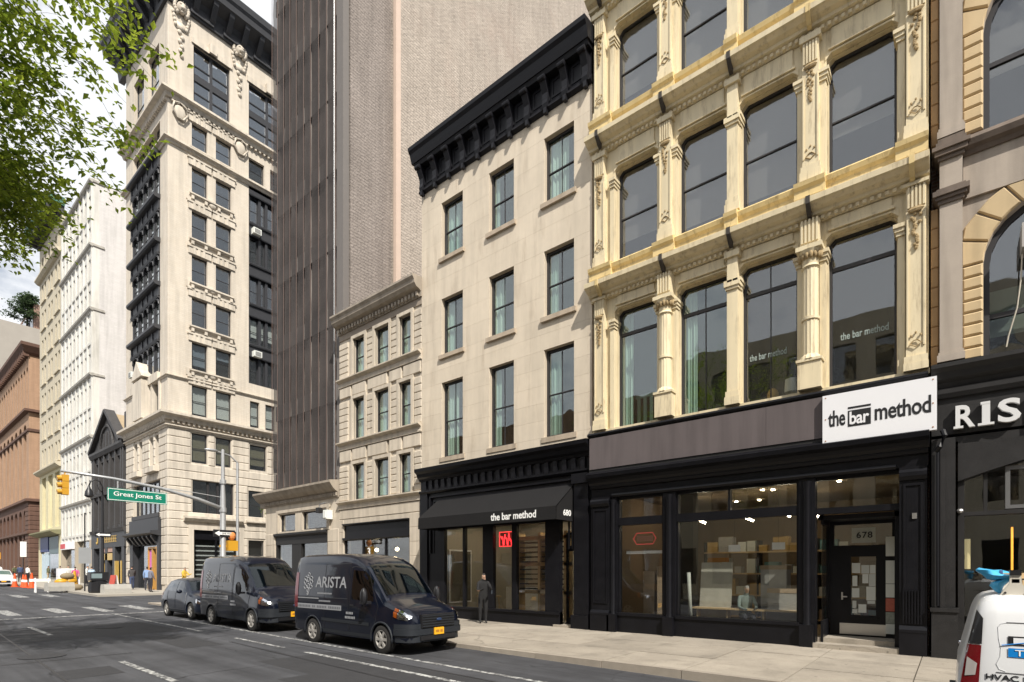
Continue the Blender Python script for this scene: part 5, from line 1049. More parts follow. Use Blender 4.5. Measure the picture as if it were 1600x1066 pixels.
# ============ white building
wh = M('white painted iron', (0.68, 0.665, 0.62), 0.7, var=0.08, ns=2, stain=0.25, spec=0.3, grime=((0.35,0.32,0.27), 0.5, (1.5,1.5,0.3)))
whb = M('white painted brick', (0.60, 0.585, 0.57), 0.85, var=0.10, ns=0.7, bump=0.35, bs=9, stain=0.18, brick=(0.5, 0.16, 0.012, (0.64, 0.62, 0.61), (0.58, 0.55, 0.54)), bdist=0.04)
B = building('white_building', 'tall white painted building with rows of small windows and dark ledges', 74.9); W = 12.0
rw = [(5.6+k*3.02, 7.6+k*3.02) for k in range(11)]; cw = [(0.46+i*1.45, 1.38+i*1.45) for i in range(8)]
wo2 = [(a, b, c, d) for a, b in cw for c, d in rw]
MB().cells(0, W, 4.9, 39.2, 0.0, 0.5, wo2).build('wall', wh, B)
for i in range(9): MB().box(0.05+i*1.45, 0.33+i*1.45, -0.10, 0.0, 4.9, 39).build('rib', wh, B)
for o in wo2: window(B, *o, 0.16, dkframe, g_dark, 0.06, 0.1, 0.5, 0)
for k in range(11):
    z = 5.45 + k*3.02; s = MB()
    for a, b in cw: s.box(a-0.06, b+0.06, -0.10, 0.0, z-0.1, z+0.1)
    s.build('sill_band', wh, B)
for z in (8.75, 14.75, 20.6, 26.8, 32.85, 38.9): MB().prof([(0.1,z-0.2),(-0.12,z-0.2),(-0.26,z-0.1),(-0.3,z+0.06),(0.1,z+0.1)], 0, W+0.05).build('ledge', M('grey white ledge', (0.42,0.40,0.36), 0.8, stain=0.3), B); MB().box(W-0.001, W+0.1, 0, 0.9, z-0.15, z+0.05).build('ledge_return', MATS['grey white ledge'], B)
MB().box(W-0.4, W-0.0005, 0.5, 22, 0.2, 39).build('side_wall', whb, B); MB().box(0, W, 0.5, 22, 38.9, 39).box(0, 0.3, 0.5, 22, 0.2, 38.9).build('roof', dkgrey, B); MB().box(0.1, W-0.5, 1.2, 21, 0.2, 38.8).build('interior', room, B)
[MB().box(q, q2, -0.1, 0.4, 0.3, 4.9).build('pier', M('stone pier', (0.42,0.36,0.28), 0.9), B) for q, q2 in ((0, 0.5), (5.8, 6.3), (11.2, W))]; MB().box(0.5, 11.2, 0.3, 0.31, 0.5, 4.9).build('shop_pane', g_dark, B); MB().box(0.6, 5.5, -0.25, 0.1, 4.2, 4.9).build('white_fascia', white, B); MB().box(0.6, 2.6, -0.27, -0.25, 4.3, 4.8).build('red_sign', M('red sign', (0.55,0.06,0.07), 0.5), B)

# ============ beige building with green cornice
bg = M('beige stone', (0.56, 0.50, 0.38), 0.8, var=0.08, ns=1.5, stain=0.2); bgl = M('pale yellow stone', (0.64, 0.58, 0.38), 0.8, var=0.08, stain=0.2)
B = building('beige_building', 'tall narrow beige building with a green copper cornice and paired windows', 86.1); W = 11.15
rr_ = [(14.3+k*3.3, 16.4+k*3.3) for k in range(8)]; cc_ = [(1.2, 2.0), (2.6, 3.4), (4.6, 5.4), (6.0, 6.8), (8.0, 8.8), (9.4, 10.2)]
wo3 = [(a, b, c, d) for a, b in cc_ for c, d in rr_]
MB().cells(0, W, 13.6, 41, 0, 0.5, wo3).build('wall', bg, B)
for o in wo3: window(B, *o, 0.25, bg, g_dark, 0.06, 0.1, 0.5, 0); 
for c, d in rr_:
    for a in (1.1, 4.5, 7.9): MB().box(a, a+2.5, -0.15, 0, c-0.2, c-0.04).build('sill', bg, B)
lo3 = [(1.3, 3.4, 6.9, 13.0), (4.6, 6.8, 6.9, 13.0), (7.9, 10.1, 6.9, 13.0)]
MB().cells(0, W, 6.2, 13.6, 0, 0.5, lo3).build('base_wall', bgl, B)
for o in lo3: window(B, *o, 0.3, bgl, g_dark, 0.2, 0.12, 0.5, 1)
for z, p in ((13.7, 0.6), (37.0, 0.5), (6.3, 1.0)): MB().prof([(0.1,z-0.4),(-p*0.5,z-0.3),(-p,z-0.05),(-p,z+0.1),(0.1,z+0.2)], -0.1, W).build('string_course', bg if z > 7 else M('olive awning ledge', (0.20,0.19,0.10), 0.7), B)
cpm = M('copper green', (0.055, 0.16, 0.125), 0.6, var=0.15)
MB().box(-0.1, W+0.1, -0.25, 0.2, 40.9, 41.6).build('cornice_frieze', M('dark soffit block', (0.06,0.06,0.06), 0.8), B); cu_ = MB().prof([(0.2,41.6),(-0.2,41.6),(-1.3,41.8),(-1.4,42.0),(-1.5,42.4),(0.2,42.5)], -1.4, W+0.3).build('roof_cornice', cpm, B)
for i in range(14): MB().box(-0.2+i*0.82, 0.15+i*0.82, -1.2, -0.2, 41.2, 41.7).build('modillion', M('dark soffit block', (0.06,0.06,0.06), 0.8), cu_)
MB().box(0, 0.3, 0.5, 20, 0.2, 41).box(0, W, 0.5, 20, 40.9, 41).box(W-0.3, W, 0.5, 20, 0.2, 41).build('side_wall', bg, B); MB().box(0.35, W-0.35, 1.2, 19, 0.2, 40.8).build('interior', room, B)
[MB().box(q, q2, -0.1, 0.4, 0.5, 6.2).build('pier', bgl, B) for q, q2 in ((0, 0.9), (10.2, W))]; MB().box(0.9, 10.2, 0.1, 0.11, 0.6, 5.9).build('shop_pane', g_dark, B); MB().box(0.9, 5, -0.1, 0.1, 4.2, 5.9).build('blue_fascia', M('navy fascia', (0.03,0.05,0.16), 0.5), B); MB().box(5.4, 9.8, -0.06, 0.1, 3.9, 5.8).build('grey_fascia', M('slate fascia', (0.12,0.17,0.19), 0.5), B)
for x in (1.3, 2.2, 3.1, 4.0): MB().box(x, x+0.4, -0.02, 0.1, 0.8, 4.0).build('pale_poster', M('pale blue poster', (0.45,0.55,0.62), 0.6), B)

# ============ brownstone with arcades
bs_ = M('salmon brick', (0.42, 0.265, 0.17), 0.85, var=0.12, ns=1.2, stain=0.2, brick=(0.5,0.16,0.01,(0.39,0.245,0.155),(0.33,0.22,0.15))); bd_ = M('dark brownstone', (0.125, 0.068, 0.048), 0.85, var=0.2, ns=2, stain=0.2, rnd=0.08)
B = building('brown_arcaded_building', 'brown brick building with tall round arches at the far left', 116); W = 23.4
def arcade(dst, cols, zlo, zsp, r, ztop, y0, y1, L, m, name):
    mb = MB(); x = 0.0 if y0 == 0 else 0.006
    for cx in cols:
        mb.box(x, cx-r, y0, y1, zlo, ztop); ap = arch_pts(cx, r, zsp, 8)
        for i in range(8):
            (xa, za), (xb, zb_) = ap[i], ap[i+1]; mb.extr([(xa,y0,za),(xb,y0,zb_),(xb,y0,ztop),(xa,y0,ztop)], [(xa,y1,za),(xb,y1,zb_),(xb,y1,ztop),(xa,y1,ztop)])
        x = cx+r
    mb.box(x, L, y0, y1, zlo, ztop); return mb.build(name, m, dst)
wc = [2.2+i*3.1 for i in range(7)]
arcade(B, wc, 11.4, 20.3, 1.0, 22.6, 0, 0.7, W, bs_, 'arcade_wall'); arcade(B, [1.4+i*1.9 for i in range(12)], 23.0, 28.0, 0.62, 30.0, 0, 0.7, W, bs_, 'arcade_wall'); arcade(B, wc, 1.0, 9.0, 1.0, 11.0, 0, 0.7, W, bd_, 'arcade_wall')
sc = [3.2, 9.0, 15.0]
south(arcade(B, sc, 11.4, 19.6, 1.5, 22.6, 0.002, 0.7, 20, bs_, 'arcade_wall'), W); south(arcade(B, sc, 23.0, 27.6, 1.5, 30.0, 0.002, 0.7, 20, bs_, 'arcade_wall'), W); south(arcade(B, sc, 1.0, 8.2, 1.3, 11.0, 0.002, 0.7, 20, bd_, 'arcade_wall'), W)
for z, p in ((11.2, 0.4), (22.8, 0.5), (7.0, 0.25), (1.0, 0.3), (20.3, 0.15)):
    pr = [(0.1,z-0.3),(-p,z-0.2),(-p,z+0.1),(0.1,z+0.22)]
    MB().rings([[(0, y, q) for y, q in pr], [(W - y, y, q) for y, q in pr], [(W - y, 20, q) for y, q in pr]]).build('string_course', bd_, B)
pr = [(0.1,29.8),(-0.4,30.2),(-0.9,30.9),(-0.9,31.3),(0.1,31.5)]
cc = MB().rings([[(0, y, q) for y, q in pr], [(W - y, y, q) for y, q in pr], [(W - y, 20, q) for y, q in pr]]).build('roof_cornice', bd_, B)
for i in range(24): MB().box(0.2+i, 0.6+i, -0.6, 0.0, 29.7, 30.5).build('modillion', bd_, cc)
for cx in wc + []:
    for z0, z1 in ((11.5, 21.3), (1.2, 10)): 
        f_ = MB().box(cx-1.0, cx+1.0, 0.55, 0.6, z0, z1).build('window', g_dark, B)
        mb = MB().box(cx-0.06, cx+0.06, 0.45, 0.55, z0, z1)
        for k in range(4): mb.box(cx-1, cx+1, 0.42, 0.55, z0+(z1-z0)*(k+0.5)/4-0.3, z0+(z1-z0)*(k+0.5)/4+0.2)
        mb.build('mullion', bd_, f_)
for cx in sc:
    for z0, z1 in ((11.5, 21.0), (23.2, 29.0), (1.2, 9.4)):
        f_ = south(MB().box(cx-1.5, cx+1.5, 0.55, 0.6, z0, z1).build('window', g_dark, B), W); mb = MB().box(cx-0.08, cx+0.08, 0.45, 0.55, z0, z1)
        for k in range(3): mb.box(cx-1.5, cx+1.5, 0.42, 0.55, z0+(z1-z0)*(k+0.7)/3.2-0.2, z0+(z1-z0)*(k+0.7)/3.2+0.3)
        mb.build('mullion', dkframe, f_)
for cx in [1.4+i*1.9 for i in range(12)]: MB().box(cx-0.62, cx+0.62, 0.5, 0.55, 23.2, 28.7).build('window', g_dark, B)
MB().box(0.2, W-0.8, 0.9, 19.5, 0.4, 30).build('interior', room, B); MB().box(0, W, 0, 20, 30, 30.1).build('roof', M('blue grey roof', (0.16,0.18,0.22), 0.7), B)
for k in range(16):                                 # rusticated base courses near the corner
    for s0, s1 in ((W-2.2, W+0.02),): rblock(B, 'stone_course', bd_, s0, s1, -0.06, 0.1, 1.3+k*0.6, 1.3+(k+1)*0.6, 0.06, 0.01); south(rblock(B, 'stone_course', bd_, -0.0, 1.8, -0.06, 0.1, 1.3+k*0.6, 1.3+(k+1)*0.6, 0.06, 0.01), W)
# distant block with penthouse behind the brown building
B = building('distant_brick_building', 'distant brick and grey stone block rising behind the brown arcaded building', 160); W = 40
dbk = M('far red brick', (0.27,0.17,0.13), 0.9, var=0.15, ns=0.5); dgr = M('far grey stone', (0.34,0.31,0.27), 0.9, var=0.2, ns=0.4)
dops = [(1+i*3.2, 2.6+i*3.2, 4+k*3.6, 6+k*3.6) for i in range(12) for k in range(10)]
MB().cells(0, W, 0.5, 43, 0.0, 0.5, dops).build('wall', dgr, B)
for o in dops: MB().box(*o[:2], 0.2, 0.25, *o[2:]).build('window', g_dark, B)
MB().box(0.1, W-0.6, 0.6, 30, 0.5, 42.8).build('interior', room, B); MB().box(W-0.5, W, 0.51, 30, 0.5, 43).build('side_wall', dgr, B)
MB().box(4, W-1, 5, 28, 43, 47.5).build('penthouse', dbk, B); MB().box(20, W-1.5, 4.6, 5, 43.5, 46).build('penthouse_glazing', g_blue, B)
# lower buildings on the opposite (west) side, mirrored in the shop windows
for i, (ya, yb, h, m, lab) in enumerate(((40, 16, 15.5, bs_, 'brown brick building across the street, mirrored in the limestone building windows'), (16, -6, 17.5, bg, 'beige building across the street, mirrored in the shop windows'), (-6, -30, 16, dbk, 'red brick building across the street, mirrored in the right-hand windows'))):
    t = thing('opposite_building', lab, 'building', (-9.6, yb, 0), R(90)); L = ya-yb
    oo = [(1+k*2.4, 2.4+k*2.4, 1.0 if z == 0 else 1.6+z*4.0, 3.6 if z == 0 else 3.9+z*4.0) for k in range(int(L/2.4)) for z in range(4) if 3.9+z*4 < h-0.5]
    MB().cells(0, L, 0.1, h, 0.0, 0.4, oo).build('wall', m, t); MB().box(0.1, L-0.1, 0.8, 12, 0.1, h-0.2).build('interior', room, t); MB().box(0, L, 0.4, 12.2, h-0.1, h).build('roof', dkgrey, t)
    for o in oo: MB().box(o[0], o[1], 0.2, 0.22, o[2], o[3]).build('window', g_dark, t)

# ---------------------------------------------------------------- street furniture
ymet = M('signal yellow', (0.58, 0.30, 0.02), 0.45, var=0.12); blk = M('black metal', (0.014, 0.014, 0.016), 0.4, var=0.2); grn = M('street sign green', (0.0, 0.19, 0.12), 0.4, var=0.03)
px, py = 10.3, 25.0; pz = zs(py)
T = thing('traffic_signal_pole', 'silver signal pole with long mast arm over the crossing', 'traffic signal', (px, py, pz))
MB().lathe((0,0,0), [(0.22,0),(0.22,0.25),(0.13,0.4),(0.115,4.8),(0.11,4.9),(0.075,5.6),(0.07,7.0),(0.0,7.05)], 14).build('pole', galv, T, smooth=40)
MB().lathe((0,0,4.25), [(0.15,0),(0.15,0.2)], 12).lathe((0,0,5.5), [(0.13,0),(0.13,0.18)], 12).build('collar', galv, T)
MB().tube([(0,0,4.4),(-1.0,0,4.72),(-2.4,0,5.02),(-4.0,0,5.2),(-5.6,0,5.28)], [0.085,0.075,0.065,0.055,0.05], 10).build('mast_arm', galv, T, smooth=True)
MB().tube([(0,0,4.9),(-1.3,0,5.0),(-3.6,0,5.10)], 0.018, 5).build('guy_rod', galv, T)
sgn = MB().box(-4.22, -2.20, -0.03, 0.0, 4.36, 4.84).build('street_sign', grn, T); MB().cells(-4.20, -2.22, 4.38, 4.82, -0.034, -0.03, [(-4.18, -2.24, 4.40, 4.80)]).build('border', wlet, sgn); letter('street', wlet, sgn, -4.02, -0.036, 4.50, 1.62, 0.22)
MB().box(-3.9, -3.86, -0.02, 0.02, 4.84, 5.2).box(-2.6, -2.56, -0.02, 0.02, 4.84, 5.1).build('hanger', galv, T)
sh = MB()
for k in range(3): sh.box(-5.57, -5.38, -0.11, 0.11, 4.42+k*0.245, 4.655+k*0.245)
sh = sh.box(-5.50, -5.46, -0.02, 0.02, 5.17, 5.3).build('signal_head', ymet, T)
for k in range(3): MB().tube([(-5.57,0,4.53+k*0.245),(-5.70,0,4.51+k*0.245)], [0.095,0.09], 10).build('visor', ymet, sh)
ow = MB().box(-0.46, 0.46, -0.14, -0.12, 3.15, 3.46).build('one_way_sign', blk, T); MB().plate([(-0.40,3.3),(-0.2,3.42),(-0.2,3.36),(0.4,3.36),(0.4,3.24),(-0.2,3.24),(-0.2,3.18)], -0.146, -0.14).build('arrow', wlet, ow); letter('oneway', ink, ow, -0.1, -0.15, 3.265, 0.42, 0.07)
ps = MB().box(0.14, 0.56, -0.22, 0.14, 2.55, 3.0).build('pedestrian_signal', ymet, T); MB().ball((0.36, -0.05, 3.22), (0.16,0.16,0.2), 10, 6).build('beacon', M('orange beacon', (0.7,0.26,0.08), 0.4), ps); MB().box(-0.14, 0.14, -0.04, 0.04, 2.7, 2.8).build('bracket', ymet, T)
T = thing('street_lamp', 'slender silver lamp post with a short cobra arm behind the signal pole', 'street lamp', (11.8, 27.0, zs(27)))
MB().lathe((0,0,0), [(0.12,0),(0.07,0.4),(0.055,6.9)], 10).build('pole', galv, T, smooth=40); MB().tube([(0,0,6.9),(-0.35,0,7.2),(-1.0,0,7.32)], 0.035, 8).build('arm', galv, T); MB().ball((-1.2,0,7.32), (0.32,0.11,0.07), 10, 6).build('lamp_head', galv, T, smooth=True)
T = thing('bishops_crook_lamp', 'black crook-topped street lamp with hanging lantern at the far corner', 'street lamp', (10.6, 44.6, gz(44.6)+0.13))
MB().lathe((0,0,0), [(0.28,0),(0.26,0.6),(0.14,1.0),(0.10,1.2),(0.07,6.6)], 12).build('pole', blk, T, smooth=40)
MB().tube([(0,0,6.6),(0.0,0,7.1),(-0.15,0,7.45),(-0.4,0,7.55),(-0.65,0,7.4),(-0.74,0,7.1)], 0.045, 8).tube([(0,0,6.7),(-0.2,0,6.9),(-0.3,0,7.2),(-0.1,0,7.3)], 0.025, 6).build('crook', blk, T, smooth=True); MB().lathe((-0.74,0,6.3), [(0.12,0.0),(0.26,0.12),(0.22,0.4),(0.10,0.62),(0.05,0.8)], 12).build('lantern', blk, T, smooth=40)
ow = MB().box(-0.46, 0.46, -0.13, -0.11, 3.7, 4.0).build('one_way_sign', blk, T); MB().plate([(-0.40,3.85),(-0.2,3.97),(-0.2,3.91),(0.4,3.91),(0.4,3.79),(-0.2,3.79),(-0.2,3.73)], -0.136, -0.13).build('arrow', wlet, ow)
def signpost(label, x, y, h, plates, z=None):
    T = thing('sign_post', label, 'sign', (x, y, gz(y)+0.13 if z is None else z)); MB().lathe((0,0,0), [(0.045,0),(0.04,h)], 8).build('post', galv if 'silver' in label else blk, T)
    for w, z0, z1, m in plates: MB().box(-w/2, w/2, -0.07, -0.05, z0, z1).build('plate', m, T)
signpost('dark sign post with a blank grey plate by the far corner litter bin', 10.0, 46.3, 5.4, [(0.7, 1.9, 3.0, M('grey sign back', (0.30,0.31,0.32), 0.5))])
signpost('silver sign post with yellow plate at the far left', 10.3, 88, 6.2, [(1.3, 2.4, 3.2, ymet), (0.9, 3.6, 3.9, wlet)])
signpost('dark sign post with a tall white plate before the brown building', 11.2, 76, 4.4, [(0.5, 2.6, 4.2, wlet)])
T = thing('litter_bin', 'black litter bin and news box with a pale panel at the far corner', 'litter bin', (10.0, 43.0, gz(43)+0.13)); MB().lathe((0,0,0), [(0.5,0),(0.55,0.1),(0.55,0.7),(0.35,0.8)], 10).build('base', blk, T); MB().box(-0.5, 0.45, -0.4, 0.4, 0.8, 1.35).build('box', blk, T); MB().box(-0.46, 0.1, -0.42, -0.4, 0.95, 1.25).build('panel', M('teal grey panel', (0.2,0.26,0.27), 0.5), T)
con = M('barrier concrete', (0.40,0.385,0.35), 0.9, var=0.25, ns=4, bump=0.3)
def barrier(label, x, y, rz):
    T = thing('concrete_block', label, 'concrete block', (x, y, gz(y)+0.13), rz); MB().prof([(-0.32,0),(0.32,0),(0.32,0.3),(0.24,0.58),(-0.24,0.58),(-0.32,0.3)], -0.75, 0.75).build('block', con, T)
    for x in (-0.5, 0.38): MB().tube([(x,0,0.56),(x,0,0.64),(x+0.12,0,0.64),(x+0.12,0,0.56)], 0.014, 6).build('lifting_loop', galv, T)
barrier('grey concrete block on the kerb to the right of the litter bin', 10.6, 41.6, 0.1); barrier('grey concrete block beside the white barricade and yellow sandbags', 8.9, 47.6, 0.2)
T = thing('barricade', 'small white barricade standing left of the far concrete block', 'barricade', (8.2, 49.0, gz(49)))
for x in (-0.35, 0.35): MB().tube([(x,-0.2,0),(x,0,1.0)], 0.04, 6).tube([(x,0.2,0),(x,0,1.0)], 0.04, 6).build('leg', wlet, T)
MB().box(-0.45, 0.45, -0.05, 0.05, 0.75, 0.95).build('rail', wlet, T)
T = thing('sandbag_pile', 'yellow sandbags heaped behind the far concrete block', 'sandbags', (9.3, 48.6, gz(48.6)+0.13))
for i, p in enumerate(((-0.5,0,0.2),(0.2,0.1,0.22),(0.7,0,0.2),(-0.1,0,0.6),(0.4,0.1,0.65),(0.2,0,1.0))): MB().ball(p, (0.42,0.3,0.24), 10, 6).build('sandbag', ymet if i % 3 != 2 else M('tan sacking', (0.25,0.20,0.13), 0.9), T, smooth=True)
orange = M('orange plastic', (0.75, 0.10, 0.02), 0.5)
def cone(label, x, y, s=1.0, m=orange, band=True):
    T = thing('traffic_cone', label, 'traffic cone', (x, y, gz(y)), 0, 'traffic cones')
    MB().box(-0.2*s,0.2*s,-0.2*s,0.2*s,0,0.04).build('base', m, T); MB().lathe((0,0,0.04), [(0.16*s,0),(0.04*s,0.85*s),(0,0.86*s)], 12).build('body', m, T, smooth=40)
    if band: MB().lathe((0,0,0.04), [(0.116*s,0.35*s),(0.095*s,0.5*s)], 12).build('band', wlet, T)
cone('leftmost orange traffic cone in front of the white car', 8.6, 62.0, 1.3); cone('middle orange traffic cone in front of the white car', 9.0, 61.0, 1.2); cone('tall orange traffic cone nearest the kerb, right of the white car', 9.15, 58.5, 1.4); cone('orange traffic cone close behind the right-hand one', 9.0, 60.0, 1.2)
cone('tall yellow cone on the far pavement near the white-shirted people', 10.3, 50.5, 1.7, ymet, False)
T = thing('a_frame_board', 'small red and white board leaning by the pale corner building', 'sign board', (13.2, 52.4, gz(52)+0.13), R(-70)); MB().extr([(-0.3,-0.25,0),(0.3,-0.25,0),(0.3,-0.05,1.0),(-0.3,-0.05,1.0)], [(-0.3,-0.2,0),(0.3,-0.2,0),(0.3,0,1.0),(-0.3,0,1.0)]).build('board', M('red board', (0.42,0.07,0.05), 0.6), T); MB().extr([(-0.3,0.25,0),(0.3,0.25,0),(0.3,0.05,1.0),(-0.3,0.05,1.0)], [(-0.3,0.2,0),(0.3,0.2,0),(0.3,0,1.0),(-0.3,0,1.0)]).build('board', wlet, T)
T = thing('white_crate', 'white crate stack on the far pavement beside the white-shirted person', 'crate', (11.2, 57.0, gz(57)+0.13)); MB().box(-0.7,0.7,-0.4,0.4,0,0.8).build('crate', white, T); MB().box(-0.7,0.5,-0.4,0.4,0.81,1.5).build('crate', white, T)

# ---------------------------------------------------------------- vehicles
navy = M('navy van paint', (0.0032, 0.0052, 0.0130), 0.28, var=0.05, coat=1.0, spec=0.15); navyc = M('dark blue car paint', (0.006, 0.010, 0.022), 0.3, var=0.05, coat=0.5, spec=0.3); whp = M('white van paint', (0.74, 0.75, 0.76), 0.35, var=0.03, ns=1, coat=0.5); silp = M('silver white car paint', (0.68, 0.69, 0.70), 0.3, var=0.02, coat=0.6)
rub = M('tyre rubber', (0.016, 0.015, 0.014), 0.85, var=0.2); rimm = M('alloy rim', (0.36, 0.345, 0.32), 0.4, var=0.1, metal=0.15); plas = M('grey bumper plastic', (0.020, 0.023, 0.028), 0.55, var=0.1, spec=0.3); chrome = M('chrome', (0.75,0.75,0.77), 0.12, var=0, metal=1.0)
g_car = GLASS('windscreen glass', (0.42, 0.50, 0.47), 0.05, wob=0.0); g_carside = GLASS('tinted side glass', (0.16, 0.18, 0.18), 0.10, wob=0.0); lens = GLASS('headlamp lens', (0.9,0.92,0.95), 0.25, wob=0.0); amber = M('amber lens', (0.22, 0.05, 0.006), 0.2); redl = M('red tail lens', (0.15, 0.004, 0.008), 0.15, var=0.05, coat=0.6); decal = M('silver decal', (0.30, 0.31, 0.33), 0.5, var=0.04); platey = M('yellow number plate', (0.85, 0.42, 0.02), 0.45); dkint = M('dark cabin', (0.02,0.02,0.022), 0.9)
def lerp_tab(tab, x):
    if x <= tab[0][0]: return tab[0][1:]
    for p, q in zip(tab, tab[1:]):
        if x <= q[0]:
            t = (x-p[0])/(q[0]-p[0]); return tuple(a+(b-a)*t for a, b in zip(p[1:], q[1:]))
    return tab[-1][1:]
class Car:
    """lofted body: stations (x, roof height, half width, sill height, tumblehome), x runs from the nose to the tail"""
    def __init__(s, tab, cr=0.10, belt=None): s.tab = tab; s.cr = cr; s.belt = belt
    def ring(s, x):
        zt, w, zb, tum = lerp_tab(s.tab, x); h = zt - zb; r = min(s.cr, h*0.3); tw = w*(1-tum)
        half = [(w*0.86, zb), (w*0.965, zb+0.05), (w*0.995, zb+0.16*h), (w, zb+0.36*h), (w*(1-tum*0.10), zb+0.52*h), (w*(1-tum*0.42), zb+0.70*h), (w*(1-tum*0.8), zb+0.86*h), (tw-r*0.05, zt-r), (tw-r*0.4, zt-r*0.35), (tw-r*1.1, zt-r*0.06), (tw*0.5, zt+0.018), ]
        return half + [(0, zt+0.03)] + [(-y, z) for y, z in reversed(half)]
    def side(s, x, z):
        rr = s.ring(x)[:9]
        for (ya, za), (yb, zb) in zip(rr, rr[1:]):
            if z <= zb: return ya + (yb-ya)*((z-za)/max(zb-za, 1e-6))
        return rr[-1][0]
    def top(s, x, f):
        rr = s.ring(x); tw = rr[8][0]; pts = rr[7:12]; y = tw*f; a = abs(y)
        for (ya, za), (yb, zb) in zip(pts, pts[1:]):
            if yb <= a <= ya: return (x, y, za + (zb-za)*((ya-a)/max(ya-yb, 1e-6)))
        return (x, y, pts[-1][1])
    def body(s, xs, wheels, wr):
        mb = MB(); mb.rings([[(x, y, z) for y, z in s.ring(x)] for x in xs]); me = mb.mesh('body', navy)
        o = bpy.data.objects.new('tmp', me); cutters = []
        for x, y0 in wheels:
            c = MB().lathe((x, 0, wr), [(wr*1.17, y0-0.30), (wr*1.17, y0+0.5)], 28, 'y').mesh('cut', navy); co_ = bpy.data.objects.new('tmpc', c); C.objects.link(co_); cutters.append(co_)
            md = o.modifiers.new('b', 'BOOLEAN'); md.operation = 'DIFFERENCE'; md.object = co_; md.solver = 'EXACT'
        m2 = evaluated([o])[0]
        for c in cutters: bpy.data.objects.remove(c, do_unlink=True)
        m2.shade_smooth(); m2.set_sharp_from_angle(angle=R(32)); return m2
    def spatch(s, poly, off=0.006, sgn=1, th=0.0, n=8):
        """patch on the body side given by an (x, z) quadrilateral-like outline (lower edge list, upper edge list)"""
        lo, hi = poly; mb = MB(); m = len(lo)-1; vs_ = []
        cols = []
        for i in range(m):
            for k in range(n): cols.append((i, k/n))
        cols.append((m-1, 1.0)); 
        for i, t in cols:
            a = (lo[i][0]+(lo[i+1][0]-lo[i][0])*t, lo[i][1]+(lo[i+1][1]-lo[i][1])*t); b = (hi[i][0]+(hi[i+1][0]-hi[i][0])*t, hi[i][1]+(hi[i+1][1]-hi[i][1])*t)
            for j in range(5):
                q = j/4; x = a[0]+(b[0]-a[0])*q; z = a[1]+(b[1]-a[1])*q; vs_.append((x, sgn*(s.side(x, z)+off), z))
        nc = len(cols); fs = [(i*5+j, (i+1)*5+j, (i+1)*5+j+1, i*5+j+1) for i in range(nc-1) for j in range(4)]
        return mb.add(vs_, fs)
    def tpatch(s, xa, xb, fa, fb, off=0.006, n=10):
        mb = MB(); vs_ = []
        for i in range(n+1):
            t = i/n; x = xa+(xb-xa)*t; f = fa+(fb-fa)*t; sl = (s.top(x+0.02, 0)[2]-s.top(x-0.02, 0)[2])/0.04; q = math.hypot(1, sl)
            for j in range(13):
                p = s.top(x, -f+2*f*j/12); vs_.append((p[0]-off*sl/q, p[1], p[2]+off/q))
        return mb.add(vs_, [(i*13+j, i*13+j+1, (i+1)*13+j+1, (i+1)*13+j) for i in range(n) for j in range(12)])
def wheel(T, x, y, r, w, spokes=6):
    s = 1 if y > 0 else -1
    W_ = obj('wheel', MB().lathe((0,0,0), [(r*0.62,-w/2),(r*0.9,-w/2),(r,-w*0.36),(r,w*0.36),(r*0.9,w/2),(r*0.64,w/2),(r*0.62,0),(r*0.62,-w/2)], 28, 'y', cap=False).mesh('tyre', rub, 50), T, (x, y, r))
    m = MB().lathe((0,0,0), [(r*0.63,s*w*0.46),(r*0.66,s*w*0.50),(r*0.60,s*w*0.50),(r*0.56,s*w*0.30),(r*0.56,s*w*0.12)], 24, 'y', cap=False); m.cur = 1; m.lathe((0,0,0), [(0.0,s*w*0.1),(r*0.6,s*w*0.1),(r*0.6,s*w*0.12)], 20, 'y'); m.cur = 0
    m.lathe((0,0,0), [(r*0.17,s*w*0.1),(r*0.17,s*w*0.50),(r*0.12,s*w*0.53),(0,s*w*0.53)], 12, 'y')
    for i in range(spokes):
        a = 2*PI*i/spokes; d = Vector((math.cos(a), 0, math.sin(a))); n = Vector((-d.z, 0, d.x)); y0, y1 = s*w*0.34, s*w*0.49
        q = [d*r*0.12+n*r*0.085, d*r*0.62+n*r*0.10, d*r*0.62-n*r*0.10, d*r*0.12-n*r*0.085]
        m.extr([(p.x, y0, p.z) for p in q], [(p.x, y1, p.z) for p in q])
    m.build('rim', [rimm, blk], W_)
def seams(car, T, lines, sgn=1, m=None, wd=0.007):
    mb = MB()
    for pts in lines:
        P = []
        for (xa, za), (xb, zb) in zip(pts, pts[1:]):
            for k in range(9):
                t = k/8; x, z = xa+(xb-xa)*t, za+(zb-za)*t; P.append((x, sgn*(car.side(x, z)+0.001), z))
        mb.tube(P, wd, 4)
    return mb.build('panel_seam', m or blk, T)
def side_text(key, mat, T, car, x, z, width, height, off=0.006):
    me = TXT[key].copy(); me.materials.clear(); me.materials.append(mat); a, b, c, d = TXW[key]
    for v in me.vertices:
        xx = x - (v.co.x-a)*width/(b-a); zz = z + (v.co.y-c)*height/(d-c); v.co = (xx, car.side(xx, zz)+off+v.co.z, zz)
    me.update(); return obj('lettering', me, T)
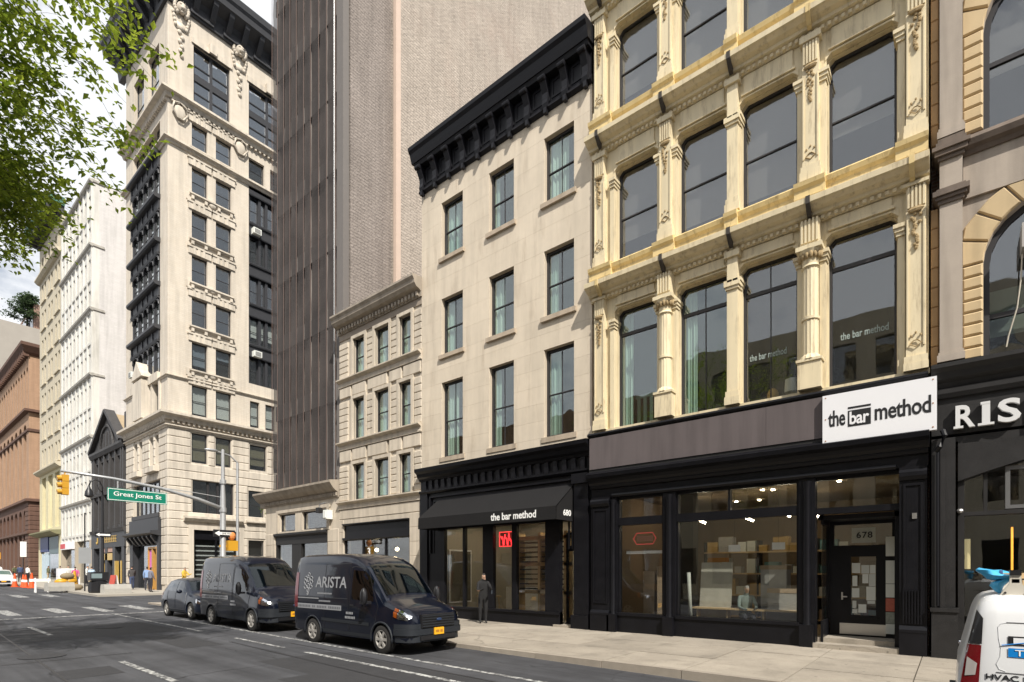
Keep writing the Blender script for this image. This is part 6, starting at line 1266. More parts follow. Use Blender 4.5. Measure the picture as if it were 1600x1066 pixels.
# --- delivery van
vt = [(0.0,0.80,0.60,0.30,0.02),(0.04,0.92,0.74,0.28,0.03),(0.14,1.02,0.84,0.26,0.04),(0.32,1.10,0.905,0.25,0.05),(0.62,1.19,0.935,0.25,0.06),(0.86,1.27,0.945,0.25,0.08),(0.92,1.33,0.945,0.25,0.09),(1.20,1.62,0.95,0.25,0.12),(1.52,1.95,0.95,0.25,0.13),(1.62,2.04,0.95,0.25,0.13),(1.80,2.16,0.95,0.25,0.13),(2.10,2.29,0.95,0.25,0.12),(2.5,2.355,0.95,0.25,0.115),(3.2,2.385,0.95,0.27,0.11),(4.6,2.38,0.95,0.29,0.11),(4.78,2.35,0.945,0.30,0.12),(4.85,2.28,0.92,0.32,0.13)]
van = Car(vt, 0.16); vxs = sorted({*[t[0] for t in vt], *[0.5,0.74,1.0,1.1,1.3,1.4,1.7,1.95,2.3,2.8,3.6,4.0,4.3]}); WR = 0.335
vw = [(0.88, 0.95), (0.88, -0.95), (3.86, 0.95), (3.86, -0.95)]
van_body = van.body(vxs, [(x, y if y > 0 else -0.95-0.2) for x, y in vw], WR)
def make_van(label, y0, x_side):
    T = thing('delivery_van', label, 'van', (x_side+0.95*0.955, y0, gz(y0+2)), R(90), 'navy delivery vans')
    T.scale = (0.955,)*3; me = van_body; obj('body', me, T)
    wsn = van.tpatch(0.955, 1.70, 0.93, 0.90, 0.008).build('windscreen', g_car, T, smooth=True, fix=False)
    MB().tube([van.top(0.98, -0.5+0.1*k) for k in range(6)], 0.01, 4).tube([van.top(0.98, 0.05+0.1*k) for k in range(6)], 0.01, 4).build('wiper', blk, wsn)
    for s in (1, -1):
        van.spatch(([(1.22,1.20),(1.62,1.22),(2.08,1.24)], [(1.36,1.70),(1.66,1.93),(2.08,1.96)]), 0.006, s).build('side_window', g_carside, T, smooth=True, fix=False)
        hl = van.spatch(([(0.10,0.80),(0.30,0.83),(0.47,0.88)], [(0.06,0.90),(0.28,1.02),(0.50,1.08)]), 0.012, s).build('headlamp', chrome, T, smooth=True, fix=False)
        van.spatch(([(0.10,0.80),(0.30,0.83),(0.36,0.85)], [(0.06,0.90),(0.28,1.02),(0.36,1.045)]), 0.020, s).build('lens', lens, hl, smooth=True, fix=False); van.spatch(([(0.37,0.85),(0.47,0.88)], [(0.37,1.05),(0.50,1.08)]), 0.020, s).build('indicator', amber, hl, smooth=True, fix=False)
        van.spatch(([(0.16,0.52),(0.42,0.52)], [(0.14,0.60),(0.40,0.62)]), 0.01, s).build('fog_lamp', rimm, T, smooth=True, fix=False)
        van.spatch(([(1.30,0.34),(2.2,0.34),(3.40,0.36)], [(1.30,0.42),(2.2,0.42),(3.40,0.44)]), 0.006, s).build('sill_trim', plas, T, smooth=True, fix=False); van.spatch(([(1.34,0.62),(3.42,0.64)], [(1.34,0.70),(3.42,0.72)]), 0.012, s).build('rubbing_strip', plas, T, smooth=True, fix=False)
        van.spatch(([(4.60,0.95),(4.80,0.95)], [(4.62,1.9),(4.80,1.9)]), 0.01, s).build('tail_lamp', redl, T, smooth=True, fix=False)
        mr = MB().box(1.22, 1.34, s*0.97 if s > 0 else -1.22, 1.22 if s > 0 else -0.97, 1.16, 1.22).ball((1.26, s*1.16, 1.33), (0.09,0.09,0.21), 8, 6).build('mirror', blk, T, smooth=40)
        arch = MB()
        for wx in (0.88, 3.86): arch.tube([(wx+WR*1.19*math.cos(a), s*(van.side(wx, 0.5)+0.002), WR+WR*1.19*math.sin(a)) for a in [PI*(-0.06)+PI*1.12*k/14 for k in range(15)]], 0.028, 5)
        arch.build('wheel_arch', plas, T, smooth=True)
        seams(van, T, [[(2.16,0.45),(2.16,2.02),(2.02,2.05),(1.6,1.98),(1.15,1.25),(1.05,1.10),(1.10,0.74),(1.26,0.45)], [(2.22,0.45),(2.22,2.12)], [(3.30,0.45),(3.30,2.12)], [(2.22,2.12),(3.30,2.12)], [(2.25,1.24),(4.75,1.24)], [(4.72,0.5),(4.72,2.1)]], s)
        van.spatch(([(1.96,1.08),(2.12,1.08)], [(1.96,1.11),(2.12,1.11)]), 0.02, s).build('door_handle', blk, T, fix=False)
    bmp = MB()
    for z0, z1, o in ((0.30, 0.46, 0.03), (0.46, 0.60, 0.045), (0.60, 0.72, 0.03)):
        ring0 = [(max(x, 0.0)-o if x < 0.2 else x, (van.side(max(x, 0.0), z)+o)*sg, z) for z in (z0,) for sg, xs in ((1, (0.42,0.3,0.2,0.1,0.03,0.0)), (-1, (0.0,0.03,0.1,0.2,0.3,0.42))) for x in xs]
        bmp.add([(a, b, z0) for a, b, c in ring0] + [(a, b, z1) for a, b, c in ring0], [(i, i+1, len(ring0)+i+1, len(ring0)+i) for i in range(len(ring0)-1)])
    bmp.build('front_bumper', plas, T, smooth=40, fix=False)
    g = MB().box(-0.055, 0.02, -0.52, 0.52, 0.62, 0.93).build('grille', blk, T)
    for k in range(5): MB().box(-0.075, -0.055, -0.50, 0.50, 0.645+k*0.058, 0.668+k*0.058).build('grille_bar', plas, g)
    MB().lathe((-0.08,0,0.80), [(0,0),(0.001,0.0)], 8, 'x'); MB().ball((-0.08, 0, 0.80), (0.012, 0.085, 0.036), 12, 6).build('oval_badge', M('blue badge', (0.02,0.04,0.10), 0.3), g, smooth=True)
    lg = MB().box(-0.062, -0.04, -0.55, 0.55, 0.34, 0.44).build('lower_grille', blk, T)
    np_ = MB().box(-0.085, -0.06, -0.15, 0.15, 0.45, 0.61).build('number_plate', platey, T)
    MB().box(-0.089, -0.085, -0.11, -0.03, 0.50, 0.56).box(-0.089, -0.085, 0.0, 0.11, 0.50, 0.56).build('plate_characters', M('dark orange ink', (0.42,0.18,0.02), 0.6), np_)
    MB().box(4.83, 4.93, -0.85, 0.85, 0.34, 0.5).build('rear_bumper', plas, T)
    for x, y in vw: wheel(T, x, y-0.11 if y > 0 else y+0.11, WR, 0.22)
    rot = (R(90), 0, R(180))                         # lettering on the street side
    def y_at(x, z): return van.side(x, z)+0.008
    side_text('arista', decal, T, van, 3.74, 1.50, 1.42, 0.29)
    em = MB()
    cx, cz_ = 4.10, 1.62
    def ring2(x, z, a, b): em.tube([(x+a*math.cos(2*PI*k/10), van.side(x, z)+0.008+ (z-1.6)*-0.0, z+b*math.sin(2*PI*k/10)) for k in range(11)], 0.011, 4)
    for dx, dz, a, b in ((0,0.22,0.045,0.05),(-0.10,0.12,0.06,0.05),(0.10,0.12,0.06,0.05),(0,0.08,0.05,0.06),(-0.11,0.02,0.055,0.05),(0.11,0.02,0.055,0.05),(-0.10,-0.11,0.06,0.05),(0.10,-0.11,0.06,0.05),(0,-0.08,0.05,0.06),(0,-0.20,0.04,0.06),(0,-0.29,0.025,0.04)): ring2(cx+dx*1.35, cz_+dz, a*1.2, b)
    em.build('emblem', decal, T)
    van.spatch(([(2.50,0.93),(4.62,0.93)], [(2.50,1.06),(4.62,1.06)]), 0.008, 1).build('decal_band', decal, T, smooth=True, fix=False)
    mb = MB()
    for i in range(26):
        x = 2.56+i*0.078
        if i not in (7, 14, 17): mb.box(x, x+0.05, y_at(x, 1.0)+0.001, y_at(x, 1.0)+0.003, 0.965, 1.025)
    mb.build('band_print', M('dark print', (0.12,0.125,0.14), 0.6), T)
    van.spatch(([(3.55,1.20),(4.65,1.20)], [(3.55,1.225),(4.65,1.225)]), 0.008, 1).build('pin_stripe', decal, T, smooth=True, fix=False)
    mb = MB()
    for z, xa, n in ((1.33, 2.95, 11), (1.13, 3.0, 9), (0.86, 2.0, 5), (0.75, 1.92, 7)):
        for i in range(n): mb.box(xa+i*0.062, xa+i*0.062+0.042, y_at(xa, z)+0.0, y_at(xa, z)+0.003, z, z+(0.04 if z > 1 else 0.06))
    mb.build('small_print', decal, T)
    db = MB().box(1.0, 1.3, -0.8, 0.8, 0.9, 1.05).build('dashboard', dkint, T)
    return T
VX = 7.44
make_van('nearest navy van lettered ARISTA parked by the kerb in front of the awning shop', 9.05, VX)
make_van('second navy van lettered ARISTA parked behind the nearest one', 15.30, VX)
# cabins are seen through the windscreens: seats inside each van body are hidden, the body shell itself stays opaque
# --- blue hatchback
ct = [(0.0,0.52,0.62,0.24,0.02),(0.06,0.68,0.74,0.22,0.03),(0.25,0.80,0.82,0.20,0.05),(0.75,0.90,0.85,0.19,0.07),(1.0,0.94,0.86,0.19,0.09),(1.08,1.00,0.86,0.19,0.12),(1.6,1.36,0.86,0.19,0.20),(1.95,1.45,0.86,0.19,0.21),(2.6,1.46,0.86,0.19,0.21),(3.2,1.38,0.85,0.20,0.20),(3.55,1.20,0.83,0.22,0.18),(3.78,0.98,0.80,0.25,0.10),(3.88,0.80,0.74,0.30,0.05),(3.9,0.65,0.66,0.32,0.03)]
car = Car(ct, 0.10); cxs = sorted({*[t[0] for t in ct], 0.5, 1.3, 1.45, 1.8, 2.3, 2.9, 3.4, 3.65}); cwr = 0.30
cw_ = [(0.78, 0.84), (0.78, -0.84), (3.10, 0.84), (3.10, -0.84)]
car_body = car.body(cxs, [(x, y if y > 0 else -0.84-0.2) for x, y in cw_], cwr)
def make_car(label, loc, rz, pm, cat='car'):
    T = thing('parked_car', label, cat, loc, rz); me = car_body.copy(); me.materials.clear(); me.materials.append(pm); obj('body', me, T)
    car.tpatch(1.10, 1.62, 0.92, 0.90).build('windscreen', g_car, T, smooth=True, fix=False); car.tpatch(3.26, 3.62, 0.9, 0.85).build('rear_window', g_carside, T, smooth=True, fix=False)
    for s in (1, -1):
        car.spatch(([(1.30,0.96),(1.7,0.97),(2.12,0.98)], [(1.62,1.28),(1.8,1.35),(2.12,1.37)]), 0.006, s).build('side_window', g_carside, T, smooth=True, fix=False); car.spatch(([(2.18,0.98),(2.8,1.0),(3.12,1.04)], [(2.18,1.37),(2.8,1.35),(3.0,1.28)]), 0.006, s).build('side_window', g_carside, T, smooth=True, fix=False)
        car.spatch(([(0.06,0.56),(0.34,0.62)], [(0.08,0.66),(0.40,0.76)]), 0.01, s).build('headlamp', lens if False else chrome, T, smooth=True, fix=False); car.spatch(([(3.66,0.72),(3.84,0.70)], [(3.60,0.95),(3.78,0.92)]), 0.01, s).build('tail_lamp', redl, T, smooth=True, fix=False)
        MB().ball((1.36, s*0.98, 1.0), (0.07,0.10,0.07), 8, 5).build('mirror', pm, T, smooth=True)
        seams(car, T, [[(2.15,0.32),(2.15,0.96)], [(1.22,0.40),(1.15,0.6),(1.28,0.95)], [(2.95,0.5),(3.0,0.98)], [(1.25,0.34),(2.8,0.34)]], s)
        car.spatch(([(1.25,0.26),(2.65,0.26)], [(1.25,0.31),(2.65,0.31)]), 0.008, s).build('sill_trim', plas, T, fix=False)
    MB().box(-0.04, 0.03, -0.42, 0.42, 0.36, 0.52).build('grille', blk, T); MB().box(-0.05, -0.03, -0.16, 0.16, 0.40, 0.50).build('number_plate', platey, T)
    for x, y in cw_: wheel(T, x, y-0.1 if y > 0 else y+0.1, cwr, 0.19, 5)
    return T
make_car('dark blue hatchback parked behind the second navy van', (VX+0.12+0.86, 20.35, gz(22)), R(90), navyc)
make_car('silver white car facing the camera beyond the orange cones', (8.1, 63.5, gz(63)), R(90), silp)
make_car('dark grey car half hidden behind the silver white car at the far left', (10.3, 96.0, gz(96)), R(90), M('grey car paint', (0.05,0.05,0.055), 0.35, coat=0.5))
# --- white service van at the right edge (tail towards us)
wt = [(0.0,0.60,0.60,0.25,0.02),(0.15,0.85,0.80,0.22,0.04),(0.7,1.02,0.88,0.2,0.06),(0.95,1.10,0.89,0.2,0.09),(1.6,1.60,0.9,0.2,0.13),(2.1,1.70,0.9,0.2,0.12),(3.9,1.715,0.9,0.22,0.10),(4.02,1.705,0.898,0.23,0.10),(4.09,1.685,0.893,0.25,0.105),(4.135,1.65,0.888,0.26,0.11),(4.165,1.60,0.884,0.27,0.11),(4.19,1.53,0.882,0.28,0.105),(4.22,1.40,0.878,0.29,0.09),(4.25,1.26,0.874,0.30,0.07),(4.285,1.10,0.868,0.31,0.05),(4.32,0.95,0.86,0.32,0.04),(4.34,0.6,0.85,0.34,0.03)]
# the tail slopes: sample stations densely near the rear
wv_ = Car(wt, 0.14); wxs = sorted({*[t[0] for t in wt], 0.4, 1.2, 1.4, 1.85, 2.6, 3.2, 4.0, 4.15, 4.23})
ww = [(0.85, 0.88), (0.85, -0.88), (3.45, 0.88), (3.45, -0.88)]
wbody = wv_.body(wxs, [(x, y if y > 0 else -0.88-0.2) for x, y in ww], 0.32)
T = thing('service_van', 'white service van lettered HVAC cut off by the right edge', 'van', (7.42+0.9, -4.36, -0.05), R(90))
me = wbody; me.materials.clear(); me.materials.append(whp); obj('body', me, T)
for s in (1, -1):
    tl_ = wv_.spatch(([(4.16,0.72),(4.31,0.72)], [(4.135,1.18),(4.248,1.18)]), 0.010, s).build('tail_lamp', redl, T, smooth=True, fix=False)
    wv_.spatch(([(4.185,0.87),(4.27,0.85)], [(4.17,0.99),(4.25,1.05)]), 0.016, s).build('reversing_lens', M('pale lens', (0.45,0.42,0.40), 0.2, coat=0.5), tl_, smooth=True, fix=False)
    wv_.spatch(([(4.132,1.19),(4.243,1.19)], [(4.12,1.46),(4.17,1.545)]), 0.008, s).build('quarter_glass', blk, T, smooth=True, fix=False)
    wv_.spatch(([(4.05,0.52),(4.33,0.52)], [(4.08,0.71),(4.31,0.71)]), 0.008, s).build('corner_trim', blk, T, smooth=True, fix=False)
    seams(wv_, T, [[(3.93,1.425),(3.985,1.41),(4.005,1.375),(4.0,1.25),(3.985,1.16),(3.99,1.08),(4.02,1.0),(4.0,0.95),(3.95,0.93)]], s, M('pale seam', (0.50,0.51,0.52), 0.5), 0.0035); seams(wv_, T, [[(3.94,1.425),(2.3,1.425)], [(4.02,0.915),(2.2,0.915)]], s, M('grey seam', (0.07,0.07,0.075), 0.5), 0.0055)
    wv_.spatch(([(1.3,1.08),(2.1,1.10)], [(1.55,1.45),(2.1,1.5)]), 0.006, s).build('side_window', g_carside, T, smooth=True, fix=False)
rot = (R(90), 0, R(180))
side_text('hvac', ink, T, wv_, 4.10, 0.835, 0.42, 0.06)
blue = M('logo blue', (0.0, 0.19, 0.55), 0.4); lb = wv_.spatch(([(3.2,1.08),(3.93,1.08)], [(3.2,1.17),(3.93,1.17)]), 0.008, 1).build('logo_panel', blue, T, smooth=True, fix=False); side_text('ti', wlet, T, wv_, 3.88, 1.095, 0.10, 0.06, 0.012)
wv_.spatch(([(3.25,1.20),(3.93,1.20)], [(3.25,1.29),(3.93,1.29)]), 0.007, 1).build('logo_frame', blk, T, smooth=True, fix=False); wv_.spatch(([(3.25,1.215),(3.89,1.215)], [(3.25,1.275),(3.89,1.275)]), 0.010, 1).build('logo_inset', whp, T, smooth=True, fix=False); MB().tube([(3.98, wv_.side(3.98,1.2)+0.012, 1.195),(3.5, wv_.side(3.5,1.27)+0.012, 1.29)], 0.005, 4).build('logo_stroke', blue, T)
wv_.tpatch(1.0, 1.62, 0.92, 0.9).build('windscreen', g_car, T, smooth=True, fix=False)
MB().box(4.30, 4.40, -0.84, 0.84, 0.3, 0.52).build('rear_bumper', plas, T); MB().box(4.30, 4.325, -0.6, 0.6, 1.0, 1.5).build('rear_window', g_carside, T) if False else None
MB().ball((4.31, 0.86, 1.2), (0.012,0.02,0.02), 8, 5).build('badge', chrome, T)
for x, y in ww: wheel(T, x, y-0.1 if y > 0 else y+0.1, 0.32, 0.2, 6)
rk = M('cream rack paint', (0.60,0.56,0.48), 0.45)
for x in (3.86, 2.6):
    for s in (1, -1):
        f_ = MB().plate([(x-0.13,1.69),(x+0.13,1.69),(x+0.05,1.82),(x+0.04,1.92),(x-0.04,1.92),(x-0.05,1.82)], min(s*0.60,s*0.66), max(s*0.60,s*0.66)).build('rack_foot', rk, T); MB().box(x-0.045, x+0.045, min(s*0.585,s*0.675), max(s*0.585,s*0.675), 1.91, 1.965).build('rubber_cap', blk, f_)
        for dx in (-0.08, 0.08): MB().ball((x+dx, s*0.665, 1.725), 0.012, 6, 4).build('bolt', blk, f_)
    MB().box(x-0.03, x+0.03, -0.66, 0.66, 1.83, 1.87).build('crossbar', rk, T)
pine = M('pine board', (0.66,0.47,0.25), 0.6, var=0.15, ns=8)
for i, (yy, zz, x1_, lab) in enumerate(((0.50, 1.875, 3.98, 'upper pine board on the roof rack of the white service van'), (0.50, 1.80, 3.80, 'lower pine board on the roof rack of the white service van'))):
    t = thing('pine_board', lab, 'board', (7.42+0.9-yy, -4.36, -0.05), R(90)); MB().box(0.9, x1_, -0.06, 0.06, zz, zz+0.058).build('board', pine, t)
t = thing('blue_wrap', 'crumpled bright blue plastic wrap tied to the end of the pine boards', 'wrapping', (7.42+0.9-0.5, -4.36, -0.05), R(90))
rg = random.Random(5); bw_ = M('blue plastic', (0.07, 0.42, 0.72), 0.3, var=0.2, ns=25)
rings_ = []
for k, (x, z, r) in enumerate(((3.90,1.90,0.05),(3.97,1.905,0.052),(4.03,1.91,0.06),(4.08,1.93,0.05),(4.14,1.955,0.03),(4.17,1.965,0.01))): rings_.append([(x+rg.uniform(-0.008,0.008), 0.01+r*1.3*math.cos(2*PI*i/9)*(1+0.3*math.sin(i*5+k)), z+r*math.sin(2*PI*i/9)*(1+0.25*math.sin(i*3+k*2))) for i in range(9)])
MB().rings(rings_).build('wrap', bw_, t, smooth=50)
rings_ = []
for k, (x, z, r) in enumerate(((3.93,1.865,0.045),(3.98,1.83,0.055),(4.0,1.79,0.05),(3.99,1.75,0.035),(3.975,1.715,0.01))): rings_.append([(x+r*math.cos(2*PI*i/9)*(1+0.25*math.sin(i*5+k)), 0.02+r*1.2*math.sin(2*PI*i/9), z+rg.uniform(-0.006,0.006)) for i in range(9)])
MB().rings(rings_).build('wrap_tail', bw_, t, smooth=50); MB().lathe((3.965,0.01,1.905), [(0.062,-0.012),(0.062,0.012)], 10, 'x').build('tie', M('navy tie', (0.03,0.07,0.18), 0.5), t)

# ---------------------------------------------------------------- people
skin = M('skin', (0.48, 0.30, 0.21), 0.6); hairb = M('dark hair', (0.02, 0.015, 0.012), 0.7); hairg = M('grey hair', (0.32,0.30,0.28), 0.8); shoe = M('dark shoes', (0.02,0.018,0.017), 0.6)
def cloth(n, c): return M(n, c, 0.9, var=0.15, ns=6)
def skeleton(pose, seed, sit=False):
    """pose: stride (m), lean, arm swings (left, right; radians forward), elbow bends, head turn"""
    st, lean, al, ar_, bl, br = pose; V = []; E_ = []; Rr = []
    def v(p, r, par=None):
        V.append(p); Rr.append(r)
        if par is not None: E_.append((par, len(V)-1))
        return len(V)-1
    pel = v((0,0,0.96), (0.155,0.115)); wa = v((0,-lean*0.12,1.10), (0.14,0.105), pel); ch = v((0,-lean*0.28,1.32), (0.165,0.12), wa); nb = v((0,-lean*0.36,1.47), (0.085,0.075), ch); nk = v((0,-lean*0.40,1.54), (0.055,0.055), nb)
    hd = v((0,-lean*0.46-0.015,1.63), (0.078,0.092), nk); tp = v((0,-lean*0.48-0.01,1.71), (0.075,0.09), hd); cr_ = v((0,-lean*0.48,1.745), (0.045,0.055), tp)
    v((0,-lean*0.46-0.115,1.625), (0.014,0.018), hd)          # nose
    for s, d in ((-1, st), (1, -st)):
        if sit:
            hp = v((s*0.095,-0.04,0.92), (0.098,0.10), pel); kn = v((s*0.11,-0.44,0.93), (0.066,0.07), hp); ca = v((s*0.11,-0.45,0.74), (0.058,0.062), kn); an = v((s*0.11,-0.42,0.53), (0.042,0.045), ca); v((s*0.11,-0.55,0.48), (0.042,0.032), an); continue
        hp = v((s*0.095,0,0.90), (0.098,0.10), pel); kn = v((s*0.10,-d*0.45-0.02,0.50), (0.066,0.07), hp); ca = v((s*0.10,-d*0.6+0.015,0.32), (0.058,0.062), kn); an = v((s*0.10,-d*0.85+0.02,0.085+max(0,-d)*0.10), (0.042,0.045), ca); v((s*0.11,-d*0.85-0.13,0.035+max(0,-d)*0.03), (0.042,0.032), an)
    for s, sw, be in ((-1, al, bl), (1, ar_, br)):
        y0 = -lean*0.34; sh = v((s*0.175,y0,1.42), (0.066,0.068), ch); L1, L2 = 0.29, 0.25
        e = (s*0.225, y0-L1*math.sin(sw), 1.42-L1*math.cos(sw)-0.01); el = v(e, (0.048,0.05), sh); a2 = sw+be
        w_ = (s*(0.225-0.10*min(be,1)), e[1]-L2*math.sin(a2), e[2]-L2*math.cos(a2)); wr = v(w_, (0.030,0.034), el); a3 = a2+0.15
        pm = (w_[0]-s*0.01, w_[1]-0.075*math.sin(a3), w_[2]-0.075*math.cos(a3)); pa = v(pm, (0.022,0.040), wr)
        for i, (off, ln) in enumerate(((-0.030,0.062),(-0.010,0.075),(0.010,0.08),(0.029,0.07))):
            f1 = (pm[0]-s*0.004, pm[1]+off*math.cos(a3)-ln*0.55*math.sin(a3), pm[2]-ln*0.55*math.cos(a3)+off*math.sin(a3)*0.3); k1 = v(f1, (0.009,0.009), pa); a4 = a3+0.5
            v((f1[0]-s*0.006, f1[1]-ln*0.5*math.sin(a4), f1[2]-ln*0.5*math.cos(a4)), (0.0075,0.0075), k1)
        t1 = (w_[0]-s*0.03, w_[1]-0.045*math.sin(a3)-0.02, w_[2]-0.045*math.cos(a3)); tk = v(t1, (0.010,0.010), wr); v((t1[0]-s*0.012, t1[1]-0.02-0.03*math.sin(a3), t1[2]-0.035*math.cos(a3)), (0.008,0.008), tk)
    me = bpy.data.meshes.new('body'); me.from_pydata(V, E_, []); o = bpy.data.objects.new('tmp', me)
    sk = o.modifiers.new('skin', 'SKIN'); sk.use_smooth_shade = True
    for i, r in enumerate(Rr): me.skin_vertices[0].data[i].radius = r; me.skin_vertices[0].data[i].use_root = (i == 0)
    sb = o.modifiers.new('sub', 'SUBSURF'); sb.levels = 1
    return o
POSES = [(0.0, 0.05, 0.15, 0.15, 0.3, 0.3), (0.28, 0.15, 0.45, -0.35, 0.3, 0.3), (-0.25, 0.1, -0.4, 0.4, 0.3, 0.4), (0.0, 0.2, 0.5, 0.7, 1.2, 1.1), (0.12, 0.1, 0.7, 0.1, 1.0, 0.2)]
POSES.append((0.0, 0.35, 0.5, 0.6, 0.9, 0.9)); PM = evaluated([skeleton(p, i, i == 5) for i, p in enumerate(POSES)])
def person(label, x, y, z, face, pose, top, legs, hair=None, h=1.75, sleeves=True, bald=False):
    me = PM[pose].copy(); me.materials.clear()
    for m in (skin, top, legs, hair or hairb, shoe): me.materials.append(m)
    lean = POSES[pose][1]
    for p in me.polygons:
        c = p.center; q = 0
        if c.z < 0.075: q = 4
        elif c.z < 0.98 and abs(c.x) < 0.185: q = 2
        elif c.z < 1.53 and abs(c.x) < 0.185: q = 1
        elif abs(c.x) >= 0.185:
            q = 1 if (c.z > (1.16 if not sleeves else 0.0)) and not (me.skin_vertices if False else False) else 0
            d = c.z
            if sleeves and (Vector((abs(c.x), c.y, c.z)) - Vector((0.225, -lean*0.34, 1.42))).length > 0.53: q = 0
        if c.z > 1.56: q = 3 if ((c.z > 1.672 and c.y > -lean*0.48-0.10) or (c.y > -lean*0.46 - 0.02 and c.z > 1.585)) else 0
        p.material_index = q
    me.shade_smooth()
    o = obj('person', me, None, (x, y, z)); o.scale = (h/1.79,)*3; o.rotation_euler = (0, 0, face)
    return tag(o, label, 'person')
black_c = cloth('black cloth', (0.012,0.012,0.013)); jean = cloth('blue jeans', (0.05,0.07,0.14)); char = cloth('charcoal jacket', (0.06,0.055,0.055)); bluesh = cloth('blue shirt', (0.22,0.32,0.52)); whs = cloth('white shirt', (0.72,0.72,0.70)); pink = cloth('pink top', (0.55,0.10,0.26)); lbl = cloth('light blue shirt', (0.40,0.52,0.66)); grs = cloth('grey shirt', (0.17,0.17,0.21)); ylw = cloth('yellow shirt', (0.66,0.42,0.06)); olv = cloth('olive jacket', (0.10,0.10,0.05)); dkp = cloth('dark trousers', (0.03,0.03,0.04)); tan = cloth('tan trousers', (0.35,0.28,0.18))
ph = person('person in black standing outside the awning shop looking at a phone', 13.5, 12.35, 0.14, R(-35), 3, black_c, black_c, h=1.74, sleeves=False)
t = thing('phone', 'small dark phone in the hand of the person in black', 'phone', (13.55, 12.0, 1.14)); MB().box(-0.035,0.035,-0.006,0.006,0,0.14).build('case', blk, t); MB().box(-0.031,0.031,-0.008,-0.006,0.008,0.132).build('screen', M('dim phone screen', (0.05,0.06,0.07), 0.2), t)
z_ = lambda y: gz(y)+0.13
for a in ((13.0, 47.2, 1, char, jean, 'person in dark jacket and jeans walking past the gilt doorway, seen from behind', PI*0.95, 1.78), (13.3, 44.9, 4, bluesh, dkp, 'person in blue shirt and dark trousers beside the gilt doorway', PI*0.9, 1.76), (12.6, 41.9, 0, grs, dkp, 'dark-haired person in grey shirt standing behind the blue hatchback', PI*0.6, 1.72), (14.6, 41.8, 3, ylw, dkp, 'person in yellow shirt half hidden behind the parked hatchback', 0.4, 1.72),
          (10.9, 55.5, 0, whs, dkp, 'person in white shirt standing by the white crates', 0.3, 1.78), (10.7, 52.2, 2, pink, jean, 'person in pink top and jeans walking on the far pavement', PI, 1.7), (12.0, 53.6, 1, lbl, tan, 'person in light blue shirt near the gilded black shop', 2.6, 1.72), (12.2, 56.0, 3, whs, dkp, 'person in white shirt standing just left of the gilded black shop', 0.7, 1.75),
          (10.7, 70.5, 0, whs, black_c, 'person in white top and black trousers before the beige building', 2.0, 1.75), (10.3, 74.5, 3, olv, dkp, 'person in olive jacket looking down near the brown building', 0.2, 1.72), (10.6, 73.5, 0, jean, dkp, 'person in dark blue jacket near the brown building', 3.0, 1.8), (12.8, 73.6, 2, olv, tan, 'person in olive jacket and tan trousers by the beige building shop', 2.0, 1.72), (13.2, 70.4, 1, grs, jean, 'person in grey shirt walking past the beige building shop', 3.0, 1.72), (10.9, 88.0, 0, whs, dkp, 'distant person in white at the far left crossing', 2.2, 1.75)):
    x, y, ps_, tp_, lg_, lab, fc, h = a; person(lab, x, y, z_(y), fc, ps_, tp_, lg_, h=h, sleeves=tp_ not in (lbl, pink))
person('grey-haired person in grey shirt inside the shop behind the large window', 15.05, 4.30, -0.15, R(-60), 5, M('green grey shirt', (0.20,0.25,0.24), 0.9), dkp, hairg, 1.72)

# ---------------------------------------------------------------- trees
bark = M('dark bark', (0.045, 0.036, 0.030), 0.9, var=0.3, ns=8, bump=0.4)
def grow(rg, p, d, L, r, depth, wood_, tips, droop, spread, kids=3, inside=None):
    n = 5; pts = [p.copy()]; rs = [r]
    for i in range(n):
        d = (d + Vector((rg.uniform(-1,1), rg.uniform(-1,1), rg.uniform(-1,1)))*0.16 + Vector((0,0,-droop*(1 if depth < 3 else 0.3)))).normalized(); p = p + d*(L/n)
        if inside and not inside(p): break
        pts.append(p.copy()); rs.append(r*(1-0.55*(i+1)/n))
    if len(pts) < 3: return
    n = len(pts)-1; wood_.tube(pts, rs, 7 if depth > 2 else 4)
    if depth <= 1: tips.append(pts)
    if depth > 0:
        for k in range(kids):
            i = rg.randint(min(2,n), n) if k else n; a = Vector((rg.uniform(-1,1), rg.uniform(-1,1), rg.uniform(-0.7,0.7)))*spread; grow(rg, pts[i], (d + a).normalized(), L*rg.uniform(0.6,0.82), rs[i]*0.75, depth-1, wood_, tips, droop, spread, kids, inside)
def leaves(rg, tips, per, size, jit, hang=0.0):
    mb = MB()
    for pts in tips:
        for _ in range(per):
            i = rg.randint(1, len(pts)-1); c = pts[i] + Vector((rg.gauss(0,jit), rg.gauss(0,jit), rg.gauss(0,jit*0.7)-hang))
            az = rg.uniform(0, 2*PI); tilt = rg.uniform(-0.9, 0.5); s = size*rg.uniform(0.6, 1.3)
            a = Vector((math.cos(az)*math.cos(tilt), math.sin(az)*math.cos(tilt), math.sin(tilt))); b = Vector((-math.sin(az), math.cos(az), rg.uniform(-0.5,0.5))).normalized(); q = a.cross(b)*s*0.18
            v0 = c; v1 = c + a*s*0.45 + b*s*0.28 + q; v2 = c + a*s; v3 = c + a*s*0.45 - b*s*0.28 + q
            mb.add([v0, v1, v2, v3], [(0,1,2,3)])
    return mb
lf = LEAF('spring leaves', (0.10, 0.17, 0.017), (0.42, 0.50, 0.055)); lf2 = LEAF('blue green leaves', (0.05, 0.085, 0.04), (0.11, 0.16, 0.07))
rg = random.Random(21)
T = thing('street_tree', 'leafy green street tree whose branches hang into the upper left', 'tree', (-3.9, 13.2, gz(13)+0.1))
wd = MB(); tips = []
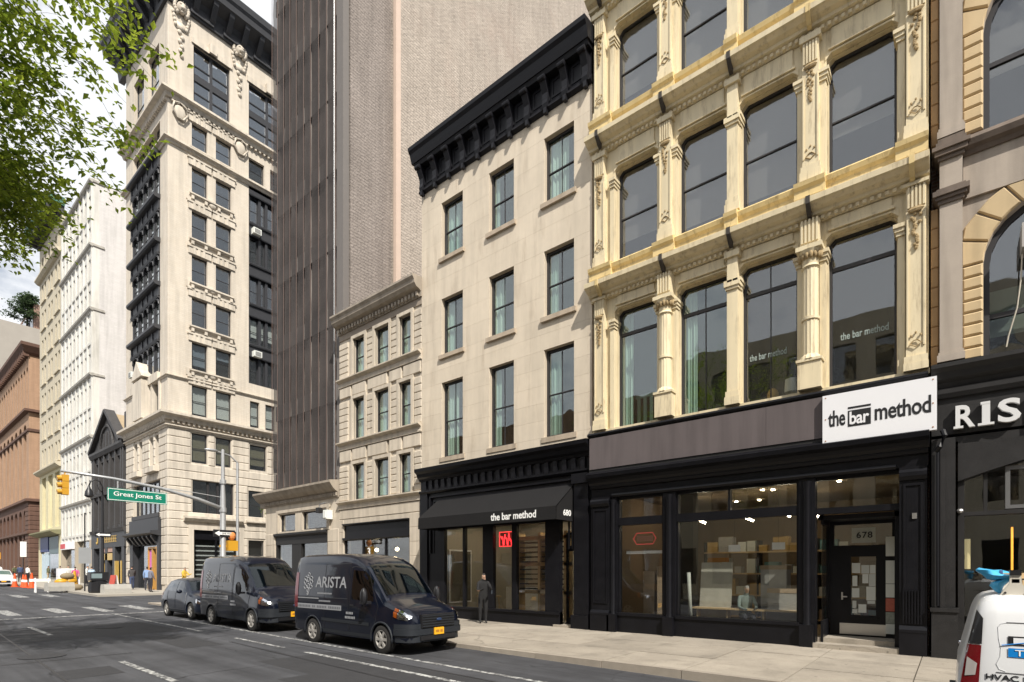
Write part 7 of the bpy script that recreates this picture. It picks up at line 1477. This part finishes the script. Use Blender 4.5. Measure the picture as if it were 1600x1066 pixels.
wd.tube([(0,0,0),(0.05,0,1.2),(-0.02,0.05,3.0),(0.1,0.0,5.2),(0.2,0,7.5),(0.1,0,10)], [0.32,0.26,0.23,0.21,0.18,0.10], 12)
for k in range(15):
    az = -0.95 + 1.9*k/14 if k < 11 else rg.uniform(1.6, 4.6)
    z0 = 6.6 + (k % 5)*0.75; up = rg.uniform(0.30, 0.85)
    grow(rg, Vector((0.15, 0, z0)), Vector((math.cos(az), math.sin(az), up)).normalized(), rg.uniform(2.9, 3.7), 0.11, 3, wd, tips, 0.06, 0.60, 4, lambda p: ((p.x-2.5)/(6.5 if p.z < 11 else 7.6))**2 + (p.y/5.8)**2 + ((p.z-10.9)/3.75)**2 < 1 or p.x < 1.5)
wd.build('trunk', bark, T, smooth=True, fix=False); leaves(rg, tips, 30, 0.12, 0.11, 0.03).build('crown', lf, T, fix=False)
rg = random.Random(8)
T = thing('street_tree', 'small thin street tree rising behind the corner shop', 'tree', (16.5, 30.3, zs(30)))
wd = MB(); tips = []; wd.tube([(0,0,0),(0,0,3.5),(-0.3,0.1,5.0)], [0.09,0.07,0.05], 8)
for k in range(6): grow(rg, Vector((-0.2,0.05,4.2+k*0.15)), Vector((math.cos(k*1.1), math.sin(k*1.1), 0.9)).normalized(), 1.0, 0.03, 1, wd, tips, 0.02, 0.7, 3)
wd.build('trunk', bark, T, fix=False); leaves(rg, tips, 45, 0.13, 0.16).build('crown', lf, T, fix=False)
T = thing('rooftop_tree', 'bushy tree growing on a distant roof at the far left', 'tree', (18.6, 122.5, 43.0))
wd = MB(); tips = []; wd.tube([(0,0,0),(0,0,3.0),(0.1,0,5.5)], [0.22,0.16,0.06], 8)
for k in range(16):
    zz = 1.2+k*0.28; grow(rg, Vector((0,0,zz)), Vector((math.cos(k*2.4), math.sin(k*2.4), 0.55)).normalized(), 2.1*(1-k/24), 0.06, 1, wd, tips, 0.0, 0.6, 4)
wd.build('trunk', bark, T, fix=False); leaves(rg, tips, 40, 0.42, 0.3).build('crown', lf2, T, fix=False)
